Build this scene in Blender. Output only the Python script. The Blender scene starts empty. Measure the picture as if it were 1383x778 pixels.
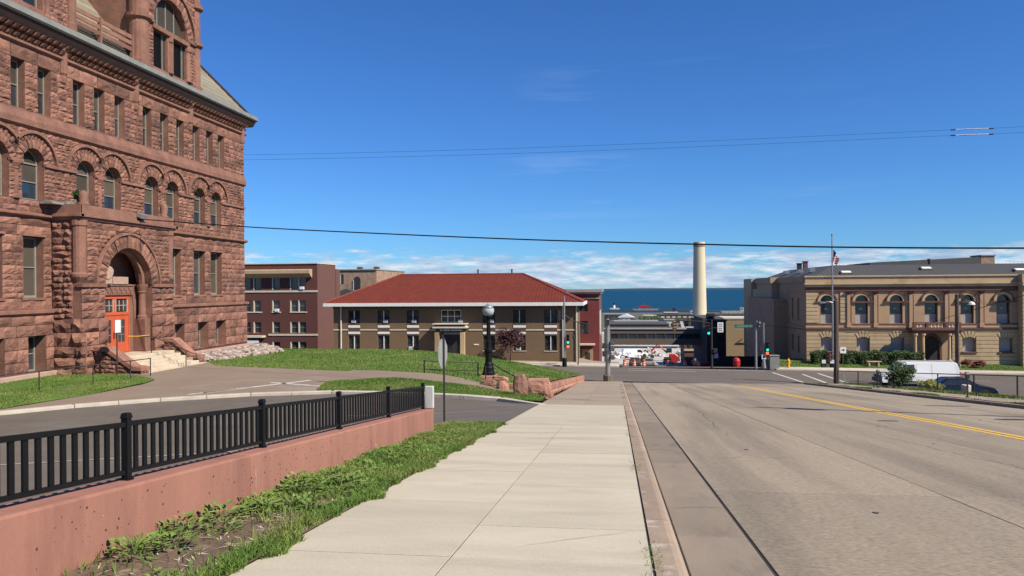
import bpy, bmesh, math, random
import numpy as np
from mathutils import Vector, Matrix
from mathutils.geometry import delaunay_2d_cdt
C = bpy.context; S = C.scene; COL = S.collection
random.seed(7); NR = np.random.RandomState(7)
PI = math.pi; R = math.radians

# ------------------------------------------------------------------ camera, sky, sun, exposure
cam = bpy.data.cameras.new('camera'); camo = bpy.data.objects.new('camera', cam); COL.objects.link(camo)
camo.matrix_world = Matrix.Translation((0, 0, 1.6)) @ Matrix.Rotation(R(7.69), 4, 'Z') @ Matrix.Rotation(R(90), 4, 'X') @ Matrix.Rotation(R(-.4), 4, 'Z')
cam.sensor_width = 36; cam.lens = 27.07; cam.clip_start = .05; cam.clip_end = 60000
S.camera = camo
S.view_settings.view_transform = 'Standard'; S.view_settings.look = 'None'; S.view_settings.gamma = 1
S.view_settings.exposure = 0.44
S.cycles.max_bounces = 6; S.cycles.diffuse_bounces = 1; S.cycles.glossy_bounces = 3; S.cycles.transparent_max_bounces = 8
S.cycles.caustics_reflective = False; S.cycles.caustics_refractive = False; S.cycles.use_denoising = True

SUN_EL, SUN_BACK = 43.0, 26.0                     # elevation; degrees behind +X
sv = Vector((math.cos(R(SUN_EL)) * math.cos(R(SUN_BACK)), -math.cos(R(SUN_EL)) * math.sin(R(SUN_BACK)), math.sin(R(SUN_EL))))
sl = bpy.data.lights.new('sun', 'SUN'); sl.energy = 5.0; sl.angle = R(.53); sl.color = (1, .91, .75)
so = bpy.data.objects.new('sun', sl); COL.objects.link(so); so.location = sv * 60
so.rotation_euler = sv.to_track_quat('Z', 'Y').to_euler()

W = bpy.data.worlds.new('World'); S.world = W; W.use_nodes = True
nt = W.node_tree; nt.nodes.clear()
def wn(t, **k):
    n = nt.nodes.new(t)
    for a, b in k.items(): setattr(n, a, b)
    return n
def wl(a, b): nt.links.new(a, b)
def wmath(op, a, b=None, clamp=False):
    n = wn('ShaderNodeMath', operation=op, use_clamp=clamp)
    for i, v in enumerate((a, b)):
        if v is None: continue
        if isinstance(v, (int, float)): n.inputs[i].default_value = v
        else: wl(v, n.inputs[i])
    return n.outputs[0]
sky = wn('ShaderNodeTexSky', sky_type='NISHITA', sun_disc=False)
sky.sun_elevation = R(SUN_EL); sky.sun_rotation = math.atan2(sv.x, sv.y)
sky.altitude = 200; sky.air_density = 1.0; sky.dust_density = .0; sky.ozone_density = 3.0
tc = wn('ShaderNodeTexCoord'); sep = wn('ShaderNodeSeparateXYZ'); wl(tc.outputs['Generated'], sep.inputs[0])
zz = sep.outputs[2]
hs = wn('ShaderNodeHueSaturation'); hs.inputs['Hue'].default_value = .5; hs.inputs['Saturation'].default_value = 1.0; hs.inputs['Value'].default_value = 1.0
wl(sky.outputs[0], hs.inputs['Color'])
def wmap(sx, sy, sz, loc=(0, 0, 0)):
    m = wn('ShaderNodeMapping'); m.inputs['Scale'].default_value = (sx, sy, sz); m.inputs['Location'].default_value = loc
    wl(tc.outputs['Generated'], m.inputs[0]); return m.outputs[0]
def wnoise(vec, scale, detail, rough, lac=2.0):
    n = wn('ShaderNodeTexNoise'); n.inputs['Scale'].default_value = scale; n.inputs['Detail'].default_value = detail
    n.inputs['Roughness'].default_value = rough; n.inputs['Lacunarity'].default_value = lac
    wl(vec, n.inputs['Vector']); return n.outputs['Fac']
def wramp(v, pts):
    r = wn('ShaderNodeValToRGB'); e = r.color_ramp.elements
    while len(e) < len(pts): e.new(.5)
    for i, (p, c) in enumerate(pts): e[i].position = p; e[i].color = (c, c, c, 1)
    wl(v, r.inputs[0]); return r.outputs[0]
# low banks of cumulus far over the lake
n1 = wnoise(wmap(1, 1, 6.2), 15, 8, .64)
n2 = wnoise(wmap(1, 1, 6, (3, 1, 0)), 46, 4, .55)
dens = wmath('ADD', wmath('MULTIPLY', n1, .8), wmath('MULTIPLY', n2, .22))
band = wramp(wmath('MULTIPLY', zz, 10), [(0, .0), (.06, .17), (.22, .19), (.40, .13), (.53, .03), (.72, -.25)])
band2 = wmath('ADD', wmath('MULTIPLY', wramp(wmath('MULTIPLY', zz, 10), [(0, .85), (.05, 1.0), (.24, 1.0), (.36, .85), (.48, .5), (.60, 0)]), .34), -.245)
cum = wmath('ADD', dens, band2)
cmask = wramp(cum, [(.475, 0), (.62, .95)])
shade = wramp(wnoise(wmap(1, 1, 6.2, (0, 0, -.035)), 15, 8, .62), [(.38, 1), (.62, .0)])
ccol = wn('ShaderNodeMix', data_type='RGBA'); ccol.inputs[6].default_value = (.26, .35, .50, 1); ccol.inputs[7].default_value = (.58, .64, .70, 1)
wl(shade, ccol.inputs[0])
# thin drawn-out cirrus
n3 = wnoise(wmap(1.0, 1.2, 14, (1.3, 0, .4)), 3.2, 7, .6)
n4 = wnoise(wmap(1, 1, 1, (7.1, 3.3, 1.4)), 2.6, 2, .5)
cir = wmath('MULTIPLY', wramp(n3, [(.55, 0), (.85, .2)]), wramp(n4, [(.46, 0), (.66, 1)]))
cir = wmath('MULTIPLY', cir, wramp(zz, [(.05, 0), (.12, .9), (.25, .8), (.34, .15), (.7, .1)]))
bg1 = wn('ShaderNodeMix', data_type='RGBA')
skys = wn('ShaderNodeVectorMath', operation='MULTIPLY'); skys.inputs[1].default_value = (.027, .0545, .094)
wl(hs.outputs[0], skys.inputs[0])
wl(cir, bg1.inputs[0]); wl(skys.outputs[0], bg1.inputs[6]); bg1.inputs[7].default_value = (.75, .8, .87, 1)
bg2 = wn('ShaderNodeMix', data_type='RGBA')
wl(cmask, bg2.inputs[0]); wl(bg1.outputs[2], bg2.inputs[6]); wl(ccol.outputs[2], bg2.inputs[7])
bgn = wn('ShaderNodeBackground'); wl(bg2.outputs[2], bgn.inputs[0]); bgn.inputs[1].default_value = 1.0
wo = wn('ShaderNodeOutputWorld'); wl(bgn.outputs[0], wo.inputs[0])

# ------------------------------------------------------------------ materials
def mat(name, c1, c2=None, scale=2.0, rough=.85, bump=0, bscale=None, tint=.0, stretch=(1, 1, 1), metal=0, spec=.4, c3=None, c3scale=None, c3lo=.55, c3hi=.7, detail=6, alpha=None, coat=0, bstretch=None, emit=None, speck=None):
    m = bpy.data.materials.new(name); m.use_nodes = True; t = m.node_tree; N = t.nodes; L = t.links
    b = N['Principled BSDF']; b.inputs['Roughness'].default_value = rough; b.inputs['Metallic'].default_value = metal
    b.inputs['Specular IOR Level'].default_value = spec; b.inputs['Coat Weight'].default_value = coat
    g = N.new('ShaderNodeNewGeometry')
    def noise(sc, st=(1, 1, 1), d=detail, ro=.6):
        mp = N.new('ShaderNodeMapping'); mp.inputs['Scale'].default_value = st; L.new(g.outputs['Position'], mp.inputs[0])
        n = N.new('ShaderNodeTexNoise'); n.inputs['Scale'].default_value = sc; n.inputs['Detail'].default_value = d; n.inputs['Roughness'].default_value = ro
        L.new(mp.outputs[0], n.inputs['Vector']); return n.outputs['Fac']
    def ramp(v, lo, hi):
        r = N.new('ShaderNodeMapRange'); r.inputs[1].default_value = lo; r.inputs[2].default_value = hi; L.new(v, r.inputs[0]); return r.outputs[0]
    def mix(f, a, bb):
        x = N.new('ShaderNodeMix'); x.data_type = 'RGBA'; L.new(f, x.inputs[0])
        for i, v in ((6, a), (7, bb)):
            if isinstance(v, tuple): x.inputs[i].default_value = (*v, 1)
            else: L.new(v, x.inputs[i])
        return x.outputs[2]
    out = None
    if c2:
        out = mix(ramp(noise(scale, stretch), .3, .7), c1, c2)
        if c3: out = mix(ramp(noise(c3scale or scale * .3, stretch), c3lo, c3hi), out, c3)
    if speck and out:
        mr0 = N.new('ShaderNodeMapRange'); mr0.inputs[1].default_value = .3; mr0.inputs[2].default_value = .7; mr0.inputs[3].default_value = 1 - speck[1]; mr0.inputs[4].default_value = 1 + speck[1]
        L.new(noise(speck[0], speck[2] if len(speck) > 2 else (1, 1, 1), 3, .7), mr0.inputs[0]); vs0 = N.new('ShaderNodeVectorMath'); vs0.operation = 'SCALE'; L.new(out, vs0.inputs[0]); L.new(mr0.outputs[0], vs0.inputs[3]); out = vs0.outputs[0]
    if tint:
        at = N.new('ShaderNodeAttribute'); at.attribute_name = 'tint'
        oi = N.new('ShaderNodeObjectInfo')
        ad = N.new('ShaderNodeMath'); ad.operation = 'ADD'; L.new(at.outputs['Fac'], ad.inputs[0]); L.new(oi.outputs['Random'], ad.inputs[1])
        fr = N.new('ShaderNodeMath'); fr.operation = 'FRACT'; L.new(ad.outputs[0], fr.inputs[0])
        mr = N.new('ShaderNodeMapRange'); mr.inputs[3].default_value = 1 - tint; mr.inputs[4].default_value = 1 + tint; L.new(fr.outputs[0], mr.inputs[0])
        vs = N.new('ShaderNodeVectorMath'); vs.operation = 'SCALE'; L.new(mr.outputs[0], vs.inputs[3])
        if out: L.new(out, vs.inputs[0])
        else: vs.inputs[0].default_value = c1
        out = vs.outputs[0]
    if out: L.new(out, b.inputs['Base Color'])
    else: b.inputs['Base Color'].default_value = (*c1, 1)
    if bump:
        bn = N.new('ShaderNodeBump'); bn.inputs['Strength'].default_value = 1; bn.inputs['Distance'].default_value = bump
        L.new(noise(bscale or scale * 4, bstretch or stretch, 5), bn.inputs['Height']); L.new(bn.outputs[0], b.inputs['Normal'])
    if emit:
        b.inputs['Emission Color'].default_value = (*emit[0], 1); b.inputs['Emission Strength'].default_value = emit[1]
    m.diffuse_color = (*c1, 1)
    return m
def brickmat(name, c1, c2, mortar, bw=.22, bh=.075, rough=.9, axis='XZ'):
    m = mat(name, c1, c2, 1.2, rough); t = m.node_tree; N = t.nodes; L = t.links
    g = N.new('ShaderNodeNewGeometry'); sp = N.new('ShaderNodeSeparateXYZ'); L.new(g.outputs['Position'], sp.inputs[0])
    ad = N.new('ShaderNodeMath'); ad.operation = 'ADD'; L.new(sp.outputs[0], ad.inputs[0]); L.new(sp.outputs[1], ad.inputs[1])
    cb = N.new('ShaderNodeCombineXYZ'); L.new(ad.outputs[0], cb.inputs[0]); L.new(sp.outputs[2], cb.inputs[1])
    bt = N.new('ShaderNodeTexBrick'); bt.inputs['Scale'].default_value = 1; bt.inputs['Brick Width'].default_value = bw; bt.inputs['Row Height'].default_value = bh
    bt.inputs['Mortar Size'].default_value = .008; bt.inputs['Color1'].default_value = (*c1, 1); bt.inputs['Color2'].default_value = (*c2, 1); bt.inputs['Mortar'].default_value = (*mortar, 1)
    L.new(cb.outputs[0], bt.inputs['Vector'])
    old = N['Principled BSDF'].inputs['Base Color'].links[0].from_socket
    x = N.new('ShaderNodeMix'); x.data_type = 'RGBA'; x.inputs[0].default_value = .55; L.new(old, x.inputs[6]); L.new(bt.outputs[0], x.inputs[7])
    L.new(x.outputs[2], N['Principled BSDF'].inputs['Base Color'])
    return m
M = dict(
 stone=mat('sandstone', (.30, .145, .102), (.165, .08, .059), 1.6, .92, .045, 9, speck=(14, .24), tint=.34, c3=(.105, .056, .046), c3scale=.45, c3lo=.53, c3hi=.75),
 trim=mat('dressed_sandstone', (.285, .14, .10), (.17, .084, .061), 1.3, .9, .02, 12, tint=.14, speck=(9, .16), c3=(.15, .078, .055), c3scale=.6, c3lo=.54, c3hi=.75),
 joint=mat('stone_joint_and_gap_shade', (.095, .047, .036), (.065, .032, .026), 3, .95),  # mortar, darkened further to paint shadow into the corbel gaps
 plinth=mat('plinth_stone', (.47, .33, .26), (.36, .23, .18), 1.5, .9, .01, 10),
 gutter=mat('weathered_gutter_metal', (.30, .30, .27), (.22, .22, .20), 2, .6, metal=.2),
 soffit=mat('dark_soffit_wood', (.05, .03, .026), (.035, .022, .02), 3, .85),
 slate=mat('pale_slate', (.26, .23, .165), (.19, .172, .13), 2.5, .75, .01, 8, tint=.14),
 frame=mat('window_frame_paint', (.27, .25, .21), (.22, .20, .17), 5, .6),
 wframe=mat('white_frame_paint', (.72, .70, .65), (.6, .58, .54), 6, .6),
 dframe=mat('dark_frame_paint', (.035, .034, .036), rough=.6),
 glass=mat('window_glass', (.018, .022, .026), (.05, .055, .058), .9, .06, spec=.6, tint=.4),
 blind=mat('lowered_blind_glass', (.085, .071, .056), (.058, .049, .04), .6, .35, spec=.12, tint=.4),
 bluegl=mat('sky_blue_glass', (.018, .034, .052), (.03, .045, .06), .9, .08, spec=.6, tint=.4),
 door=mat('orange_door_paint', (.52, .10, .04), (.46, .085, .035), 3, .55, tint=.05),
 cream=mat('cream_step_stone', (.60, .50, .36), (.48, .40, .30), 1.4, .9, .004, 20, c3=(.36, .30, .23), c3scale=1.2),
 conc=mat('pale_sidewalk_concrete', (.53, .47, .36), (.455, .402, .305), 1.3, .92, .0025, 60, tint=.085, speck=(45, .10), c3=(.36, .315, .25), c3scale=.7, c3lo=.54, c3hi=.8, stretch=(.6, 1.6, 1)),
 conc2=mat('brown_sidewalk_concrete', (.34, .272, .20), (.28, .222, .165), .9, .92, .003, 40, tint=.07, c3=(.21, .175, .15), c3scale=.4),
 kerb=mat('weathered_kerb', (.345, .262, .19), (.275, .205, .15), 2.5, .92, .006, 30, tint=.06, c3=(.44, .37, .30), c3scale=2.2, c3lo=.58, c3hi=.66),
 ckerb=mat('cream_kerb_concrete', (.55, .49, .40), (.44, .39, .32), 1.6, .9, .004, 30, tint=.07, c3=(.34, .30, .25), c3scale=.9),
 road=mat('worn_road_concrete', (.32, .262, .19), (.245, .20, .145), .55, .9, .006, 45, speck=(30, .36, (.5, 1.4, 1)), tint=.10, c3=(.20, .162, .12), c3scale=.55, c3lo=.50, c3hi=.72, stretch=(1.9, .045, 1), bstretch=(.25, 1.6, 1)),
 gut=mat('gutter_concrete', (.275, .218, .16), (.21, .168, .126), 1.0, speck=(45, .12), rough=.9) if 0 else mat('gutter_concrete', (.275, .218, .16), (.21, .168, .126), 1.0, .9, .003, 50, tint=.15, c3=(.13, .105, .085), c3scale=.8, c3lo=.58, c3hi=.75, stretch=(1.5, .5, 1)),
 seam=mat('tar_seam', (.035, .03, .028), rough=.95),
 greyw=mat('grimy_white_paint', (.60, .60, .57), (.48, .48, .45), 9, .6, c3=(.34, .33, .30), c3scale=12, c3lo=.56, c3hi=.72, stretch=(1, 1, .3)),
 oil=mat('oil_stain', (.09, .075, .06), (.07, .06, .05), 4, .7),
 asph=mat('drive_asphalt', (.14, .116, .092), (.112, .094, .076), .8, .92, .004, 60, c3=(.15, .135, .12), c3scale=.35),
 asph2=mat('street_asphalt', (.145, .12, .098), (.112, .094, .078), .5, .92, .004, 50, c3=(.14, .122, .11), c3scale=.2, stretch=(.4, 1.5, 1)),
 plaza=mat('plaza_concrete', (.255, .192, .14), (.21, .157, .118), .6, .92, .003, 30, c3=(.27, .215, .18), c3scale=.25),
 dirt=mat('bare_dirt', (.17, .115, .075), (.12, .08, .055), 2.2, .97, .02, 18, c3=(.25, .18, .12), c3scale=5, c3lo=.55, c3hi=.7),
 lawn=mat('lawn_soil', (.10, .16, .022), (.07, .125, .018), 1.2, .97, .03, 12, c3=(.13, .13, .04), c3scale=.5),
 ground=mat('town_ground', (.13, .115, .10), (.085, .09, .06), .03, .95),
 blade=mat('grass_blades', (.12, .195, .03), (.07, .14, .018), .9, .7, tint=.36, c3=(.25, .245, .075), c3scale=.35, c3lo=.48, c3hi=.74),
 weed=mat('weed_leaves', (.19, .25, .055), (.10, .17, .035), 6, .6, tint=.28),
 wall=mat('pink_painted_concrete', (.365, .17, .123), (.30, .137, .099), 1.6, .88, .003, 25, tint=.03, speck=(30, .05), c3=(.245, .11, .082), c3scale=1.5, c3lo=.52, c3hi=.72, stretch=(1, 1.2, .22)),
 black=mat('black_paint', (.006, .006, .0065), rough=.5, spec=.22),
 iron=mat('dark_iron', (.03, .028, .026), (.045, .035, .03), 9, .6),
 galv=mat('galvanised_steel', (.34, .34, .33), (.27, .27, .27), 4, .45, metal=.5),
 bsign=mat('bare_aluminium', (.36, .38, .36), (.30, .32, .30), 5, .5, metal=.3),
 white=mat('white_paint', (.78, .77, .74), (.70, .69, .66), 3, .55),
 yellow=mat('yellow_road_paint', (.78, .47, .05), (.68, .41, .06), 5, .8, c3=(.36, .26, .12), c3scale=7, c3lo=.58, c3hi=.70),
 wpaint=mat('white_road_paint', (.62, .58, .54), (.45, .41, .37), 5, .85, c3=(.22, .19, .17), c3scale=6, c3lo=.56, c3hi=.68),
 redrock=mat('sandstone_block', (.40, .205, .14), (.30, .15, .105), 1.4, .92, .03, 10, tint=.2, c3=(.24, .13, .10), c3scale=.9),
 rubble=mat('pale_rubble', (.42, .36, .32), (.30, .22, .19), 3, .92, .02, 15, tint=.35),
 bbrick=brickmat('brown_brick', (.185, .122, .068), (.155, .10, .058), (.12, .09, .06)),
 dbrick=brickmat('dark_brown_brick', (.115, .074, .046), (.10, .064, .04), (.08, .06, .045)),
 rbrick=brickmat('maroon_brick', (.125, .045, .036), (.105, .038, .032), (.09, .05, .045)),
 pbrick=brickmat('pinkish_brick_side', (.155, .07, .056), (.13, .06, .05), (.12, .07, .06)),
 rroof=mat('red_roof_tile', (.21, .041, .024), (.16, .033, .02), 1.0, .7, tint=.06),
 bred=mat('red_painted_brick', (.17, .036, .036), (.135, .03, .03), 2, .85),
 cstone=mat('cream_trim', (.62, .56, .44), (.54, .48, .38), 2, .8),
 tan=mat('tan_limestone', (.50, .365, .22), (.43, .31, .185), .9, .9, .004, 15, tint=.07, c3=(.33, .24, .145), c3scale=.4),
 tanb=mat('tan_upper_brick', (.43, .285, .172), (.385, .25, .15), 1.2, .9, c3=(.33, .21, .13), c3scale=.5),
 redst=mat('red_stone_trim', (.155, .072, .052), (.12, .056, .042), 2, .85),
 mroof=mat('grey_metal_roof', (.088, .087, .085), (.072, .071, .07), 1, .7, tint=.03),
 patch=mat('board_panels', (.42, .38, .33), (.32, .29, .26), 7, .8, c3=(.5, .47, .43), c3scale=11),
 dark=mat('dark_brick_painted_shade', (.045, .035, .03), (.03, .024, .022), 1, .9),  # near-black tone puts the corner building's shade into the brick colour
 mural=mat('mottled_tan_brick', (.40, .28, .19), (.28, .17, .12), 1.6, .9, c3=(.2, .14, .12), c3scale=.8),
 chim=mat('chimney_concrete', (.66, .57, .40), (.58, .50, .36), .35, .85, stretch=(1, 1, .15), c3=(.45, .36, .24), c3scale=.12, c3lo=.62, c3hi=.8),
 water=mat('lake_water', (.003, .052, .10), (.0025, .042, .085), .004, .5, spec=.12, stretch=(.25, 1, 1)),
 hill=mat('far_shore_haze_blue', (.02, .055, .085), (.016, .045, .075), .002, .95),  # blue of distance haze is mixed into the colour of the woods
 leafd=mat('dark_hedge_leaves', (.04, .075, .018), (.028, .055, .014), 3, .7, tint=.35),
 leafm=mat('tree_leaves', (.075, .115, .028), (.05, .085, .02), 2, .7, tint=.35),
 leafr=mat('maroon_leaves', (.055, .016, .022), (.035, .012, .016), 3, .6, tint=.35),
 leafy=mat('yellow_green_leaves', (.26, .24, .05), (.16, .18, .04), 3, .7, tint=.3),
 shrubr=mat('barberry_leaves', (.16, .02, .022), (.10, .015, .018), 3, .7, tint=.3),
 bark=mat('bark', (.12, .085, .06), (.08, .055, .04), 6, .95),
 wood=mat('weathered_pole_wood', (.115, .085, .065), (.085, .062, .05), 3, .9, stretch=(1, 1, .1)),
 rubber=mat('tyre_rubber', (.018, .018, .018), rough=.85),
 rim=mat('wheel_rim', (.42, .42, .43), rough=.35, metal=.7),
 vanw=mat('white_van_paint', (.80, .80, .79), rough=.25, coat=.6),
 carb=mat('dark_blue_car_paint', (.007, .011, .022), rough=.3, coat=.3),
 chrome=mat('dark_plastic', (.03, .03, .032), rough=.5),
 lampg=mat('lamp_globe_glass', (.45, .48, .50), (.30, .34, .37), 5, .08, spec=.9),
 ored=mat('orange_barrel', (.75, .10, .02), rough=.6),
 brown=mat('skyway_brown', (.15, .122, .09), (.125, .10, .075), .3, .8),
 gcon=mat('pale_demolition_concrete', (.52, .48, .44), (.42, .38, .35), .3, .9),
 sgreen=mat('green_sign', (.0, .16, .09), rough=.4),
 red=mat('bright_red', (.42, .025, .018), rough=.5),
 hyd=mat('hydrant_yellow', (.70, .36, .02), rough=.5),
 navy=mat('navy_cloth', (.03, .04, .16), rough=.85),
 lgreen=mat('lit_green_lens', (.0, .3, .2), rough=.3, emit=((.02, .95, .6), 1.6)),
 lred=mat('lit_red_lens', (.5, .05, .02), rough=.3, emit=((1., .16, .05), 1.2)),
 sigy=mat('signal_yellow_housing', (.30, .19, .04), rough=.5),
 lens=mat('pale_signal_visor', (.62, .50, .34), rough=.5),
 far1=mat('grey_town_wall', (.30, .29, .27), (.22, .21, .20), .1, .9),
 far2=mat('dark_town_wall', (.085, .075, .07), (.06, .055, .05), .1, .9),
 far3=mat('cream_town_wall', (.60, .55, .46), (.5, .46, .40), .1, .85),
 far4=mat('brick_town_wall', (.17, .085, .065), (.13, .065, .05), .1, .9),
 tape=mat('caution_yellow', (.75, .42, .02), rough=.5),
 ltan=mat('tan_rear_brick', (.33, .235, .135), (.28, .20, .115), 1.0, .9, stretch=(.2, .2, 2.5)),
)
# ------------------------------------------------------------------ mesh helpers
ORG = {}
class MB:
    def __init__(s): s.v = []; s.f = []; s.m = []; s.t = []
    def add(s, vs, fs, m=0, t=None):
        b = len(s.v); s.v += [tuple(p) for p in vs]
        tt = random.random() if t is None else t
        for f in fs: s.f.append([b + i for i in f]); s.m.append(m); s.t.append(tt)
        return s
    def box(s, x0, x1, y0, y1, z0, z1, m=0):
        return s.add([(x0,y0,z0),(x1,y0,z0),(x1,y1,z0),(x0,y1,z0),(x0,y0,z1),(x1,y0,z1),(x1,y1,z1),(x0,y1,z1)],
            [(0,3,2,1),(4,5,6,7),(0,1,5,4),(1,2,6,5),(2,3,7,6),(3,0,4,7)], m)
    def hexa(s, b, t, m=0):
        return s.add(list(b) + list(t), [(0,3,2,1),(4,5,6,7),(0,1,5,4),(1,2,6,5),(2,3,7,6),(3,0,4,7)], m)
    def cyl(s, p0, p1, r0, r1=None, n=10, m=0, caps=True, a0=0.0):
        p0 = Vector(p0); p1 = Vector(p1); r1 = r0 if r1 is None else r1
        d = (p1 - p0).normalized(); a = d.orthogonal().normalized() if abs(d.z) < .99 else Vector((1, 0, 0)); b = d.cross(a)
        vs = [p + (a * math.cos(a0 + 2*PI*i/n) + b * math.sin(a0 + 2*PI*i/n)) * r for p, r in ((p0, r0), (p1, r1)) for i in range(n)]
        fs = [(i, (i+1) % n, n + (i+1) % n, n + i) for i in range(n)]
        if caps: fs += [tuple(range(n-1, -1, -1)), tuple(range(n, 2*n))]
        return s.add(vs, fs, m)
    def lathe(s, c, prof, n=14, m=0):
        c = Vector(c); vs = []; fs = []
        for r, z in prof: vs += [c + Vector((r*math.cos(2*PI*i/n), r*math.sin(2*PI*i/n), z)) for i in range(n)]
        k = len(prof)
        for j in range(k-1): fs += [(j*n+i, j*n+(i+1) % n, (j+1)*n+(i+1) % n, (j+1)*n+i) for i in range(n)]
        fs += [tuple(range(n-1, -1, -1)), tuple(range((k-1)*n, k*n))]
        return s.add(vs, fs, m)
    def tube(s, pts, r, n=6, m=0):
        pts = [Vector(p) for p in pts]; vs = []; fs = []
        for j, p in enumerate(pts):
            d = (pts[min(j+1, len(pts)-1)] - pts[max(j-1, 0)]).normalized()
            a = d.cross(Vector((0, 0, 1))); a = a.normalized() if a.length > .05 else Vector((1, 0, 0)); b = d.cross(a)
            vs += [p + (a*math.cos(2*PI*i/n) + b*math.sin(2*PI*i/n)) * r for i in range(n)]
        for j in range(len(pts)-1): fs += [(j*n+i, j*n+(i+1) % n, (j+1)*n+(i+1) % n, (j+1)*n+i) for i in range(n)]
        fs += [tuple(range(n-1, -1, -1)), tuple(range((len(pts)-1)*n, len(pts)*n))]
        return s.add(vs, fs, m)
    def prism(s, poly, to3, d0, d1, m=0):
        n = len(poly); vs = [to3(u, v, d0) for u, v in poly] + [to3(u, v, d1) for u, v in poly]
        fs = [(i, (i+1) % n, n+(i+1) % n, n+i) for i in range(n)] + [tuple(range(n-1, -1, -1)), tuple(range(n, 2*n))]
        return s.add(vs, fs, m)
    def quad(s, a, b, c, d, m=0): return s.add([a, b, c, d], [(0, 1, 2, 3)], m)
    def build(s, name, mats, parent=None, org=None, smooth=False, bevel=0, fixn=True, link=True):
        me = bpy.data.meshes.new(name)
        o0 = Vector(org) if org is not None else (ORG.get(parent.name, Vector((0, 0, 0))) if parent else Vector((0, 0, 0)))
        v = np.array(s.v, dtype=np.float64).reshape(-1, 3) - np.array(o0)
        me.from_pydata(v.tolist(), [], s.f)
        mats = mats if isinstance(mats, (list, tuple)) else [mats]
        for q in mats: me.materials.append(M[q] if isinstance(q, str) else q)
        me.polygons.foreach_set('material_index', s.m)
        at = me.attributes.new('tint', 'FLOAT', 'FACE'); at.data.foreach_set('value', s.t)
        if bevel or fixn:
            bm = bmesh.new(); bm.from_mesh(me)
            if bevel: bmesh.ops.bevel(bm, geom=[e for e in bm.edges if e.is_manifold and e.calc_face_angle(0) > .5], offset=bevel, segments=2, affect='EDGES', profile=.5)
            if fixn: bmesh.ops.recalc_face_normals(bm, faces=bm.faces)
            bm.to_mesh(me); bm.free()
        if smooth: me.polygons.foreach_set('use_smooth', [True] * len(me.polygons))
        return obj(name, me, parent, o0) if link else me
def obj(name, me, parent=None, o0=Vector((0, 0, 0)), loc=None, scale=None, rotz=0):
    """link mesh object; loc is a world position (defaults to o0)"""
    o = bpy.data.objects.new(name, me); COL.objects.link(o)
    l = Vector(loc) if loc is not None else Vector(o0)
    if parent: o.parent = parent; o.location = l - ORG.get(parent.name, Vector((0, 0, 0)))
    else: o.location = l
    ORG[o.name] = l
    if scale: o.scale = scale
    if rotz: o.rotation_euler = (0, 0, rotz)
    return o
def tag(o, label=None, cat=None, group=None, kind=None):
    for k, v in (('label', label), ('category', cat), ('group', group), ('kind', kind)):
        if v: o[k] = v
    return o
def thing(name, label, cat, loc=(0, 0, 0), group=None):
    o = bpy.data.objects.new(name, None); COL.objects.link(o); o.location = loc; o.empty_display_size = .3
    ORG[o.name] = Vector(loc); return tag(o, label, cat, group)
def struct(o): o['kind'] = 'structure'; return o
def stuff(o): o['kind'] = 'stuff'; return o
def copy_tree(o, parent=None):
    c = o.copy(); COL.objects.link(c); c.parent = parent
    for ch in list(o.children): copy_tree(ch, c)
    return c
def place(o, x, y, z, rz=0, label=None, s=None):
    o.location = (x, y, z); o.rotation_euler = (0, 0, rz); ORG[o.name] = Vector((x, y, z))
    if label: o['label'] = label
    if s: o.scale = (s, s, s)
    return o
def inpoly(x, y, P):
    c = False; n = len(P); j = n - 1
    for i in range(n):
        if (P[i][1] > y) != (P[j][1] > y) and x < (P[j][0]-P[i][0]) * (y-P[i][1]) / (P[j][1]-P[i][1]) + P[i][0]: c = not c
        j = i
    return c
def tri2d(outer, holes=(), extra=()):
    pts = []; edges = []
    for P in [outer] + list(holes):
        b = len(pts); pts += [Vector((float(p[0]), float(p[1]))) for p in P]; edges += [(b+i, b+(i+1) % len(P)) for i in range(len(P))]
    pts += [Vector((float(p[0]), float(p[1]))) for p in extra]
    v, e, f, *_ = delaunay_2d_cdt(pts, edges, [], 0, 1e-5)
    out = []
    for t in f:
        cx = sum(v[i].x for i in t)/3; cy = sum(v[i].y for i in t)/3
        if inpoly(cx, cy, outer) and not any(inpoly(cx, cy, h) for h in holes): out.append(tuple(t))
    return [(p.x, p.y) for p in v], out
def holed(mb, outer, holes, to3, depth, m=0, mr=None):
    v, f = tri2d(outer, holes)
    mb.add([to3(a, b, 0) for a, b in v], f, m)
    for h in holes:
        n = len(h)
        for i in range(n):
            a, b = h[i], h[(i+1) % n]
            mb.quad(to3(*a, 0), to3(*b, 0), to3(*b, -depth), to3(*a, -depth), m if mr is None else mr)
    return mb
def dens_poly(P, step):
    out = []
    for i in range(len(P)):
        a = P[i]; b = P[(i+1) % len(P)]; L = math.hypot(b[0]-a[0], b[1]-a[1]); n = max(1, int(L/step))
        out += [(a[0]+(b[0]-a[0])*k/n, a[1]+(b[1]-a[1])*k/n) for k in range(n)]
    return out
def sheet(name, poly, zf, mt, step=1.0, dz=0, parent=None, org=None):
    P = dens_poly(poly, step); xs = [p[0] for p in P]; ys = [p[1] for p in P]; ex = []
    x = min(xs) + step/2
    while x < max(xs):
        y = min(ys) + step/2
        while y < max(ys):
            if inpoly(x, y, P): ex.append((x + random.uniform(-.1, .1)*step, y + random.uniform(-.1, .1)*step))
            y += step
        x += step
    v, f = tri2d(P, (), ex)
    mb = MB(); mb.add([(a, b, zf(a, b) + dz) for a, b in v], f, 0, .5)
    o = mb.build(name, mt, parent, org=org, smooth=True, fixn=False)
    me = o.data
    if len(me.polygons) and me.polygons[0].normal.z < 0: me.flip_normals()
    return o
def rect(u0, u1, v0, v1): return [(u0, v0), (u1, v0), (u1, v1), (u0, v1)]
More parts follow.
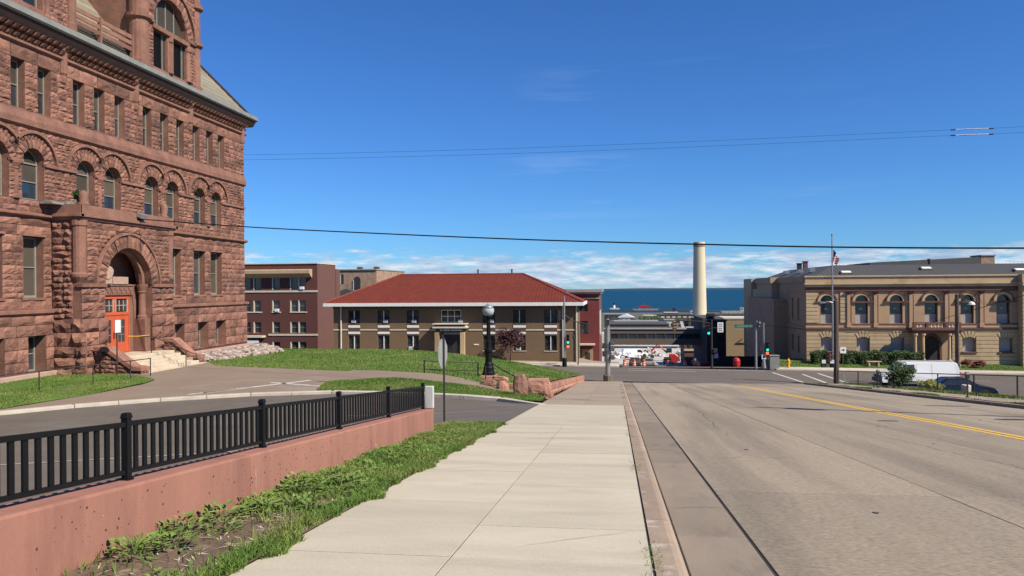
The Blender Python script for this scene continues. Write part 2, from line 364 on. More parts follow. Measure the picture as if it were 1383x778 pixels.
def archpoly(c, hw, v0, vs, n=10):
    return [(c-hw, v0), (c+hw, v0)] + [(c + hw*math.cos(PI*i/n), vs + hw*math.sin(PI*i/n)) for i in range(n+1)]
FX = lambda X: (lambda u, v, d=0: (X + d, u, v))        # wall whose face looks to +X, u along Y
FY = lambda Y: (lambda u, v, d=0: (u, Y - d, v))        # wall whose face looks to -Y, u along X

# rough stone variants: unit block, local x = out, y = u (0..1), z = v (0..1)
def stone_mesh(name, mt, seed, nu=4, nv=3, flat=.35):
    rr = random.Random(seed); mb = MB(); vs = []; fs = []
    for j in range(nv+1):
        for i in range(nu+1):
            edge = i in (0, nu) or j in (0, nv)
            u = i/nu; v = j/nv
            if not edge: u += rr.uniform(-.07, .07); v += rr.uniform(-.08, .08)
            d = .22 + rr.uniform(0, .12) if edge else flat + rr.uniform(0, 1 - flat)
            u = .012 + u*.976; v = .025 + v*.95
            vs.append((d, u, v))
    for j in range(nv):
        for i in range(nu):
            a = j*(nu+1)+i; q = (a, a+1, a+nu+2, a+nu+1)
            fs.append(q)
    b = len(vs); vs += [(0, .012, .025), (0, .988, .025), (0, .988, .975), (0, .012, .975)]
    bot = [i for i in range(nu+1)]; rgt = [j*(nu+1)+nu for j in range(nv+1)]; top = [nv*(nu+1)+i for i in range(nu+1)]; lef = [j*(nu+1) for j in range(nv+1)]
    fs += [tuple([b] + [b+1] + bot[::-1]), tuple([b+1, b+2] + rgt[::-1]), tuple([b+2, b+3] + top), tuple([b+3, b] + lef)]
    mb.add(vs, fs)
    return mb.build(name, mt, link=False)
def layout(u0, u1, courses, lens, holes=(), arcs=(), mode=None):
    """courses: list of v edges; returns (u, v, w, h)"""
    out = []
    for a, b in zip(courses[:-1], courses[1:]):
        cuts = []
        for h0, h1, g0, g1 in holes:
            if min(b, g1) - max(a, g0) > .3*(b-a): cuts.append((h0, h1))
        for c, cv, r in arcs:
            d = max(0, max(a - cv, cv - b)) if not (a <= cv <= b) else 0
            if b > cv and d < r:
                d = max(0, (a + .25*(b-a)) - cv)
                if d < r: q = math.sqrt(r*r - d*d); cuts.append((c-q, c+q))
        segs = [(u0, u1)]
        for c0, c1 in cuts:
            ns = []
            for s0, s1 in segs:
                if c1 <= s0 or c0 >= s1: ns.append((s0, s1)); continue
                if c0 > s0: ns.append((s0, c0))
                if c1 < s1: ns.append((c1, s1))
            segs = ns
        for s0, s1 in segs:
            x = s0
            if s1 - s0 < .06: continue
            while x < s1 - 1e-6:
                w = random.uniform(*lens)
                if s1 - x - w < lens[0]*.6: w = s1 - x
                out.append((x, a, w, b-a)); x += w
    return out
def courses(v0, v1, lo, hi):
    L = [v0]
    while L[-1] < v1 - 1e-6:
        h = random.uniform(lo, hi)
        if v1 - L[-1] - h < lo*.7: h = v1 - L[-1]
        L.append(L[-1] + h)
    return L
# ------------------------------------------------------------------ ground profile
PR = [(-60, 5.86), (0, 0), (68, -6.63), (70, -6.72), (83.5, -7.0), (90, -7.55), (160, -14.6), (260, -18.4), (400, -29), (700, -45), (1300, -52), (1800, -53.5)]
def zs(y):
    if y <= PR[0][0]: return PR[0][1]
    for (a, za), (b, zb) in zip(PR[:-1], PR[1:]):
        if y <= b: return za + (zb - za)*(y - a)/(b - a)
    return PR[-1][1]
def sm(t): t = min(1, max(0, t)); return t*t*(3 - 2*t)
def zc(x, y): return zs(y) - .012*min(max(x, -60), 90)*sm((y - 62)/6)          # cross street also falls to the right
def zdrive(x, y):
    yy = max(y, 19.6) if y > 13 else 19.6 + (13 - y)
    k = sm((-2.9 - x)/7.0) if y > 17.2 else (1 if x < -4.45 else 0)
    if 13 < y <= 17.2 and x < -4.45: k = max(sm((-2.9 - x)/7.0), 1 - (y - 13)/4.2)
    return (1 - k)*zs(min(yy, y) if y < 17.2 else y) + k*(-2.95)
def zlawn(x, y):
    zl = -3.0 - (max(0, y - 56.5)**1.15)*.085
    zr = zs(y) + .50
    q = min(1, max(0, (-2.9 - x)/15.5)); t = 1 - (1 - q)**2
    z = zr*(1 - t) + zl*t
    if y < 44: z = z*sm((y - 37)/7) + (1 - sm((y - 37)/7))*(zdrive(x, min(y, 38)) + .04)
    return z
def zpatch(x, y): return zdrive(x, y) + .10 + .05*math.sin(x*1.3)*math.cos(y*1.1)

# far terrain down to the lake, one sheet
mb = MB(); ys = [-60, -8, 10, 40, 66, 84, 100, 130, 160, 200, 260, 330, 400, 500, 600, 700, 900, 1100, 1300, 1500, 1680, 1760]
xs = [-2600, -1200, -600, -300, -150, -70, -30, 0, 30, 70, 150, 300, 600, 1200, 2600]
vs = [(x, y, (-9 if y < 12 else zs(y) - (4.5 if y < 60 else 1.0 if y < 90 else .15)) - (2.5 if y > 1700 else 0)) for y in ys for x in xs]
nx = len(xs); fs = [(j*nx+i, j*nx+i+1, (j+1)*nx+i+1, (j+1)*nx+i) for j in range(len(ys)-1) for i in range(nx-1)]
mb.add(vs, fs); struct(mb.build('ground', 'ground', smooth=True, fixn=False))
mb = MB(); yy = [1500, 2000, 2600, 3500, 5000, 8000, 13500]; xx = [-16000, -8000, -4000, -2000, -800, 0, 800, 2000, 4000, 8000, 16000]
mb.add([(x, y, -54.2) for y in yy for x in xx], [(j*11+i, j*11+i+1, (j+1)*11+i+1, (j+1)*11+i) for j in range(6) for i in range(10)])
struct(mb.build('lake_water', 'water', fixn=False))
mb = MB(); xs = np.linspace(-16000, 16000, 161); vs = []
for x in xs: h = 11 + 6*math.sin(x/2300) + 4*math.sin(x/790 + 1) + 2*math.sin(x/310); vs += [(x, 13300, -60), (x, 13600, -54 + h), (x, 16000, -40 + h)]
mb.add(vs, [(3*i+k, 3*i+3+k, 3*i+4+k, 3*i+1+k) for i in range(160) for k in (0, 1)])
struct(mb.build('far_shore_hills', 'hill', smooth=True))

# ------------------------------------------------------------------ road (avenue)
def strip(mb, x0, x1, y0, y1, dz, th=.12, zf=None, g=.0):
    zf = zf or (lambda x, y: zs(y))
    x0 += g; x1 -= g; y0 += g; y1 -= g
    b = [(x0, y0), (x1, y0), (x1, y1), (x0, y1)]
    return mb.hexa([(x, y, zf(x, y) + dz - th) for x, y in b], [(x, y, zf(x, y) + dz) for x, y in b])
RD = -.10
mb = MB(); y = -8
while y < 68: strip(mb, .4, 16.2, y, min(y + 4, 68), RD - .009, .25); y += 4
road = struct(mb.build('road', 'seam'))
def slabs(parent, name, mt, xs, ys, dz, gap, th=.1, bev=.008):
    """rows of alike slabs on the even slope share one mesh per column width and row length"""
    cache = {}
    for (x0, x1) in zip(xs[:-1], xs[1:]):
        for (y0, y1) in zip(ys[:-1], ys[1:]):
            k = (round(x1 - x0, 3), round(y1 - y0, 3), abs(zs(y1) - zs(y0) - (-.0975)*(y1-y0)) < .01)
            if k[2] and k in cache: me = cache[k]
            else:
                b = MB(); strip(b, 0, x1 - x0, 0, y1 - y0, 0, th, lambda x, y: zs(y0 + y) - zs(y0), gap)
                me = b.build(name, mt, bevel=bev, link=False); cache[k] = me
            obj(name, me, parent, loc=(x0, y0, zs(y0) + dz + random.uniform(-.003, .003)))
gy = [-7, -2, 1.2, 3.6, 6.0, 7.75, 10.0, 13.4, 17.6, 22.5, 27.5, 32.5, 38, 44, 50, 56, 62, 68]
slabs(road, 'gutter_slab', 'gut', [.573, 1.25], gy, RD + .004, .005)
slabs(road, 'road_slab', 'road', [1.275, 4.2, 9.4, 12.6, 15.75], [-7, 1.3, 10.6, 19.9, 29.2, 38.5, 48, 58, 68], RD + .002, .006, bev=.006)
# painted double yellow line
mb = MB(); y = -6
while y < 61.5:
    y2 = min(y + 3, 61.5)
    for x in (9.22, 9.50): mb.add([(x + dx, yy, zs(yy) + RD + .0085) for dx, yy in ((-.075, y), (.075, y), (.075, y2), (-.075, y2))], [(0, 1, 2, 3)])
    y = y2
struct(mb.build('yellow_centre_line', 'yellow', fixn=False))
# patches and tar marks on the road
mb = MB()
for cx, cy, a, b, ro in ((12.3, 26.0, .5, .3, .3), (8.1, 24.5, .3, .2, 0), (13.6, 34, .9, .3, .2)):
    mb.add([(cx + a*math.cos(t)*(1+.15*math.sin(3*t)), cy + b*math.sin(t)*(1+.2*math.cos(2*t)), zs(cy + b*math.sin(t)*(1+.2*math.cos(2*t))) + RD + .009) for t in np.linspace(0, 2*PI, 15)[:-1]], [tuple(range(14))])
struct(mb.build('tar_patches', 'seam', fixn=False))

def crack(mb, x0, y0, x1, y1, w, dz, seed, wob=.12):
    rnd = random.Random(seed); n = max(6, int(math.hypot(x1-x0, y1-y0)/.16)); L = []; ox = 0
    for i in range(n+1):
        t = i/n; ox = ox*.8 + rnd.uniform(-1, 1)*wob*.35; d = Vector((x1-x0, y1-y0)).normalized(); L.append((x0+(x1-x0)*t - d.y*ox, y0+(y1-y0)*t + d.x*ox, w*rnd.uniform(.4, 1.2)*min(1, 6*t, 6*(1-t) + .1)))
    for (ax, ay, aw), (bx, by, bw) in zip(L[:-1], L[1:]):
        d = Vector((bx-ax, by-ay)).normalized(); q = Vector((-d.y, d.x))
        mb.add([(x, y, zs(y) + dz) for x, y in ((ax-q.x*aw/2, ay-q.y*aw/2), (bx-q.x*bw/2, by-q.y*bw/2), (bx+q.x*bw/2, by+q.y*bw/2), (ax+q.x*aw/2, ay+q.y*aw/2))], [(0, 1, 2, 3)])
mb = MB()
for i, c in enumerate(((4.3, 8.4, 9.3, 9.0, .012), (6.8, 10.8, 6.2, 19.5, .012), (1.4, 14.2, 4.1, 14.6, .012), (4.4, 22.0, 9.2, 21.2, .016), (9.6, 15.5, 15.5, 16.3, .016), (10.9, 21, 11.4, 29, .018), (2.6, 20.2, 2.9, 29, .012), (5.2, 33, 9.1, 34.2, .02), (9.5, 36, 15.2, 35, .02), (12.7, 24, 15.6, 23.4, .016), (.6, 9.2, 1.24, 9.35, .010), (.6, 15.4, 1.24, 15.2, .010), (.6, 25.3, 1.24, 25.1, .012))): crack(mb, *c, RD + .0095, 30 + i)
struct(mb.build('road_cracks', 'seam', fixn=False))
mb = MB(); rnd = random.Random(12)
for i in range(34):                                            # oil drips and small patches down the lane middles
    x = random.choice((2.75, 6.9, 11.0)) + rnd.gauss(0, .25); y = rnd.uniform(4, 46); r = rnd.uniform(.012, .045)
    mb.add([(x + r*math.cos(t)*rnd.uniform(.7, 1.2), y + 1.5*r*math.sin(t)*rnd.uniform(.7, 1.2), zs(y + 1.5*r*math.sin(t)) + RD + .0098) for t in np.linspace(0, 2*PI, 11)[:-1]], [tuple(range(10))])
struct(mb.build('oil_drips', 'oil', fixn=False))
# ------------------------------------------------------------------ sidewalk and kerbs
mb = MB(); y = -8
while y < 68:
    y2 = min(y + 4, 69); strip(mb, -2.86, .27, y, y2, -.007, .25); y = y2
sidewalk = struct(mb.build('sidewalk', 'seam'))
slabs(sidewalk, 'slab', 'conc', [-2.88, -1.36, .27], [-6.3 + 1.25*i for i in range(21)] + [19.6], 0, .0055, bev=.002)
slabs(sidewalk, 'apron_slab', 'conc', [-2.95, .27], [19.6, 22.7, 25.9, 29.3], 0, .004, bev=.005)
mb0 = [29.3 + 1.94*i for i in range(21)]
slabs(sidewalk, 'brown_slab', 'conc2', [-2.95, -1.25, .30], mb0, 0, .005, bev=.006)
# kerb stones with a sloped, worn face
kerb = MB(); strip(kerb, .29, .56, -8, 68, -.06, .2); kerb = struct(kerb.build('kerb', 'seam'))
kb = MB(); L = 3.0; dzk = zs(L)
pf = [(0, -.16), (0, .0), (.17, .004), (.215, -.008), (.262, -.06), (.292, -.115), (.292, -.16)]
n = len(pf); vs = [(x, .006, z) for x, z in pf] + [(x, L - .006, z + dzk) for x, z in pf]
kb.add(vs, [(i, (i+1) % n, n+(i+1) % n, n+i) for i in range(n)] + [tuple(range(n)), tuple(range(2*n-1, n-1, -1))])
km = kb.build('kerb_stone', 'kerb', link=False)
for i in range(25): obj('kerb_stone', km, kerb, loc=(.288, -7 + 3*i, zs(-7 + 3*i)))
mb = MB()
for i, c in enumerate(((-2.7, 11.2, -1.5, 11.9, .006), (-1.2, 15.3, .2, 15.0, .006), (-.9, 6.6, .2, 7.4, .005), (-2.6, 18.4, -.5, 18.7, .007))): crack(mb, *c, .0045, 70 + i, .08)
struct(mb.build('slab_cracks', 'seam', fixn=False))
# sandy dirt in the seam between slab and kerb
mb = MB(); strip(mb, .262, .30, -7, 68, -.012, .05); stuff(tag(mb.build('seam_dirt', 'seam'), 'dark gritty dirt in the seam between sidewalk and kerb', 'dirt'))

# ------------------------------------------------------------------ right side of the avenue
mb = MB(); y = -8
while y < 66: strip(mb, 15.95, 19.9, y, y + 2, -.01, .3); y += 2
walk2 = struct(mb.build('sidewalk', 'plaza'))
slabs(walk2, 'slab', 'conc2', [16.55, 18.2], [-6 + 2.0*i for i in range(37)], .02, .006)
mb = MB(); y = -8
while y < 68: strip(mb, 15.75, 15.95, y + .01, min(y + 3, 68) - .01, .04, .3); y += 3
struct(mb.build('kerb', 'iron' if 0 else 'kerb'))
def zlot(x, y): return -6.22 - .062*(y - 57)
struct(sheet('parking_lot', [(19.2, 34), (90, 34), (90, 67.6), (17.5, 67.6)], zlot, 'asph2', 4))

# ------------------------------------------------------------------ intersection, cross street, far sidewalks
struct(sheet('cross_street', [(-70, 68), (15.9, 68), (17, 67.4), (95, 67.4), (95, 83.5), (-70, 83.5)], zc, 'asph2', 3, .004))
struct(sheet('lower_avenue', [(.6, 83.5), (15.8, 83.5), (15.8, 260), (.6, 260)], lambda x, y: zs(y), 'asph2', 6, .006))
struct(sheet('demolition_ground', [(-30, 165), (60, 165), (60, 250), (-30, 250)], lambda x, y: zs(y) + .02, 'gcon', 12, .02))
def farwalk(nm, x0, x1, y0, y1):
    mb = MB(); x = x0
    while x < x1:
        b = [(x, y0), (min(x+3, x1), y0), (min(x+3, x1), y1), (x, y1)]
        mb.hexa([(p, q, zc(p, 83.5) - .4) for p, q in b], [(p, q, zc(p, 83.5) + .13 - .006*(q-y0)*0) for p, q in b]); x += 3
    return struct(mb.build(nm, 'ckerb'))
farwalk('sidewalk', -70, .3, 83.5, 86.4); farwalk('sidewalk', 16.6, 95, 83.5, 86.1)
struct(sheet('forecourt_paving', [(-34, 86.4), (.3, 86.4), (.3, 100), (-34, 100)], lambda x, y: zc(x, 83.5) + .10 - .09*max(0, y - 88)*sm((x + 8)/6), 'conc2', 2))
def zll(x, y): return zc(x, 83.5) + .15 + .065*(y - 86.1)
libl = struct(sheet('library_lawn', [(17.2, 86.1), (95, 86.1), (95, 92), (17.2, 92)], zll, 'lawn', 2))
# crosswalk stripes over the right arm of the cross street, stop bar
def stripe(pts, w):
    mb = MB()
    for (x0, y0, x1, y1) in pts:
        k = 6; dx = (y1 - y0); dy = -(x1 - x0); l = math.hypot(dx, dy); dx *= w/2/l; dy *= w/2/l
        for i in range(k):
            a = (x0 + (x1-x0)*i/k, y0 + (y1-y0)*i/k); b = (x0 + (x1-x0)*(i+1)/k, y0 + (y1-y0)*(i+1)/k)
            mb.add([(p, q, zc(p, q) + .012) for p, q in ((a[0]-dx, a[1]-dy), (a[0]+dx, a[1]+dy), (b[0]+dx, b[1]+dy), (b[0]-dx, b[1]-dy))], [(0, 1, 2, 3)])
    return mb
struct(stripe([(15.6, 80.5, 16.4, 70.5), (18.2, 79.2, 18.3, 70.4), (20.0, 80.6, 20.2, 70.6)], .28).build('crosswalk_stripes', 'wpaint'))
struct(stripe([(1.2, 82.2, 15.2, 82.2), (1.2, 79.9, 8, 79.9)], .18).build('stop_lines', 'wpaint'))
struct(stripe([(30.5, 75.8, 34, 75.8), (40, 75.8, 43.5, 75.8), (50, 75.8, 54, 75.8)], .14).build('lane_dashes', 'wpaint'))

# ------------------------------------------------------------------ school forecourt: drive, plaza, lawns
KL = [(-40, 3), (-30, 16), (-24.6, 23.0), (-22.5, 25.5), (-20.9, 27.4), (-18.5, 29.3), (-15.5, 31.1), (-12.3, 32.1), (-10, 32.0), (-7.8, 31.65), (-4.8, 30.95), (-2.95, 29.4)]
struct(sheet('asphalt_drive', [(-2.95, 19.6), (-2.95, 29.4)] + KL[::-1][1:] + [(-40, -6), (-4.45, -6), (-4.45, 17.3), (-4.3, 19.5)], zdrive, 'asph', 1.2))
struct(sheet('plaza', KL[:9] + [(-12.0, 34), (-8, 37.6), (-6.7, 38.3), (-12.2, 40.0), (-16.4, 41.1), (-20.9, 42.3), (-23.6, 43.0), (-26, 46.1), (-27, 56), (-29, 61.5), (-30.2, 62), (-30.2, 20), (-50, 20), (-50, 3)], lambda x, y: zdrive(x, y), 'plaza', 1.2, .05))
struct(sheet('path', [(-14.5, 36.0), (-4.4, 34.5), (-4.2, 38.6), (-8, 39.2), (-13, 41), (-14.5, 41)], lambda x, y: zdrive(x, y), 'plaza', .8, .07))
# kerb along the drive
dk = MB(); dk.box(-2.7, -2.72, 29, 29.01, -3.4, -3.39); 
kr = thing('drive_kerb', 'cream concrete kerb curving along the asphalt drive', 'kerb', (-12, 32, -3))
def kerbseg(a, b, w=.42):
    d = Vector((b[0]-a[0], b[1]-a[1])); l = d.length; d /= l; nrm = Vector((-d.y, d.x))
    a = Vector(a) + d*.006; b = Vector(b) - d*.006
    if nrm.y < 0: nrm = -nrm
    B = [a, b, b + nrm*w, a + nrm*w]
    m_ = MB(); m_.hexa([(p.x, p.y, zdrive(p.x, p.y) - .1) for p in B], [(p.x, p.y, max(zdrive(p.x, p.y), -2.95) + .125*max(.12, min(1, (-2.6 - p.x)/3.4)) - (.0 if i < 2 else .01)) for i, p in enumerate(B)])
    m_.build('kerb_stone', 'ckerb', kr, bevel=.02)
pts = []
for a, b in zip(KL[1:-1], KL[2:]):
    l = math.hypot(b[0]-a[0], b[1]-a[1]); k = max(1, round(l/2.0)); pts += [(a[0]+(b[0]-a[0])*i/k, a[1]+(b[1]-a[1])*i/k) for i in range(k)]
pts.append(KL[-1])
for a, b in zip(pts[:-1], pts[1:]): kerbseg(a, b)
# kerb-ramp lines and cracks of pale paint on the plaza
mb = MB()
for (x0, y0, x1, y1, w) in ((-17.9, 31.6, -15.0, 36.4, .30), (-18.3, 31.0, -17.2, 33.0, .22), (-16.6, 35.4, -13.0, 34.0, .24), (-17.2, 33.3, -13.5, 34.6, .06), (-20, 33.2, -19.1, 34.4, .06), (-22, 40, -21.2, 41, .05)):
    dx, dy = (y1-y0), -(x1-x0); l = math.hypot(dx, dy); dx *= w/2/l; dy *= w/2/l
    mb.add([(p, q, zdrive(p, q) + .058) for p, q in ((x0-dx, y0-dy), (x0+dx, y0+dy), (x1+dx, y1+dy), (x1-dx, y1-dy))], [(0, 1, 2, 3)])
struct(mb.build('pale_paint_lines', 'wpaint', fixn=False))
mb = MB()
for (x0, y0, x1, y1, w) in ((-30, 12.5, -9, 21, .05), (-10, 20.8, -4.5, 20.6, .05), (-9.5, 26.5, -4, 25.4, .05)):
    dx, dy = (y1-y0), -(x1-x0); l = math.hypot(dx, dy); dx *= w/2/l; dy *= w/2/l
    for k in range(8):
        a = (x0+(x1-x0)*k/8, y0+(y1-y0)*k/8); b = (x0+(x1-x0)*(k+1)/8, y0+(y1-y0)*(k+1)/8)
        mb.add([(p, q, zdrive(p, q) + .02) for p, q in ((a[0]-dx, a[1]-dy), (a[0]+dx, a[1]+dy), (b[0]+dx, b[1]+dy), (b[0]-dx, b[1]-dy))], [(0, 1, 2, 3)])
struct(mb.build('parking_lines', 'wpaint', fixn=False))
LG = [(-23.3, 26.6), (-22.6, 31), (-22.5, 34.3), (-22.9, 35.8), (-24.6, 37.2), (-26, 37.9), (-29.6, 37.6), (-29.6, 22), (-27, 22.5)]
PT = [(-13.2, 32.7), (-13.7, 35.2), (-13.3, 36.3), (-12.1, 36.9), (-9, 36.8), (-6.8, 36.3), (-5.2, 35.6), (-3.9, 35.4), (-3.1, 33.2), (-2.98, 29.9), (-4.8, 31.35), (-7.8, 32.0), (-10, 32.4), (-12.3, 32.5)]
LW = [(-27, 56), (-26, 46), (-23.6, 42.9), (-20.9, 42.2), (-16.4, 41.0), (-12.2, 39.9), (-6.6, 38.2), (-4.7, 37.2), (-3.75, 40), (-3.0, 68.2), (-60, 68.2), (-60, 62), (-29, 61.5)]
g1 = struct(sheet('side_lawn', LG, lambda x, y: -2.86 + .03*math.sin(x*2+y), 'lawn', .7))
g2 = struct(sheet('kerbside_lawn', PT, zpatch, 'lawn', .6))
g3 = struct(sheet('hill_lawn', LW, zlawn, 'lawn', 1.1))
GS = [(-4.12, -5), (-2.865, -5), (-2.865, 19.55), (-4.3, 19.55), (-4.45, 17.3), (-4.12, 17.1)]
def zgs(x, y): return zs(y) + .015 + .035*math.sin(y*2.1 + x*3)*math.sin(x*4.4)*(1 if y < 19 else .2)
g4 = struct(sheet('verge_dirt', GS, zgs, 'dirt', .25))

# ------------------------------------------------------------------ grass blades (nobody could count them)
def grass(name, label, poly, zf, n, h, w, mt='blade', keep=None, lean=.5, parent=None):
    xs = [p[0] for p in poly]; ys = [p[1] for p in poly]; P = []
    tries = 0
    while len(P) < n and tries < 60:
        X = NR.uniform(min(xs), max(xs), n); Y = NR.uniform(min(ys), max(ys), n)
        for x, y in zip(X, Y):
            if inpoly(x, y, poly) and (keep is None or random.random() < keep(x, y)): P.append((x, y))
            if len(P) >= n: break
        tries += 1
    P = np.array(P); k = len(P); Z = np.array([zf(x, y) for x, y in P])
    a = NR.uniform(0, 2*PI, k); hh = NR.uniform(.5, 1.15, k)*h; ww = NR.uniform(.7, 1.3, k)*w; le = NR.uniform(0, lean, k)*hh; la = NR.uniform(0, 2*PI, k)
    B = np.stack([P[:, 0], P[:, 1], Z - .01], 1); D = np.stack([np.cos(a), np.sin(a), 0*a], 1)*ww[:, None]/2
    T = B + np.stack([np.cos(la)*le, np.sin(la)*le, hh], 1)
    Mi = B + np.stack([np.cos(la)*le*.35, np.sin(la)*le*.35, hh*.6], 1)
    V = np.stack([B - D, B + D, Mi - D*.7, Mi + D*.7, T], 1).reshape(-1, 3)
    base = np.arange(k)[:, None]*5
    F = np.concatenate([base + np.array([[0, 1, 3]]), base + np.array([[0, 3, 2]]), base + np.array([[2, 3, 4]])], 1).reshape(-1, 3)
    me = bpy.data.meshes.new(name); me.vertices.add(len(V)); me.vertices.foreach_set('co', V.ravel())
    me.loops.add(F.size); me.loops.foreach_set('vertex_index', F.ravel().astype(np.int32)); me.polygons.add(len(F)); me.polygons.foreach_set('loop_start', np.arange(0, F.size, 3, dtype=np.int32))
    me.update(); me.materials.append(M[mt])
    t = np.repeat(NR.uniform(0, 1, k), 3); at = me.attributes.new('tint', 'FLOAT', 'FACE'); at.data.foreach_set('value', t.astype(np.float32))
    return stuff(tag(obj(name, me), label, 'grass'))
def kv(x, y):
    q = .5 + .5*math.sin(y*1.9 + 2)*math.sin(y*.83 + x*2.2)
    edge = sm((x + 3.3)/.3)
    if y < 8.6: return .02 + .75*edge*sm((y - 3.4)/1.6)*(.2 + .8*q*q) + .12*q*q
    p = .5 + .5*math.sin(y*3.7 + x*5)*math.sin(x*7.3 - y*1.3)
    return min(1, .10 + .35*sm((y - 8.6)/3) + .45*q*p + .35*edge*p + .1)
grass('grass', 'rough green grass growing on the narrow verge along the sidewalk', GS, zgs, 38000, .10, .012, keep=kv, lean=1.3)
grass('grass', 'ragged grass edge leaning over the sidewalk slabs', [(-3.05, 3.6), (-2.66, 3.6), (-2.66, 19.5), (-3.05, 19.5)], lambda x, y: zgs(x, y) if x < -2.87 else zs(y) + .004, 15000, .09, .010, keep=lambda x, y: sm(((-2.86 + .07*math.sin(y*2.3) + .05*math.sin(y*5.1 + 1) + .04*math.sin(y*11.7)) - x)/.06 + .5), lean=1.7)
grass('grass', 'mown green grass of the mound in front of the red-roofed building', LW, zlawn, 90000, .085, .035, keep=lambda x, y: 1 if -30 < x else .3)
grass('grass', 'short grass between the drive kerb and the brown path', PT, zpatch, 34000, .085, .022)
grass('grass', 'short grass with a low rail beside the red school building', LG, lambda x, y: -2.86, 24000, .08, .025)
grass('grass', 'mown grass strip in front of the tan library', [(17.4, 86.2), (60, 86.2), (60, 90), (17.4, 90)], zll, 16000, .09, .05)
grass('grass', 'sprouts of grass along the seam beside the kerb', [(.20, 3), (.36, 3), (.42, 60), (.22, 60)], lambda x, y: zs(y) - .01, 1300, .05, .008, keep=lambda x, y: max(0, math.sin(y*1.7)*math.sin(y*.61 + 1))**2, lean=1.4)
grass('grass', 'weedy grass along the chain-link fence of the parking lot', [(16.0, 30), (16.5, 30), (16.5, 66), (16.0, 66)], lambda x, y: zs(y) + .02, 5000, .10, .03, keep=lambda x, y: max(0, math.sin(y*.9)*math.sin(y*.31+1)))
grass('grass', 'weedy grass at the foot of the chain-link fence', [(18.4, 30), (19.8, 30), (19.4, 66), (18.3, 66)], lambda x, y: zs(y) + .02, 7000, .14, .03, keep=lambda x, y: .1 + max(0, math.sin(y*.7)*math.sin(y*.41+1)))

# ------------------------------------------------------------------ retaining wall and its guard fence
rw = thing('retaining_wall', 'long low pink painted concrete retaining wall beside the sidewalk', 'wall', (-4.3, 6, zs(6)))
def wallseg(y0, y1):
    mb = MB(); zt = .53
    b = [(-4.5, y0), (-4.14, y0), (-4.14, y1), (-4.5, y1)]
    mb.hexa([(x, y, zs(y) - (2.8 if x < -4.3 else .5)) for x, y in b], [(x, y, zs(y) + zt) for x, y in b])
    return mb.build('wall_panel', 'wall', rw, bevel=.022)
for y0, y1 in ((-6, -1.2), (-1.196, 3.9), (3.904, 8.3), (8.304, 12.55), (12.554, 17.2)): wallseg(y0, y1)
mb = MB()
for i in range(140):
    y = random.uniform(3.5, 13); z = random.uniform(.08, .46); s = random.choice([.004, .006, .008, .012])
    mb.cyl((-4.1395, y, zs(y) + z), (-4.138, y, zs(y) + z), s, n=6)
stuff(mb.build('pit_marks', 'joint', rw))
mb = MB()
for i in range(60):
    y = random.uniform(3.5, 15); z = random.uniform(.06, .48); s = random.choice([.004, .007, .011])
    mb.cyl((-4.1395, y, zs(y) + z), (-4.1378, y + .004, zs(y) + z), s, s*.8, n=5)
for y, z0, z1 in ((8.42, .12, .36), (12.9, .05, .2), (10.4, .3, .42)): mb.hexa([(-4.1395, y - .006, zs(y) + z0), (-4.138, y - .006, zs(y) + z0), (-4.138, y + .006, zs(y) + z0), (-4.1395, y + .006, zs(y) + z0)], [(-4.1395, y - .010, zs(y) + z1), (-4.138, y - .010, zs(y) + z1), (-4.138, y + .010, zs(y) + z1), (-4.1395, y + .010, zs(y) + z1)])
stuff(mb.build('pale_chips', 'rubble', rw))
fe = thing('guard_fence', 'black metal picket fence standing on the pink retaining wall', 'fence', (-4.33, 6, zs(6) + .53))
XF = -4.34; posts = [6.35 + 2.652*i for i in range(-4, 5)]
pm = MB(); pm.box(-.032, .032, -.032, .032, 0, .555); pm.box(-.045, .045, -.045, .045, 0, .016); pm = pm.build('post', 'black', bevel=.004, link=False)
cm = MB(); cm.hexa([(-.04, -.04, .555), (.04, -.04, .555), (.04, .04, .555), (-.04, .04, .555)], [(-.03, -.03, .60), (.03, -.03, .60), (.03, .03, .60), (-.03, .03, .60)]); cm = cm.build('post_cap', 'black', bevel=.004, link=False)
pk = MB(); pk.hexa([(-.010, -.026, .087), (.010, -.026, .087), (.010, .026, .083), (-.010, .026, .083)], [(-.010, -.026, .50), (.010, -.026, .50), (.010, .026, .496), (-.010, .026, .496)]); pk = pk.build('picket', 'black', link=False)
for i, y in enumerate(posts):
    zt = zs(y) + .528
    p = obj('post', pm, fe, loc=(XF, y, zt)); obj('post_cap', cm, p, loc=(XF, y, zt))
    if i < len(posts) - 1:
        y2 = posts[i+1]
        for nm, z0, z1, w in (('top_rail', .478, .522, .022), ('bottom_rail', .055, .095, .018)):
            mb = MB(); mb.hexa([(XF-w, y+.034, zs(y)+.528+z0), (XF+w, y+.034, zs(y)+.528+z0), (XF+w, y2-.034, zs(y2)+.528+z0), (XF-w, y2-.034, zs(y2)+.528+z0)],
                               [(XF-w, y+.034, zs(y)+.528+z1), (XF+w, y+.034, zs(y)+.528+z1), (XF+w, y2-.034, zs(y2)+.528+z1), (XF-w, y2-.034, zs(y2)+.528+z1)]); mb.build(nm, 'black', fe, bevel=.003)
        for k in range(1, 20):
            yy = y + 2.652*k/20; obj('picket', pk, fe, loc=(XF, yy, zs(yy) + .528))
mb = MB(); mb.box(-.10, .09, -.06, .06, 0, .50); wb = mb.build('panel_box', 'cstone' if 0 else 'greyw', bevel=.012, link=False)
wb = obj('panel_box', wb, None, loc=(-4.22, 17.12, zs(17.12) + .55)); tag(wb, 'blank white box on the wall at the end of the black fence', 'box')

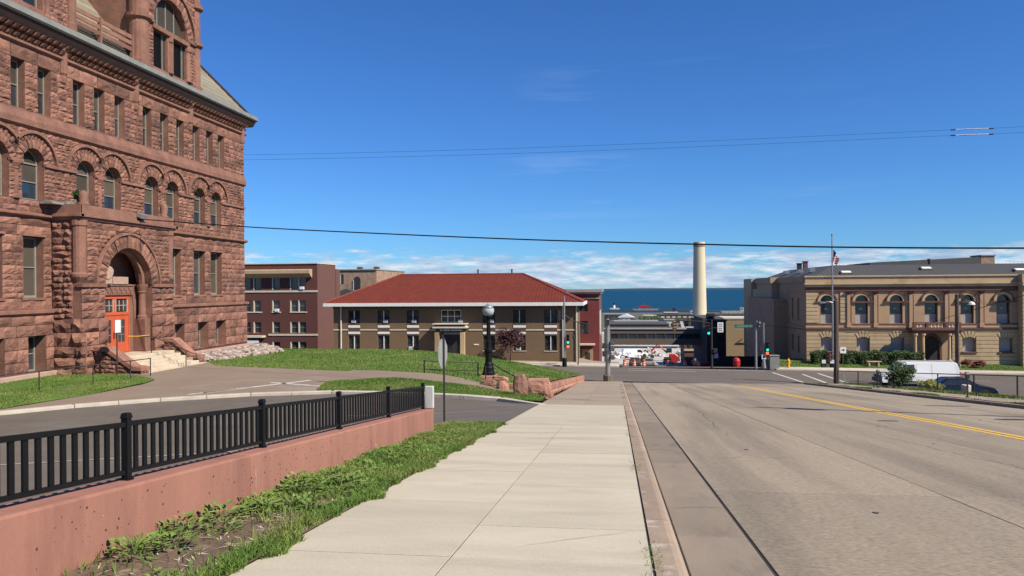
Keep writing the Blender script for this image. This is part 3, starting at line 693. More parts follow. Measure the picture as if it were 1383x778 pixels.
# ------------------------------------------------------------------ sandstone wall along the sidewalk
sw = thing('stone_wall', 'low wall of reddish sandstone blocks between the lawn and the sidewalk', 'wall', (-3.5, 52, zs(52)))
sv_ = [stone_mesh('stone', 'redrock', 500 + i, 3, 2, .45) for i in range(6)]
cap = [MB().box(0, 1, 0, 1, 0, 1).build('cap_stone', 'redrock', bevel=.05, link=False) for i in range(2)]
def wx(y): return -3.42 + (y - 38)*.0205
y = 38.0
while y < 66.6:
    l = random.uniform(.7, 1.25); y2 = min(y + l, 66.9); x = wx(y)
    obj('stone', random.choice(sv_), sw, loc=(x - .02, y + .01, zs(y) - .10), scale=(.16, y2 - y - .02, .30))
    mb = MB(); ht = .50
    b = [(x - .62, y + .012), (x + .06, y + .012), (wx(y2) + .06, y2 - .012), (wx(y2) - .62, y2 - .012)]
    mb.hexa([(p, q, zs(q) + .20) for p, q in b], [(p + random.uniform(-.02, .02), q, zs(q) + ht + random.uniform(-.02, .02)) for p, q in b]); mb.build('cap_stone', 'redrock', sw, bevel=.035)
    y = y2
mb = MB(); strip(mb, -4.0, -3.44, 38, 52, .18, .5); strip(mb, -3.75, -3.15, 52, 66.8, .18, .5); mb.build('core', 'joint', sw)
# tumbled blocks at its near end: each lies there on its own
def block(label, x, y, z, sx, sy, sz, rz=0, rx=0, seed=0, top=1.0):
    rr = random.Random(seed); bm = bmesh.new(); bmesh.ops.create_cube(bm, size=1)
    bmesh.ops.subdivide_edges(bm, edges=bm.edges[:], cuts=2, use_grid_fill=True)
    for v in bm.verts:
        k = 1 - .05*sum(abs(c) > .4 for c in v.co)*(1 if sum(abs(c) > .4 for c in v.co) > 1 else 0)
        tp = 1 if v.co.z < .2 else top
        v.co = Vector((v.co.x*k*tp*sx, v.co.y*k*tp*sy, (v.co.z + .5)*sz)) + Vector([rr.uniform(-.014, .014) for _ in range(3)])
    bmesh.ops.bevel(bm, geom=[e for e in bm.edges if e.calc_face_angle(0) > .5], offset=.05, segments=2, affect='EDGES')
    me = bpy.data.meshes.new('sandstone_block'); bm.to_mesh(me); bm.free(); me.materials.append(M['redrock'])
    o = obj('sandstone_block', me, None, loc=(x, y, z)); o.rotation_euler = (rx, 0, rz); tag(o, label, 'stone', 'sandstone blocks beside the path'); return o
block('tapered upright sandstone block standing in the kerbside grass', -4.25, 34.1, zpatch(-4.25, 34.1) - .06, .66, .5, .95, .1, 0, 1, .72)
block('rounded pinkish block in front of the wall end', -3.75, 35.9, zpatch(-3.8, 35.5) - .02, 1.0, .6, .62, .05, 0, 2, .93)
block('small pale block at the sidewalk edge before the wall end', -3.12, 35.0, zs(35.0) - .05, .55, .5, .36, .3, 0, 3, .9)
block('large flat-topped block closing the near end of the wall', -3.85, 37.9, zs(37.9) + .05, 1.25, .9, .75, .12, 0, 4, .96)
block('long low block next to the large flat-topped block', -5.2, 38.6, zlawn(-5.2, 38.6) - .22, 1.5, .5, .42, -.2, 0, 5, .95)
block('long low block right of the lamp base', -6.5, 40.4, zlawn(-6.5, 40.4) - .18, 1.7, .5, .36, -.25, 0, 6, .95)
block('small broken block between the two long low blocks', -5.55, 37.3, zlawn(-5.5, 37.5) - .1, .6, .5, .55, .5, .15, 7, .8)
block('pale squared block on the path edge right of the lamp', -6.35, 38.0, zdrive(-6.3, 37.6) + .03, .8, .45, .3, -.1, 0, 8, .97)
# ------------------------------------------------------------------ windows (alike windows share meshes); local x = outward, y = u, z = v
WC = {}
def wmesh(w, h, nx, ny, fm, arch=0, fw=.07, blind=0, gm='glass', bm_='blind', mull=.05):
    """sash frame of w x h (plus a semicircular head when arch) and its panes"""
    k = (round(w, 2), round(h, 2), nx, ny, fm, arch, fw, blind, gm, bm_, mull)
    if k in WC: return WC[k]
    f = MB(); hw = w/2
    f.box(-.12, 0, -hw, -hw+fw, 0, h); f.box(-.12, 0, hw-fw, hw, 0, h); f.box(-.12, .005, -hw+fw, hw-fw, 0, fw*1.2)
    if not arch: f.box(-.12, 0, -hw+fw, hw-fw, h-fw, h)
    for i in range(1, nx): y = -hw + w*i/nx; f.box(-.10, -.004, y-mull/2, y+mull/2, fw, h - (0 if arch else fw))
    for j in range(1, ny): z = h*j/ny; f.box(-.10, -.012, -hw+fw, hw-fw, z-mull/2, z+mull/2)
    if arch:
        f.box(-.11, -.006, -hw+fw, hw-fw, h-.035, h+.035)
        N_ = 10
        for i in range(N_):
            a, b = PI*i/N_, PI*(i+1)/N_
            pr = [(r*math.cos(t), h + r*math.sin(t)) for r, t in ((hw, a), (hw, b), (hw-fw, b), (hw-fw, a))]
            f.hexa([(-.12, *q) for q in pr], [(0, *q) for q in pr])
        if nx > 1 : f.box(-.10, -.004, -mull/2, mull/2, h, h+hw-fw)
    panes = []
    zb = [0] + ([h*j/ny for j in range(1, ny)] if ny > 1 else []) + [h]
    for j in range(len(zb)-1):
        p = MB(); p.box(-.085, -.07, -hw+.02, hw-.02, zb[j]+.01, zb[j+1]-.005); up = j >= len(zb)-2
        panes.append((p, bm_ if (blind and (up or blind > 1)) else gm))
    if arch:
        p = MB(); p.prism(archpoly(0, hw-.02, h, h+.001, 10), lambda u, v, d: (d, u, v), -.085, -.07); panes.append((p, bm_ if blind else gm))
    fme = f.build('window', fm, link=False); pm_ = [p.build('pane', g_, link=False) for p, g_ in panes]
    WC[k] = (fme, pm_); return WC[k]
def window(parent, pos, w, h, face='X', nx=1, ny=2, fm='frame', **kw):
    fme, ps = wmesh(w, h, nx, ny, fm, **kw)
    rz = {'X': 0, 'Y': -PI/2, '-X': PI}[face]
    o = obj('window', fme, parent, loc=pos, rotz=rz)
    for p in ps:
        c = bpy.data.objects.new('pane', p); COL.objects.link(c); c.parent = o
    return o

# ================================================================== the red sandstone school
GZ = -3.05; XS = -30.0
sch = thing('school_building', 'tall red sandstone school with arched windows and orange entrance doors', 'building', (-36, 45, GZ))
# openings in the main wall plane
def wid(c, w): return (c - w/2, c + w/2)
TOP = [wid(c, .93) for c in (28.6, 30.35, 32.1, 33.45+.0, 35.33, 37.15, 39.8, 41.55, 43.45, 46.2, 48.1, 50.0, 52.05, 53.9, 55.6) if c != 33.45] 
TOP = [wid(c, .93) for c in (26.3, 28.0, 29.7, 33.5, 35.33, 37.15, 39.8, 41.55, 43.4, 46.2, 48.1, 50.0, 52.05, 53.9, 55.6)]
ARC = [27.1, 29.5, 33.95, 36.33, 40.33, 42.7, 46.6, 49.0, 52.45, 54.8]; AHW = .76; ASP = 8.27
FST = [(26.2, 27.6), (29.2, 30.6), (32.85, 34.25), (35.62, 37.0), (48.55, 49.93), (51.63, 53.1), (53.97, 55.55)]
BAS = [(26.4, 27.6), (29.4, 30.6), (32.95, 34.2), (35.75, 37.0), (48.9, 50.14), (51.9, 53.3), (54.45, 55.9)]
holes = [rect(a, b, 10.9, 13.42) for a, b in TOP] + [archpoly(c, AHW, 6.35, ASP) for c in ARC] + [rect(a, b, 1.25, 4.47) for a, b in FST]
Y0, Y1 = 22.0, 59.25
mb = MB(); holed(mb, rect(Y0, Y1, .1, 15.6), holes, FX(XS), .62, 1, 0)
mb.build('wall', ['trim', 'joint'], sch, fixn=False)
XB = XS + .14                                               # battered basement wall
mb = MB(); holed(mb, rect(Y0, Y1 + .12, -3.3, .35), [rect(a, b, -2.6, -.72) for a, b in BAS], FX(XB), .9, 1, 0)
mb.build('basement_wall', ['trim', 'joint'], sch, fixn=False)
mb = MB(); mb.box(-48, XS - .75, Y0, Y1, -3.3, 15.6); mb.box(XS-.76, XS-.003, Y1 - .25, Y1, -3.2, 15.6); mb.box(XS-.76, XS-.01, Y0, Y0+.3, -3.2, 15.6); mb.build('core', 'joint', sch)
mb = MB(); mb.box(XS - .5, XS + .42, Y0, 38.0, -3.3, -2.62); mb.box(XS - .5, XS + .40, 45.5, Y1 + .35, -3.4, -2.75); mb.build('plinth', 'plinth', sch, bevel=.03)
# ---- stones
SV = [stone_mesh('stone', 'stone', i, 4, 3) for i in range(12)]
ST = []                                                     # (u, v, w, h, X, depth, face)
def addst(L, X, d=.12, face='X'): ST.extend([(u, v, w, h, X, d, face) for u, v, w, h in L])
HB = [(a, b, -2.6, -.72) for a, b in BAS]; HF = [(a, b, 1.25, 4.47) for a, b in FST]; HT = [(a, b, 10.9, 13.42) for a, b in TOP]
PORCH = (37.62, 46.22)
hp = [(PORCH[0], PORCH[1], -4, 6.4)]
addst(layout(Y0, Y1 + .1, [-2.62, -2.0, -1.36, -.72], (.5, .95), HB + hp), XB, .13)
addst(layout(Y0, Y1 + .1, [-.72, -.14, .36], (1.0, 1.7), hp), XB, .12)
addst(layout(Y0, Y1, [.66, 1.25], (.9, 1.5), hp), XS, .10)
addst(layout(Y0, Y1, courses(1.25, 4.47, .27, .44), (.5, 1.0), HF + hp), XS, .12)
addst(layout(Y0, Y1, [4.47, 5.0, 5.42], (1.1, 1.9), hp), XS, .13)
HA = [(c - AHW, c + AHW, 6.35, ASP) for c in ARC]; AA = [(c, ASP, 1.52) for c in ARC]
addst(layout(Y0, Y1, courses(5.68, 6.32, .28, .34), (.5, 1.1)), XS, .10)
addst(layout(Y0, Y1, courses(6.32, 8.16, .16, .30), (.35, .9), HA), XS, .11)
addst(layout(Y0, Y1, courses(8.36, 10.02, .15, .27), (.35, .9), [], AA), XS, .11)
addst(layout(Y0, Y1, courses(10.9, 13.42, .20, .36), (.38, .8), HT), XS, .11)
addst(layout(Y0, Y1, [13.42, 14.14], (1.3, 1.95)), XS, .13)
# ---- string courses and sills
mb = MB()
def belt(x, y0, y1, prof):
    vs = [(x + d, y, z) for y in (y0, y1) for d, z in prof]; n = len(prof)
    mb.add(vs, [(i, (i+1) % n, n+(i+1) % n, n+i) for i in range(n)] + [tuple(range(n)), tuple(range(2*n-1, n-1, -1))])
for a, b in ((Y0, PORCH[0]), (PORCH[1], Y1 + .2)):
    belt(XS - .1, a, b, [(0, .36), (.3, .36), (.42, .46), (.42, .62), (.22, .66), (0, .66)])
belt(XS - .1, Y0, Y1 + .2, [(0, 5.42), (.16, 5.42), (.36, 5.52), (.36, 5.62), (.2, 5.68), (0, 5.68)])
belt(XS - .1, Y0, Y1 + .05, [(0, 9.98), (.12, 9.98), (.30, 10.12), (.30, 10.42), (.14, 10.86), (.14, 10.9), (0, 10.9)])
belt(XS - .1, Y0, Y1 + .2, [(0, 14.14), (.14, 14.14), (.30, 14.24), (.30, 14.36), (0, 14.40)])
mb.build('string_course', 'trim', sch)
mb = MB()
edges = sorted([(c - AHW, c + AHW) for c in ARC]); x = Y0
for a, b in edges + [(Y1, Y1)]:
    if a > x: m_ = MB(); m_.box(XS - .1, XS + .17, x, a, 8.16, 8.34); m_.build('impost_band', 'trim', sch, bevel=.02)
    x = b
for a, b in TOP:
    m_ = MB(); m_.box(XS - .2, XS + .05, a, b, 10.86, 10.935); m_.build('sill', 'trim', sch)
for a, b in FST:
    m_ = MB(); m_.box(XS - .2, XS + .10, a - .12, b + .12, 1.13, 1.27); m_.build('sill', 'trim', sch, bevel=.015)
    m_ = MB(); m_.box(XS - .1, XS + .13, a - .1, b + .1, 4.45, 4.56); m_.build('lintel_moulding', 'trim', sch)
# ---- arches: voussoirs, hood moulds
def vous(X, cu, cv, r0, r1, n, a0, a1, d, name, mt, seed=0, parent=sch):
    rr = random.Random(seed)
    for i in range(n):
        a, b = a0 + (a1-a0)*i/n, a0 + (a1-a0)*(i+1)/n; g = .03/n*3
        gp = .020/((r0+r1)/2); A = a + gp; B = b - gp
        pr = [(r, t) for r in (r0, (r0+r1)/2, r1) for t in (A, (A+B)/2, B)]
        dd_ = rr.uniform(-.2, .25)*d
        vs = [(X + dd_ + (d*(.75 + rr.uniform(0, .5)) if k == 4 else d*.35 + rr.uniform(0, d*.3)), cu + r*math.cos(t), cv + r*math.sin(t)) for k, (r, t) in enumerate(pr)]
        vs += [(X - .02, cu + r*math.cos(t), cv + r*math.sin(t)) for r, t in ((r0, A), (r0, (A+B)/2), (r0, B), (r1, B), (r1, (A+B)/2), (r1, A))]
        fs = [(0, 1, 4, 3), (1, 2, 5, 4), (3, 4, 7, 6), (4, 5, 8, 7), (9, 10, 1, 0), (10, 11, 2, 1), (11, 12, 8, 5, 2), (12, 13, 7, 8), (13, 14, 6, 7), (14, 9, 0, 3, 6)]
        m_ = MB(); m_.add(vs, fs); m_.build(name, mt, parent)
hood = None
def hoodm(X, cu, cv, r, w, d, a0, a1, n=14):
    for i in range(n):
        a, b = a0 + (a1-a0)*i/n, a0 + (a1-a0)*(i+1)/n
        q = [(r, a), (r, b), (r+w, b), (r+w, a)]
        hood.hexa([(X - .02, cu + s*math.cos(t), cv + s*math.sin(t)) for s, t in q], [(X + d, cu + s*math.cos(t), cv + s*math.sin(t)) for s, t in q])
for i, c in enumerate(ARC):
    lo = any(abs(c - o - 2.38) < .2 for o in ARC); hi = any(abs(o - c - 2.38) < .2 for o in ARC)
    lim = math.acos(1.19/1.55)
    vous(XS, c, ASP, AHW, 1.19 if (lo or hi) else 1.5, 11, 0, PI, .14, 'voussoir', 'stone', i)
    # outer ring of stones above the inner one, down to where it meets its neighbour
    hood = MB(); hoodm(XS, c, ASP, 1.52, .15, .20, lim if hi else .05, PI - lim if lo else PI - .05); hood.build('hood_mould', 'trim', sch)
    for s, e in ((lim if hi else .05, PI - lim if lo else PI - .05),):
        vous(XS, c, ASP, 1.2, 1.51, 13, max(s, .02), min(e, PI - .02), .11, 'arch_stone', 'stone', 50 + i)
# ---- pillars between the paired arched windows, corbelled shafts, corbel table
pil = MB(); pil.lathe((0, 0, 0), [(.26, 0), (.26, .12), (.2, .2), (.2, 1.45), (.25, 1.5), (.22, 1.55), (.34, 1.78), (.34, 1.9)], 12); pilm = pil.build('pillar', 'trim', link=False, smooth=False)
for i in range(0, len(ARC), 2): obj('pillar', pilm, sch, loc=(XS - .06, (ARC[i] + ARC[i+1])/2, 6.33))
sh = MB(); sh.lathe((0, 0, 0), [(.05, 0), (.16, .12), (.20, .35), (.17, .5), (.24, .62), (.24, 1.75), (.32, 1.85), (.32, 2.0), (.36, 2.2)], 10); shm = sh.build('corbel_shaft', 'trim', link=False)
for y in (31.6, 38.55, 44.95, 51.25, 58.9): obj('corbel_shaft', shm, sch, loc=(XS + .02, y, 12.9))
cb = MB(); cb.hexa([(-.2, -.12, .06), (.26, -.12, .10), (.26, .12, .10), (-.2, .12, .06)], [(-.2, -.12, .25), (.40, -.12, .25), (.40, .12, .25), (-.2, .12, .25)]); cbm = cb.build('corbel', 'trim', bevel=.012, link=False)
y = 31.85
while y < 59.2:
    obj('corbel', cbm, sch, loc=(XS - .04, y, 14.38)); obj('corbel', cbm, sch, loc=(XS + .14, y + .23, 14.72)); y += .46
mb = MB(); mb.box(XS - .2, XS + .02, Y0, Y1, 14.4, 15.1); mb.build('corbel_backing', 'joint', sch)  # its dark colour stands for the shadow cast between corbels
# ---- eaves: soffit, gutter
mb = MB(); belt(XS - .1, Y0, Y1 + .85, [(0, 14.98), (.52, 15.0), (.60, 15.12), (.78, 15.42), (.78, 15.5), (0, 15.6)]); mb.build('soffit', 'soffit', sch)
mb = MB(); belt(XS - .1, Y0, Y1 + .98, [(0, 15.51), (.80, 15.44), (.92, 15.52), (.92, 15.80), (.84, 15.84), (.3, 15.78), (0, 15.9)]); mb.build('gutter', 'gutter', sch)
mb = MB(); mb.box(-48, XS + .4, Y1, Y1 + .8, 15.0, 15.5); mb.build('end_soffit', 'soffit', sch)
# ---- roof: hipped, in slate courses
mb = MB(); e0 = XS + .30; rz0 = 15.72; sl_ = 1.25; n = 26; ye = Y1 + .75
for i in range(n):
    a, b = i*.34, (i+1)*.34
    xa, xb = e0 - a, e0 - b; za, zb = rz0 + a*sl_, rz0 + b*sl_
    mb.hexa([(xa, Y0, za), (xa, ye - a, za), (xb, ye - b, zb), (xb, Y0, zb)], [(xa, Y0, za + .06), (xa, ye - a, za + .06), (xb, ye - b, zb + .01), (xb, Y0, zb + .01)])
    mb.hexa([(xa, ye - a, za), (-48 + a, ye - a, za), (-48 + b, ye - b, zb), (xb, ye - b, zb)], [(xa, ye - a, za + .06), (-48 + a, ye - a, za + .06), (-48 + b, ye - b, zb + .01), (xb, ye - b, zb + .01)])
stuff(mb.build('slate_courses', 'slate', sch))
mb = MB(); mb.tube([(e0 + .03, ye + .02, rz0 + .1), (e0 - 8.8, ye - 8.8, rz0 + 8.8*sl_ + .1)], .11, 6); mb.build('roof_hip', 'soffit', sch)
# ---- dormer with louvred arch window above the eaves
dm = 'dormer'; XD = XS + .34
mb = MB(); holed(mb, rect(44.95, 52.0, 15.7, 27), [rect(46.42, 48.05, 16.2, 18.62), rect(48.75, 50.35, 16.2, 18.62), archpoly(48.38, 2.0, 18.95, 19.1)], FX(XD), .55)
mb.box(-38, XD - .56, 44.95, 52.0, 15.7, 27); mb.box(XD-.56, XD-.003, 44.95, 45.25, 15.7, 27); mb.box(XD-.56, XD-.003, 51.7, 52.0, 15.7, 27)
dorm = mb.build('dormer', 'trim', sch, fixn=False)
addst(layout(45.9, 51.4, courses(15.9, 18.6, .2, .3), (.28, .6), [(46.42, 48.05, 16, 18.63), (48.05, 48.75, 15, 20), (48.75, 50.35, 16, 18.63), (50.35, 50.75, 15, 20)]), XD, .10)
addst(layout(45.9, 51.4, courses(18.98, 22.5, .2, .32), (.3, .6), [], [(48.38, 19.1, 2.95)]), XD, .10)
vous(XD, 48.38, 19.1, 2.02, 2.75, 17, 0, PI, .14, 'voussoir', 'stone', 77)
hood = MB(); hoodm(XD, 48.38, 19.1, 2.77, .16, .22, 0, PI, 20); hood.build('dormer_hood_mould', 'trim', sch)
mb = MB(); mb.box(XD - .5, XD + .14, 46.3, 50.6, 18.64, 18.94); mb.box(XD - .5, XD + .16, 44.9, 46.42, 18.95, 19.18); mb.box(XD - .5, XD + .16, 50.36, 52.1, 18.95, 19.18); mb.build('dormer_lintel', 'trim', sch, bevel=.02)
lou = MB(); [lou.hexa([(-.02, -.8, z), (.10, -.8, z - .07), (.10, .8, z - .07), (-.02, .8, z)], [(-.02, -.8, z + .02), (.10, -.8, z - .05), (.10, .8, z - .05), (-.02, .8, z + .02)]) for z in [.12 + .125*i for i in range(19)]]
fr_ = MB(); fr_.box(-.1, .1, -.82, -.68, 0, 2.42); fr_.box(-.1, .1, .68, .82, 0, 2.42); fr_.box(-.2, -.1, -.8, .8, 0, 2.42)
lm = lou.build('louvre_slats', 'dframe', link=False); fm_ = fr_.build('louvre_window', 'dframe', link=False)
for c in (47.235, 49.55):
    f_ = obj('louvre_window', fm_, sch, loc=(XD - .32, c, 16.2)); l_ = obj('louvre_slats', lm, f_, loc=(XD - .30, c, 16.2)); stuff(l_)
    m_ = MB(); m_.box(XD - .26, XD - .22, c + .45, c + .66, 16.2, 18.6); m_.build('louvre_jamb', 'frame', sch)
mb = MB(); mb.prism(archpoly(48.38, 2.0, 18.95, 19.1, 14), lambda u, v, d: (XD + d, u, v), -.42, -.38); mb.build('lunette', 'blind', sch)
mb = MB(); [mb.box(XD - .40, XD - .34, y - .04, y + .04, 18.95, 20.95) for y in (47.4, 48.38, 49.36)]; mb.build('lunette_bars', 'frame', sch)
col = MB(); col.lathe((0, 0, 0), [(.30, 0), (.30, .1), (.22, .18), (.2, 2.05), (.27, 2.12), (.30, 2.35), (.30, 2.44)], 12); colm = col.build('column', 'trim', link=False)
obj('column', colm, sch, loc=(XD - .12, 48.4, 16.2)); obj('column', colm, sch, loc=(XD - .08, 50.6, 16.2))
tur = MB(); tur.lathe((0, 0, 0), [(.72, 0), (.74, .35), (.62, .42), (.62, 2.9), (.80, 3.02), (.80, 3.24), (.62, 3.3), (.60, 10)], 16); turm = tur.build('turret_shaft', 'trim', link=False)
obj('turret_shaft', turm, sch, loc=(XD - .30, 45.35, 15.86))
tur = MB(); tur.lathe((0, 0, 0), [(.50, 0), (.52, .3), (.40, .36), (.40, 3.1), (.60, 3.2), (.60, 3.38), (.42, 3.45), (.40, 5.7), (.62, 5.85), (.62, 6.1), (.42, 6.2), (.4, 10)], 14); obj('turret_shaft', tur.build('turret_shaft', 'trim', link=False), sch, loc=(XD - .22, 51.75, 15.86))
# ---- wall dormer left of it, and the iron-red railing between them
mb = MB(); holed(mb, rect(30.5, 39.05, 15.7, 26), [rect(34.6, 36.7, 16.3, 19.5), rect(31.6, 33.6, 16.3, 19.5)], FX(XD), .5)
mb.box(-38, XD - .51, 30.5, 39.05, 15.7, 26); mb.box(XD-.51, XD-.003, 38.75, 39.05, 15.7, 26); mb.build('wall_dormer', 'trim', sch, fixn=False)
addst(layout(37.15, 38.5, courses(15.9, 21, .22, .36), (.3, .7)), XD, .10)
for c in (35.65, 32.6): window(sch, (XD - .3, c, 16.3), 2.0, 3.15, nx=2, gm='bluegl')
mb = MB(); mb.lathe((XD + .02, 36.95, 15.86), [(.2, 0), (.2, .2), (.13, .3), (.13, 8)], 10); mb.lathe((XD - .02, 38.78, 15.86), [(.34, 0), (.34, .4), (.30, .5), (.30, 8)], 12); mb.build('dormer_shafts', 'trim', sch)
for k, z in enumerate((16.55, 16.92, 17.3)):
    m_ = MB(); m_.box(XS + .06, XS + .14, 39.1, 44.65, z, z + .26); m_.build('eave_rail', 'trim', sch, bevel=.02)
for y in (39.2, 41.55, 44.55):
    m_ = MB(); m_.box(XS + .0, XS + .20, y - .07, y + .07, 15.86, 17.62); m_.build('eave_rail_post', 'trim', sch)
# windows of the main wall
for a, b in TOP: window(sch, (XS - .33, (a+b)/2, 10.93), b - a - .04, 2.46, blind=random.choice((1, 1, 1, 2, 0)))
for c in ARC: window(sch, (XS - .34, c, 6.36), 2*AHW - .06, ASP - 6.36, arch=1, blind=1, gm='bluegl')
for a, b in FST: window(sch, (XS - .36, (a+b)/2, 1.27), b - a - .06, 3.16, blind=random.choice((1, 2)), fw=.10)
for a, b in BAS: window(sch, (XB - .60, (a+b)/2, -2.6), b - a - .06, 1.85, fw=.08, blind=0)
# ================================================================== entrance porch
XP = XS + 1.7; PC = 41.72; PR0, PR1, PSP = 2.12, 3.0, 1.98
por = 'porch'
mb = MB(); to = FX(XP)
opening = [(39.55, GZ), (43.95, GZ), (43.95, PSP)] + [(PC + PR0*math.cos(PI*i/16), PSP + PR0*math.sin(PI*i/16)) for i in range(1, 16)] + [(39.55, PSP)]
outer = [(PORCH[0], GZ), (39.55, GZ)] ; 
v_out = [(PORCH[0], GZ), (39.55, GZ), (39.55, PSP)] + [(PC + PR0*math.cos(PI*i/16), PSP + PR0*math.sin(PI*i/16)) for i in range(15, 0, -1)] + [(43.95, PSP), (43.95, GZ), (PORCH[1], GZ), (PORCH[1], 6.1), (PORCH[0], 6.1)]
v, f = tri2d(v_out); mb.add([to(a, b, 0) for a, b in v], f, 1)
for i in range(len(v_out)):
    a, b = v_out[i], v_out[(i+1) % len(v_out)]
    if 1 <= i <= 18: mb.quad(to(*a, 0), to(*b, 0), to(*b, -.95), to(*a, -.95))
mb.box(XS, XP - .003, PORCH[0], PORCH[0] + .3, GZ, 6.1); mb.box(XS, XP - .003, PORCH[1] - .3, PORCH[1], GZ, 6.1)
mb.build('porch_wall', ['trim', 'joint'], sch, fixn=False)
mb = MB(); mb.box(XS - .2, XP + .02, PORCH[0], PORCH[1], 6.1, 6.25); mb.build('porch_roof', 'joint', sch)
# porch back: jambs, frieze, dark vault above
XDoor = XS + .80
mb = MB(); mb.box(XDoor - .25, XDoor - .003, 38.2, 40.32, GZ, PSP); mb.box(XDoor - .25, XDoor - .003, 43.12, 45.4, GZ, PSP); mb.box(XDoor - .25, XDoor - .002, 40.32, 43.12, 1.24, PSP)
mb.box(XS + .01, XS + .06, 38.2, 45.4, GZ, 5.5); mb.build('porch_back', 'trim', sch)
mb = MB(); mb.box(XDoor - .1, XDoor + .10, 39.4, 43.3, 1.34, 1.88); mb.box(XDoor - .1, XDoor + .16, 39.4, 43.3, 1.88, 1.98); mb.build('frieze', 'trim', sch, bevel=.01)
mb = MB()
for i in range(9):
    y = 39.62 + .42*i
    for s in (-1, 1): mb.hexa([(XDoor + .10, y - .16, 1.61 - s*.18), (XDoor + .10, y - .10, 1.61 - s*.18), (XDoor + .10, y + .16, 1.61 + s*.18), (XDoor + .10, y + .10, 1.61 + s*.18)], [(XDoor + .14, y - .16, 1.61 - s*.18), (XDoor + .14, y - .10, 1.61 - s*.18), (XDoor + .14, y + .16, 1.61 + s*.18), (XDoor + .14, y + .10, 1.61 + s*.18)])
mb.build('frieze_carving', 'trim', sch)
# carved shield and block on the lintel
sh_ = [(40.28, 2.0), (40.28, 2.5), (40.12, 2.62), (40.12, 2.86), (40.40, 3.02), (40.72, 3.06), (41.02, 2.98), (41.2, 2.8), (41.16, 2.56), (41.06, 2.44), (41.06, 2.0)]
mb = MB(); mb.prism(sh_, lambda u, v, d: (XDoor + .1 + d, u, v), 0, .24); shd = mb.build('carved_shield', 'plinth', sch, bevel=.03)
mb = MB(); mb.prism([(40.34, 2.34), (40.34, 2.78), (40.66, 2.92), (40.98, 2.78), (40.98, 2.42), (40.66, 2.24)], lambda u, v, d: (XDoor + .34 + d, u, v), 0, .05); mb.build('shield_boss', 'plinth', shd, bevel=.015)
mb = MB(); mb.box(XDoor, XDoor + .22, 41.3, 42.7, 1.98, 2.42); mb.build('lintel_block', 'plinth', sch, bevel=.02)
# inner order: second arch ring and column on the right jamb
hood = MB(); hoodm(XP - .55, PC, PSP, 1.86, .24, .2, 0, PI, 18); hood.build('inner_arch', 'trim', sch)
cl = MB(); cl.lathe((0, 0, 0), [(.30, 0), (.30, .15), (.22, .25), (.20, 1.55), (.26, 1.62), (.24, 1.7), (.34, 2.0), (.36, 2.1)], 14); clm = cl.build('porch_column', 'trim', link=False)
for y in (43.78, 39.72): obj('porch_column', clm, sch, loc=(XP - .52, y, -.12))
for a, b in ((43.45, 43.96), (39.54, 39.9)): m_ = MB(); m_.box(XP - 1.0, XP - .10, a, b, -2.1, -.12); m_.build('jamb_base', 'trim', sch, bevel=.03)
vous(XP, PC, PSP, PR0, PR1 - .14, 21, 0, PI, .15, 'portal_voussoir', 'stone', 5)
hood = MB(); hoodm(XP, PC, PSP, PR1 - .13, .14, .17, 0, PI, 24); hood.build('portal_hood', 'trim', sch)
hpor = [(39.55, 43.95, GZ, PSP)]
addst(layout(PORCH[0] + .5, PORCH[1] - .4, courses(2.15, 5.0, .18, .30), (.35, .9), [], [(PC, PSP, PR1 + .02)]), XP, .11)
addst(layout(PORCH[0] + .45, PORCH[1] - .35, [5.0, 5.42], (1.1, 1.8)), XP, .13)
addst(layout(PORCH[0], PORCH[1], [.12, .55, .98, 1.40, 1.78], (.7, 1.4), hpor), XP, .20)
addst(layout(PORCH[0] - .1, PORCH[1] + .08, [-1.35, -.62, .12], (1.0, 2.0), [(39.75, 43.9, -5, 3)]), XP + .02, .30)
addst(layout(PORCH[0] - .15, PORCH[1] + .1, [-3.1, -2.55, -1.95, -1.35], (.9, 1.6), [(39.4, 44.1, -5, 3)]), XP + .03, .36)
# side of the porch that faces up the avenue (u = X)
addst(layout(XS + .1, XP - .45, courses(.12, 5.3, .24, .44), (.55, .85)), PORCH[0], .20, 'Y')
addst(layout(XS + .1, XP + .2, [-.62, .12], (.8, 1.2)), PORCH[0], .26, 'Y')
addst(layout(XS + .15, XP + .36, [-3.1, -2.55, -1.95, -1.35, -.62], (.9, 1.3)), PORCH[0], .30, 'Y')
mb = MB()
def pbelt(z0, z1, d, y0=PORCH[0], y1=PORCH[1]):
    mb.box(XS - .1, XP + d, y0 - d, y0, z0, z1); mb.box(XP - .1, XP + d, y0 - d + .002, y1 + d - .002, z0 + .001, z1 - .001); mb.box(XS - .1, XP + d, y1, y1 + d, z0, z1)
pbelt(5.42, 5.56, .14); pbelt(5.56, 5.74, .26); pbelt(5.74, 6.22, .12)
mb.build('porch_cornice', 'trim', sch, bevel=.02)
mb = MB(); mb.box(XP - .2, XP + .20, PORCH[0] - .1, 39.56, 1.80, 2.0); mb.box(XP - .2, XP + .20, 43.94, PORCH[1] + .1, 1.80, 2.0); mb.box(XP - 1.0, XP - .201, 39.40, 39.6, 1.8, 2.0); mb.box(XP - 1.0, XP - .201, 43.9, 44.1, 1.8, 2.0); mb.build('porch_impost', 'trim', sch, bevel=.02)
sf = MB(); sf.lathe((0, 0, 0), [(.16, 0), (.40, .35), (.42, .5), (.36, .6), (.36, 3.05), (.42, 3.12), (.42, 3.4)], 14); sfm = sf.build('corner_shaft', 'trim', link=False)
obj('corner_shaft', sfm, sch, loc=(XP - .22, PORCH[0] + .2, 2.0)); obj('corner_shaft', sfm, sch, loc=(XP - .25, PORCH[1] - .22, 2.0))
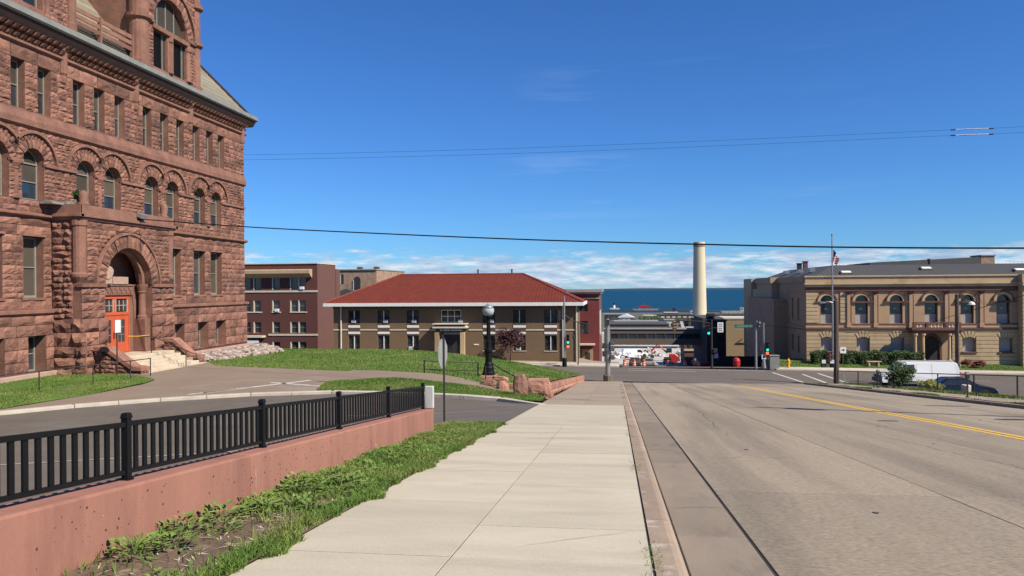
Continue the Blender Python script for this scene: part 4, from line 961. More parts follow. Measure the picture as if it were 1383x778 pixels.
mb = MB(); mb.lathe((XP - .3, 38.3, 6.22), [(.32, 0), (.32, .12), (.2, .2), (.26, .5), (.2, .75), (.05, .85)], 10); mb.build('porch_finial', 'trim', sch, smooth=True); mb = MB(); mb.lathe((XP - .3, 45.8, 6.22), [(.28, 0), (.28, .1), (.18, .2), (.24, .55), (.18, .85), (.05, .95)], 10); mb.build('porch_finial', 'trim', sch, smooth=True)
mb = MB(); mb.box(XP - 1.4, XP - .75, PORCH[0] - .02, 38.2, 6.25, 6.42); mb.box(XS + .1, XS + .8, 36.7, 37.58, 6.2, 6.32); mb.build('porch_coping', 'gutter', sch)
# ---- orange double door with transom
dr = MB(); Yd0, Yd1 = 40.34, 43.10
dr.box(XDoor - .1, XDoor + .02, Yd0, Yd0 + .12, -2.1, 1.24); dr.box(XDoor - .1, XDoor + .02, Yd1 - .12, Yd1, -2.1, 1.24); dr.box(XDoor - .1, XDoor + .02, Yd0 + .12, Yd1 - .12, 1.12, 1.24); dr.box(XDoor - .1, XDoor + .03, Yd0 + .12, Yd1 - .12, .16, .34); dr.box(XDoor - .1, XDoor + .01, 41.66, 41.78, .34, 1.12)
df = dr.build('door_frame', 'door', sch, bevel=.01)
for c0, c1 in ((Yd0 + .12, 41.66), (41.78, Yd1 - .12)):
    t_ = MB(); t_.box(XDoor - .08, XDoor - .06, c0, c1, .34, 1.12); g_ = t_.build('transom_pane', 'glass', sch)
    t_ = MB()
    for j in range(1, 3): y = c0 + (c1-c0)*j/3; t_.box(XDoor - .06, XDoor - .02, y - .02, y + .02, .42, 1.04)
    t_.box(XDoor - .06, XDoor - .021, c0 + .1, c1 - .1, .71, .75)
    t_.box(XDoor - .06, XDoor - .01, c0, c0 + .1, .34, 1.12); t_.box(XDoor - .06, XDoor - .01, c1 - .1, c1, .34, 1.12); t_.build('transom_bars', 'plinth', sch)
mid = (Yd0 + Yd1)/2
for c0, c1 in ((Yd0 + .125, mid - .012), (mid + .012, Yd1 - .125)):
    t_ = MB(); ca, cb2 = c0 + .30, c1 - .30
    t_.box(XDoor - .07, XDoor - .01, c0, ca, -2.08, .15); t_.box(XDoor - .07, XDoor - .01, cb2, c1, -2.08, .15); t_.box(XDoor - .07, XDoor - .012, ca, cb2, -2.08, -1.45); t_.box(XDoor - .07, XDoor - .012, ca, cb2, -.12, .15); t_.box(XDoor - .04, XDoor - .002, c0 + .2, c1 - .2, -1.95, -1.6)
    d_ = t_.build('door', 'door', sch)
    t_ = MB(); t_.box(XDoor - .06, XDoor - .045, ca, cb2, -1.45, -.12); t_.build('door_pane', 'glass', d_)
    t_ = MB(); [t_.box(XDoor - .045, XDoor - .025, ca, cb2, z - .015, z + .015) for z in (-1.0, -.56)]; t_.box(XDoor - .045, XDoor - .0251, (ca+cb2)/2 - .015, (ca+cb2)/2 + .015, -1.45, -.12); t_.build('door_bars', 'frame', d_)
    t_ = MB(); t_.box(XDoor - .01, XDoor + .05, (c1 - .12 if c0 < mid - .5 else c0 + .08), (c1 - .08 if c0 < mid - .5 else c0 + .12), -1.2, -.85); t_.build('door_handle', 'iron', d_)
# ---- stones into the scene: the 300 that show largest are single parts, the rest one mass
def show(s):
    u, v, w, h, X, d, fc = s
    p = Vector((X, u + w/2, v + h/2)) if fc == 'X' else Vector((u + w/2, X, v + h/2))
    q = p - Vector((0, 0, 1.6)); fw = Vector((-.1338, .991, 0)); D = q.dot(fw); uu = q.dot(Vector((.991, .1338, 0)))/D
    if uu < -.67 or q.z/D > .40: return 0
    nrm = Vector((1, 0, 0)) if fc == 'X' else Vector((0, -1, 0))
    return w*h*abs(nrm.dot(q.normalized()))/D**2
ST.sort(key=show, reverse=True)
for i, (u, v, w, h, X, d, fc) in enumerate(ST[:300]):
    o = obj('stone', SV[i % 12], sch, loc=((X, u, v) if fc == 'X' else (u, X, v)), scale=(d, w, h), rotz=0 if fc == 'X' else -PI/2)
allv = []; allf = []; mb = MB()
SVd = [([tuple(v.co) for v in m_.vertices], [tuple(p.vertices) for p in m_.polygons]) for m_ in SV]
for i, (u, v, w, h, X, d, fc) in enumerate(ST[300:]):
    vs, fs = SVd[i % 12]
    mb.add([((X + a*d, u + b*w, v + c*h) if fc == 'X' else (u + b*w, X - a*d, v + c*h)) for a, b, c in vs], fs)
stuff(mb.build('stone_courses', 'stone', sch, fixn=False))
# ---- front steps with cheek walls
mb = MB()
lan = MB(); lan.box(XP - 1.0, -27.25, 39.02, 44.68, -3.1, -2.11); lan.build('landing', 'cream', sch, bevel=.015)
for k in range(6):
    x0 = -27.25 + .40*k; t_ = MB(); zt = -2.11 - .155*(k+1)
    ya, yb = (39.02, 44.68) if k < 4 else (38.5 + .3*(5-k), 45.1)
    if k >= 4: ya = 39.02 if k == 4 else 38.6; yb = 44.9 if k == 4 else 45.4
    t_.box(x0 + .002, x0 + .42, ya, yb, -3.12, zt); t_.build('step', 'cream', sch, bevel=.02)
for (y0, y1, x1, za, zb_) in ((38.30, 39.0, -25.3, -1.42, -2.50), (44.70, 45.40, -25.7, -1.36, -2.42)):
    t_ = MB(); pf = [(XP + .2, -3.12), (x1, -3.12), (x1, zb_ - .22), (x1 - .5, zb_ - .2), (XP + 1.0, za - .28), (XP + .2, za - .25)]
    t_.prism(pf, lambda u, v, d: (u, d, v), y0 + .08, y1 - .08); t_.build('cheek_wall', 'joint', sch)
    t_ = MB(); pf = [(XP + .2, za - .26), (XP + .9, za - .28), (x1 - .55, zb_ - .22), (x1 + .05, zb_ - .24), (x1 + .05, zb_), (x1 - .45, zb_ + .02), (XP + .95, za - .02), (XP + .2, za)]
    t_.prism(pf, lambda u, v, d: (u, d, v), y0 - .02, y1 + .04); t_.build('cheek_coping', 'stone', sch, bevel=.03)
    for (u, v, w, h) in layout(XP + .25, x1, [-3.1, -2.85, -2.62, -2.40, -2.16, -1.92, -1.66], (.3, .75)):
        tp = za - .28 + (zb_ - za)*max(0, min(1, (u + w - XP - .9)/(x1 - .5 - XP - .9)))
        if v + h < tp + .06:
            obj('cheek_stone', SV[random.randrange(12)], sch, loc=(u, y0 + .10, v), scale=(.10, w, h), rotz=-PI/2)
    for (u, v, w, h) in layout(y0, y1, [-3.1, -2.85, -2.65], (.35, .7)): obj('cheek_stone', SV[random.randrange(12)], sch, loc=(x1 - .03, u, v), scale=(.12, w, h))
# rails on the steps, notice, tape, floodlight, planter
hr = thing('handrail', 'dark metal handrail running down the middle of the school steps', 'handrail', (-26.5, 42.6, -2.5))
mb = MB(); mb.tube([(-28.3, 42.3, -1.12), (-27.3, 42.4, -1.1), (-25.2, 42.6, -1.98), (-24.9, 42.6, -2.12), (-24.6, 42.6, -2.14), (-24.6, 42.6, -2.45), (-25.2, 42.6, -2.47)], .03); mb.build('rail', 'iron', hr)
for x, z0, z1 in ((-27.4, -2.11, -1.1), (-25.2, -2.95, -2.0)): m_ = MB(); m_.cyl((x, 42.5, z0), (x, 42.5, z1), .03, n=8); m_.build('rail_post', 'iron', hr)
sg = thing('notice_sign', 'blank white notice on a thin dark post beside the school steps', 'sign', (-26.2, 37.6, -2.9))
mb = MB(); mb.cyl((-26.2, 37.6, -2.95), (-26.2, 37.6, .05), .035, n=8); mb.build('sign_post', 'iron', sg)
mb = MB(); mb.box(-26.17, -26.13, 37.38, 37.82, -.62, .05); mb.build('sign_panel', 'white', sg, bevel=.01)
mb = MB(); mb.tube([(-27.6, 40.6, -1.0), (-27.5, 41.4, -1.05), (-27.4, 42.3, -1.04)], .022, 4); tag(mb.build('caution_tape', 'tape'), 'yellow caution tape stretched across the school steps', 'tape')
fl = thing('floodlight', 'dark floodlight on the cornice above the school entrance arch', 'light', (XP + .15, 42.6, 6.0))
mb = MB(); mb.box(XP + .1, XP + .2, 42.5, 42.62, 5.7, 6.1); mb.build('bracket', 'iron', fl)
mb = MB(); mb.hexa([(XP + .1, 42.3, 6.0), (XP + .45, 42.3, 5.85), (XP + .45, 42.9, 5.85), (XP + .1, 42.9, 6.0)], [(XP + .15, 42.3, 6.25), (XP + .52, 42.3, 6.1), (XP + .52, 42.9, 6.1), (XP + .15, 42.9, 6.25)]); mb.build('lamp_housing', 'galv', fl, bevel=.02)
lr = thing('lawn_rail', 'low thin metal rail around the small lawn left of the steps', 'railing', (-24, 33, -2.86))
RP = [(-27.6, 26.5), (-26.4, 28.8), (-25.6, 31.3), (-24.95, 34.0), (-24.5, 36.2), (-24.3, 37.6)]
for i, (x, y) in enumerate(RP): m_ = MB(); m_.cyl((x, y, -2.9), (x, y, -1.95), .03, n=6); m_.build('rail_post', 'iron', lr)
mb = MB(); mb.tube([(x, y, -1.97) for x, y in RP], .028); mb.build('rail', 'iron', lr)
# rubble apron beside the corner of the school
rb = MB(); rr = random.Random(3)
RPOL = [(-29.4, 46.6), (-26.2, 46.3), (-25.0, 49.5), (-24.6, 54.5), (-26.5, 57.6), (-29.4, 61)]
for i in range(900):
    x, y = rr.uniform(-30, -24), rr.uniform(46, 61)
    if not inpoly(x, y, RPOL): continue
    s = rr.uniform(.10, .24); c = Vector((x, y, max(zlawn(x, y), -3.0) + s*.35)); a = rr.uniform(0, 6)
    pts_ = [Vector((math.cos(t+a)*s*rr.uniform(.7, 1.1), math.sin(t+a)*s*rr.uniform(.6, 1.1), z)) for z in (-s*.6, s*.25) for t in np.linspace(0, 2*PI, 6)[:-1]] + [Vector((0, 0, s*.6))]
    rb.add([c + p for p in pts_], [(i_, (i_+1) % 5, 5+(i_+1) % 5, 5+i_) for i_ in range(5)] + [(5+i_, 5+(i_+1) % 5, 10) for i_ in range(5)])
stuff(tag(rb.build('rubble_stones', 'rubble'), 'pale loose rubble stones lying beside the corner of the school', 'rubble'))
# ================================================================== brown brick building with the red hipped roof
rb_ = thing('brick_building', 'two-storey brown brick building with a red hipped roof', 'building', (-19, 95, -7.0))
BX0, BX1, BY, BD = -33.35, -4.6, 88.0, 15.0; BZ = -7.0
CW = [-30.82, -27.2, -23.65, -14.6, -11.05, -7.45]
hol = [rect(c-.72, c+.72, -2.45, -.92) for c in CW] + [rect(c-.70, c+.70, -5.62, -3.86) for c in CW] + [rect(-20.35, -17.85, -2.42, -.88), rect(-20.0, -17.85, -7.0, -3.7)]
mb = MB(); holed(mb, rect(BX0, BX1, -8, -.4), hol, FY(BY), .32)
mb.box(BX0, BX0 + .2, BY + .003, BY + BD, -8, -.4); mb.box(BX1 - .2, BX1, BY + .003, BY + BD, -9, -.4); mb.box(BX0, BX1, BY + BD - .2, BY + BD, -9, -.4); mb.box(BX0 + .3, BX1 - .3, BY + .34, BY + .5, -8, -.4)
mb.build('wall', 'bbrick', rb_, fixn=False)
for a, b in zip([BX0] + [c + .74 for c in CW[:3]] + [-17.0] + [c + .74 for c in CW[3:]], [c - .74 for c in CW[:3]] + [-20.9] + [c - .74 for c in CW[3:]] + [BX1]): m_ = MB(); m_.box(a, b, BY - .06, BY, -3.30, -3.16); m_.build('band_course', 'cstone', rb_)
for c in CW:
    for z0, z1, nm in ((-2.98, -2.70, 'spandrel_panel'), (-3.72, -3.46, 'window_head')):
        m_ = MB(); m_.box(c - .72, c + .72, BY - .05, BY + .02, z0, z1); m_.build(nm, 'white', rb_, bevel=.01)
    m_ = MB(); m_.box(c - .74, c + .74, BY - .03, BY + .03, -3.46, -2.98); m_.box(c - .74, c + .74, BY - .03, BY + .03, -2.70, -2.45); m_.build('spandrel_back', 'dbrick', rb_)
    m_ = MB(); m_.box(c - .78, c + .78, BY - .06, BY + .1, -5.70, -5.62); m_.build('sill', 'cstone', rb_)
    for z, h in ((-2.44, 1.5), (-5.60, 1.72)):
        window(rb_, (c, BY + .16, z), 1.38, h, 'Y', nx=2, ny=2, fm='dframe', fw=.09, mull=.03, blind=(1 if (c in (-27.2, -23.65, -11.05) and z > -3) else 0), bm_='blind')
        m_ = MB(); m_.box(c - .05, c + .05, BY + .08, BY + .15, z + .05, z + h - .05); m_.build('mullion', 'wframe', rb_)
for c, z in ((-30.85, -2.42), (-26.95, -2.42), (-23.5, -2.42), (-17.95, -2.40), (-11.2, -5.58), (-14.3, -2.42), (-23.9, -5.58)):
    m_ = MB(); m_.box(c - .26, c + .26, BY - .12, BY + .2, z + .02, z + .36); u_ = m_.build('air_conditioner', 'white', rb_, bevel=.02)
    m_ = MB(); [m_.box(c - .22, c + .22, BY - .128, BY - .121, z + .08 + .05*k, z + .10 + .05*k) for k in range(5)]; m_.build('grille', 'frame', u_)
window(rb_, (-19.1, BY + .16, -2.40), 2.4, 1.5, 'Y', nx=3, ny=2, fm='wframe', fw=.08, mull=.06)
# eaves, roof
EV = .88
mb = MB(); mb.box(BX0 - EV, BX1 + EV, BY - EV, BY + BD + EV, -.42, -.30); mb.build('eave_soffit', 'cstone', rb_)
mb = MB()
for a in ((BX0 - EV - .05, BX1 + EV + .05, BY - EV - .06, BY - EV), (BX0 - EV - .05, BX1 + EV + .05, BY + BD + EV, BY + BD + EV + .06), (BX0 - EV - .06, BX0 - EV, BY - EV, BY + BD + EV), (BX1 + EV, BX1 + EV + .06, BY - EV, BY + BD + EV)): mb.box(*a, -.44, -.05)
mb.build('eave_fascia', 'white', rb_)
mb = MB(); mb.box(BX0 - .05, BX1 + .05, BY - .08, BY, -.75, -.42); mb.build('frieze_board', 'dbrick', rb_)
RX0, RX1, RY, RZ = -27.3, -11.5, BY + BD/2, 3.35
e = [(BX0 - EV, BY - EV), (BX1 + EV, BY - EV), (BX1 + EV, BY + BD + EV), (BX0 - EV, BY + BD + EV)]
n = 34; roof = MB()
def lp(a, b, t): return a + (b-a)*t
for i in range(n):
    t0, t1 = i/n, (i+1)/n
    def ring(t, dz): return [(lp(x, (RX0 if k in (0, 3) else RX1), t), lp(y, RY, t), lp(-.08, RZ, t) + dz) for k, (x, y) in enumerate(e)]
    A = ring(t0, 0); B = ring(t1, 0); A2 = ring(t0, .05); B2 = ring(t1, .005)
    for k in range(4):
        q = (k+1) % 4
        roof.add([A[k], A[q], A2[q], A2[k], B2[q], B2[k]], [(0, 1, 2, 3), (3, 2, 4, 5)])
roof = roof.build('roof', 'rroof', rb_, fixn=False); stuff(roof)
mb = MB()
x = BX0 - EV + .3
while x < BX1 + EV - .2:                                     # tile ribs running up the front slope
    t1 = 1.0
    if x < RX0: t1 = (x - (BX0 - EV))/(RX0 - BX0 + EV)
    if x > RX1: t1 = ((BX1 + EV) - x)/((BX1 + EV) - RX1)
    mb.hexa([(x-.03, lp(BY-EV, RY, 0), -.04), (x+.03, lp(BY-EV, RY, 0), -.04), (x+.03, lp(BY-EV, RY, t1), lp(-.04, RZ+.02, t1)), (x-.03, lp(BY-EV, RY, t1), lp(-.04, RZ+.02, t1))],
            [(x-.03, lp(BY-EV, RY, 0)-.01, .0), (x+.03, lp(BY-EV, RY, 0)-.01, .0), (x+.03, lp(BY-EV, RY, t1)-.01, lp(.0, RZ+.06, t1)), (x-.03, lp(BY-EV, RY, t1)-.01, lp(.0, RZ+.06, t1))]); x += .36
stuff(mb.build('tile_ribs', 'rroof', rb_))
mb = MB(); mb.tube([(RX0, RY, RZ + .04), (RX1, RY, RZ + .04)], .11); [mb.tube([(*e[k], -.02), ((RX0 if k in (0, 3) else RX1), RY, RZ + .04)], .10) for k in range(4)]; mb.build('ridge_tiles', 'rroof', rb_)
for x in (-17.2, -12.9): m_ = MB(); m_.cyl((x, RY, RZ), (x, RY, RZ + .5), .09, n=8); m_.cyl((x, RY, RZ + .5), (x, RY, RZ + .62), .14, .10, n=8); m_.build('roof_vent', 'iron', rb_)
for x in (BX0 + .95, -6.05, BX1 + .12): m_ = MB(); m_.cyl((x, BY - .1, BZ + .1), (x, BY - .1, -.45), .09, n=8); m_.build('downspout', 'cstone', rb_)
# entrance porch
po = MB(); po.box(-21.0, -17.0, BY - 1.5, BY - .002, -2.98, -2.80); po.box(-20.85, -17.15, BY - 1.3, BY - .002, -2.80, -2.55); po.box(-21.0, -17.0, BY - 1.5, BY - .003, -2.55, -2.45); po.build('porch_canopy', 'cstone', rb_, bevel=.02)
mb = MB(); mb.box(-20.8, -17.2, BY - 1.31, BY - 1.301 + .0, -2.79, -2.56); mb.build('porch_frieze', 'redst', rb_)
mb = MB(); mb.box(-20.55, -17.45, BY - 1.3, BY - 1.15, -3.42, -2.99); sgn = mb.build('sign_board', 'dframe', rb_)
mb = MB(); x = -20.1
for i in range(16):
    w = random.choice((.08, .12, .10)); mb.box(x, x + w, BY - 1.312, BY - 1.301, -3.27, -3.12); x += w + .055
    if i in (1, 6): x += .10
stuff(mb.build('sign_lettering', 'white', sgn))
for x in (-20.5, -17.5):
    m_ = MB(); m_.box(x - .26, x + .26, BY - 1.30, BY - .85, BZ, -3.45); m_.build('porch_pier', 'ltan' if x < -19 else 'tan', rb_, bevel=.02)
mb = MB(); mb.box(-20.15, -19.95, BY - .06, BY + .2, BZ, -3.55); mb.box(-17.9, -17.7, BY - .06, BY + .2, BZ, -3.55); mb.box(-20.15, -17.7, BY - .06, BY + .2, -3.75, -3.55); mb.build('door_surround', 'galv', rb_)
mb = MB(); mb.box(-19.95, -17.9, BY + .2, BY + .25, BZ, -3.75); dd = mb.build('door', 'glass', rb_)
mb = MB(); mb.box(-18.97, -18.9, BY + .17, BY + .199, BZ, -3.75); mb.box(-19.95, -17.9, BY + .17, BY + .1985, -4.6, -4.54); mb.build('door_bars', 'dframe', dd)
mb = MB(); mb.box(-16.4, -15.8, BY - .04, BY, -5.0, -4.86); mb.build('wall_plaque', 'white', rb_)
# ================================================================== maroon apartment block
ap = thing('apartment_block', 'maroon brick apartment block with a deep pale cornice', 'building', (-47, 110, -7))
AX0, AX1, AY = -60.0, -41.35, 103.0
rows = [(1.57, 1.67), (-1.5, 1.56), (-4.5, 1.55), (-7.4, 1.65)]
pairs = [(-51.75, -50.2), (-47.4,), (-44.75, -43.55), (-55.9, -54.5), (-58.4,)]
hol = []
for z, h in rows:
    for p in pairs:
        for c in p: hol.append(rect(c-.52, c+.52, z, z+h))
mb = MB(); holed(mb, rect(AX0, AX1, -8.5, 5.2), hol, FY(AY), .28); mb.box(AX0, AX1 - .01, AY + .29, AY + .6, -8.5, 5.2)
mb.build('wall', 'rbrick', ap, fixn=False)
mb = MB(); mb.box(AX1 - .4, AX1 + .002, AY + .002, AY + 7, -8.5, 5.2); mb.box(AX1 - 1, AX1 + .10, AY + 7.003, AY + 8.6, -8.5, 4.6); mb.box(AX0, AX1 - .41, AY + 6.6, AY + 7, -8.5, 5.2); mb.box(AX0, AX1-.42, AY + .61, AY + 6.6, 4.9, 5.1); mb.build('side_wall', 'pbrick', ap)
mb = MB(); mb.box(AX0 - .1, AX1 + .06, AY - .12, AY + .3, 5.2, 5.32); mb.box(AX1 - .3, AX1 + .07, AY + .3, AY + 7.05, 5.2, 5.32); mb.build('coping', 'cstone', ap)
mb = MB(); pf = [(AY, 3.25), (AY - .25, 3.3), (AY - .9, 3.75), (AY - 1.0, 3.85), (AY - 1.0, 4.3), (AY - .9, 4.42), (AY, 4.45)]
mb.prism(pf, lambda u, v, d: (d, u, v), AX0, AX1 - .75); mb.build('cornice', 'mroof' if 0 else 'tan', ap)
for k, z in enumerate((1.22, -4.88)):
    m_ = MB(); m_.box(AX0 if k == 0 else -48.6, AX1 + .05, AY - .08, AY - .001, z, z + .26); m_.build('band_course', 'cstone', ap)
for z, h in rows:
    for p in pairs:
        if -3 < z < 0:
            m_ = MB(); m_.box(p[0] - .68, p[-1] + .68, AY - .08, AY + .05, z - .16, z); m_.build('sill', 'cstone', ap)
        for c in p:
            window(ap, (c, AY + .14, z), 1.02, h, 'Y', ny=2, fm='frame', fw=.06, mull=.06)
            m_ = MB(); m_.box(c - .62, c - .47, AY - .02, AY + .12, z, z + h); m_.build('window_jamb', 'cstone', ap)
for c, z in ((-43.6, 1.6), (-47.3, -1.5)): m_ = MB(); m_.box(c - .3, c + .3, AY - .2, AY + .2, z, z + .4); m_.build('air_conditioner', 'white', ap, bevel=.02)
mb = MB(); mb.box(-52.4, -49.0, AY - 1.2, AY, -5.1, -4.85); mb.build('entrance_canopy', 'cstone', ap); mb = MB(); mb.box(-52.0, -49.6, AY - 1.0, AY - .95, -6.1, -5.45); mb.build('entrance_sign', 'white', ap)
# tan brick house behind it
tn = thing('tan_brick_building', 'mottled tan brick building with small arched window behind the red roof', 'building', (-38, 135, -8))
mb = MB(); mb.box(-58, -41.4, 130, 148, -10, 4.9); mb.build('wall', 'mural', tn)
mb = MB(); mb.box(-58.2, -41.3, 129.8, 148.2, 4.9, 5.1); mb.build('coping', 'far1', tn)
for x, z, w, h in ((-44.9, 1.6, 1.2, 1.6), (-47.6, 2.6, .5, 1.4)):
    m_ = MB(); m_.prism(archpoly(x, w/2, z, z + h), lambda u, v, d: (u, 129.98 - d, v), 0, .06); f_ = m_.build('window', 'dframe', tn); m_ = MB(); m_.box(x - w/2 - .12, x - w/2, 129.85, 130, z - .2, z + h); m_.build('window_jamb', 'cstone', f_)
mb = MB(); mb.box(-48.4, -44.0, 128, 130, .4, .9); mb.prism([(-47.6, .9), (-44.6, .9), (-44.6, 1.15), (-46.2, 1.7), (-47.6, 1.2)], lambda u, v, d: (u, 128 + d, v), 0, 1.8); mb.build('roof_duct', 'mroof', tn)
for x in (-43.2, -46.3): m_ = MB(); m_.box(x, x + .8, 134, 135, 5.1, 5.6); m_.build('chimney', 'dbrick', tn)
# ================================================================== painted brick corner house left of the avenue
cr = thing('corner_shop_building', 'narrow maroon painted brick building with grey cornice at the street corner', 'building', (-3.4, 104, -9))
Q0, Q1, QY, QD = -6.2, -2.15, 99.0, 17.0
hol = [rect(-4.6, -3.6, -1.45, -.2), rect(-4.6, -3.6, -4.35, -2.7), rect(-4.1, -3.2, -8.7, -6.6)]
mb = MB(); holed(mb, rect(Q0, Q1, -11, 1.0), hol, FY(QY), .3); mb.box(Q0, Q1 - .01, QY + .31, QY + .6, -11, 1); mb.build('wall', 'bred', cr, fixn=False)
mb = MB(); mb.box(Q1 - .5, Q1, QY + .003, QY + QD, -13, 1.2); mb.build('side_wall', 'pbrick', cr)
mb = MB(); mb.box(Q0 - .1, Q1 + .35, QY - .5, QY + QD, 1.0, 1.35); mb.box(Q0 - .05, Q1 + .2, QY - .3, QY + QD, .75, 1.0); mb.box(Q0 - .05, Q1 + .12, QY - .12, QY + .1, .15, .3); mb.build('cornice', 'far1', cr)
for z, h in ((-1.45, 1.25), (-4.35, 1.65)): window(cr, (-4.1, QY + .15, z), .98, h, 'Y', fm='dframe')
mb = MB(); mb.box(-5.2, -2.7, QY - .9, QY, -5.75, -5.55); mb.build('canopy', 'cstone', cr)
mb = MB(); mb.box(-4.4, -2.95, QY - .05, QY - .001, -8.9, -6.3); dd = mb.build('boarded_front', 'ltan', cr); mb = MB(); mb.box(-3.95, -3.35, QY - .09, QY - .051, -8.9, -6.7); mb.build('door', 'dframe', dd)
for q in (3, 8): m_ = MB(); m_.box(Q1 + .001, Q1 + .06, QY + q, QY + q + 1.4, -4.2 - .1*q, -1.5); m_.build('side_window', 'white', cr)

# ================================================================== tan library on the right
lb = thing('library_building', 'tan classical library with arched windows and a columned entrance', 'building', (36, 100, -7))
LX0, LX1, LY = 21.1, 43.1, 90.0; LZ = -7.6
LC = [23.33, 27.03, 30.66, 34.3, 38.0, 41.65]
LL = [23.35, 27.15, 30.75, 38.15, 41.85]
hol = [archpoly(c, .68, -2.6, -.15) for c in LC] + [rect(c-.68, c+.68, -5.7, -4.1) for c in LL] + [archpoly(34.35, .75, -7.2, -4.75)]
mb = MB(); holed(mb, rect(LX0, LX1, LZ, .95), hol, FY(LY), .45); mb.box(LX0 + .3, LX1, LY + .46, LY + .7, LZ, 1)
mb.build('wall', 'tanb', lb, fixn=False)
# rusticated courses: ground floor and the pavilion's quoins, joints recessed between them
ru = MB(); z = -7.5
GH = [(c-.70, c+.70, -5.72, -4.1) for c in LL] + [(32.0, 36.4, -8, -3.5)]
zz_ = -7.1
while zz_ < -3.35:
    z1 = min(zz_ + .44, -3.28)
    cuts = sorted([(a, b) for a, b, c, d in GH if min(z1, d) - max(zz_, c) > .1]); x = LX0
    for a, b in cuts + [(LX1, LX1)]:
        if a > x: ru.box(x, a, LY - .10, LY + .01, zz_ + .025, z1 - .02)
        x = b
    zz_ = z1
ru.build('rusticated_courses', 'tan', lb, bevel=.015)
qu = MB(); zz_ = -2.55
while zz_ < .9:
    for a, b in ((LX0, 22.4), (24.75, 25.75)): m_ = MB(); m_.box(a, b, LY - .09, LY + .01, zz_ + .02, zz_ + .40); m_.build('quoin', 'tan', lb, bevel=.015)
    zz_ += .43
mb = MB(); mb.box(LX0 - .1, LX1 + .05, LY - .2, LY + .01, -7.6, -7.1); mb.build('base_course', 'cstone', lb)
mb = MB(); mb.box(LX0 - .1, LX1, LY - .22, LY + .01, -3.26, -3.05); mb.box(LX0 - .06, LX1, LY - .16, LY + .01, -2.76, -2.62); mb.build('floor_band', 'redst', lb)
mb = MB(); mb.box(LX0 - .05, LX1, LY - .12, LY + .01, -3.05, -2.76); mb.build('pedestal_band', 'tan', lb)
mb = MB(); mb.box(LX0 - .08, LX1, LY - .16, LY + .01, .98, 1.45); mb.build('architrave', 'redst', lb)
mb = MB(); mb.box(LX0 - .1, LX1, LY - .26, LY + .3, 1.45, 1.72); mb.box(LX0 - .25, LX1, LY - .45, LY + .3, 1.72, 1.9); mb.box(LX0 - .12, LX1, LY - .2, LY + .3, 1.9, 2.55); mb.box(LX0 - .22, LX1, LY - .32, LY + .3, 2.55, 2.72); mb.build('parapet', 'tan', lb, bevel=.02)
for x in (25.62, 28.45, 32.15, 35.82, 39.4):
    m_ = MB(); m_.box(x - .17, x + .17, LY - .20, LY + .01, -2.6, .62); m_.box(x - .24, x + .24, LY - .27, LY + .01, -3.04, -2.6); m_.build('pilaster', 'tanb', lb, bevel=.01)
    m_ = MB(); m_.box(x + .172, x + .33, LY - .08, LY + .01, -2.6, .6); m_.build('pilaster_strip', 'redst', lb)
    m_ = MB(); m_.hexa([(x-.17, LY-.2, .62), (x+.17, LY-.2, .62), (x+.17, LY, .62), (x-.17, LY, .62)], [(x-.32, LY-.42, .97), (x+.32, LY-.42, .97), (x+.32, LY, .97), (x-.32, LY, .97)]); m_.build('capital', 'redst', lb)
def ring_arch(mb, cx, cz, r0, r1, y0, y1, a0=0, a1=PI, n=12):
    for i in range(n):
        a, b = a0 + (a1-a0)*i/n, a0 + (a1-a0)*(i+1)/n; q = [(r0, a), (r0, b), (r1, b), (r1, a)]
        mb.hexa([(cx + r*math.cos(t), y1, cz + r*math.sin(t)) for r, t in q], [(cx + r*math.cos(t), y0, cz + r*math.sin(t)) for r, t in q])
for c in LC:
    m_ = MB(); ring_arch(m_, c, -.15, .70, .98, LY - .10, LY + .01); m_.build('arch_surround', 'tan', lb)
    m_ = MB(); ring_arch(m_, c, -.15, .985, 1.10, LY - .18, LY + .01); m_.build('hood_mould', 'redst', lb)
    for q in ((c-1.3, c-.69), (c+.69, c+1.3)): m_ = MB(); m_.box(*q, LY - .20, LY + .01, -.28, -.155); m_.build('impost_band', 'redst', lb)
    m_ = MB(); m_.box(c - .68, c + .68, LY - .16, LY + .30, -.32, -.15); m_.build('transom_bar', 'redst', lb)
    m_ = MB(); m_.prism(archpoly(c, .66, -.15, -.14), lambda u, v, d: (u, LY + .4 - d, v), 0, .04); m_.build('fanlight', 'glass', lb)
    m_ = MB(); m_.box(c - .66, c + .66, LY + .36, LY + .4, -1.5, -.32); w_ = m_.build('window', 'glass', lb)
    m_ = MB(); m_.box(c - .60, c + .60, LY + .31, LY + .37, -1.56, -1.50); m_.box(c - .68, c - .60, LY + .3, LY + .37, -2.6, -.32); m_.box(c + .60, c + .68, LY + .3, LY + .37, -2.6, -.32); m_.build('window_frame', 'dframe', w_)
    m_ = MB(); m_.box(c - .60, c + .60, LY + .36, LY + .42, -2.6, -1.56); m_.build('lower_panel', 'patch', w_)
    # small pale mark on the upper glass
    m_ = MB(); m_.prism([(c - .2, -1.1), (c + .2, -1.1), (c + .1, -.85), (c - .1, -.85)] if c < 30 else [(c - .16, -1.02), (c + .16, -1.02), (c + .16, -.92), (c - .16, -.92)], lambda u, v, d: (u, LY + .355 - d, v), 0, .004); m_.build('glass_mark', 'galv', w_)
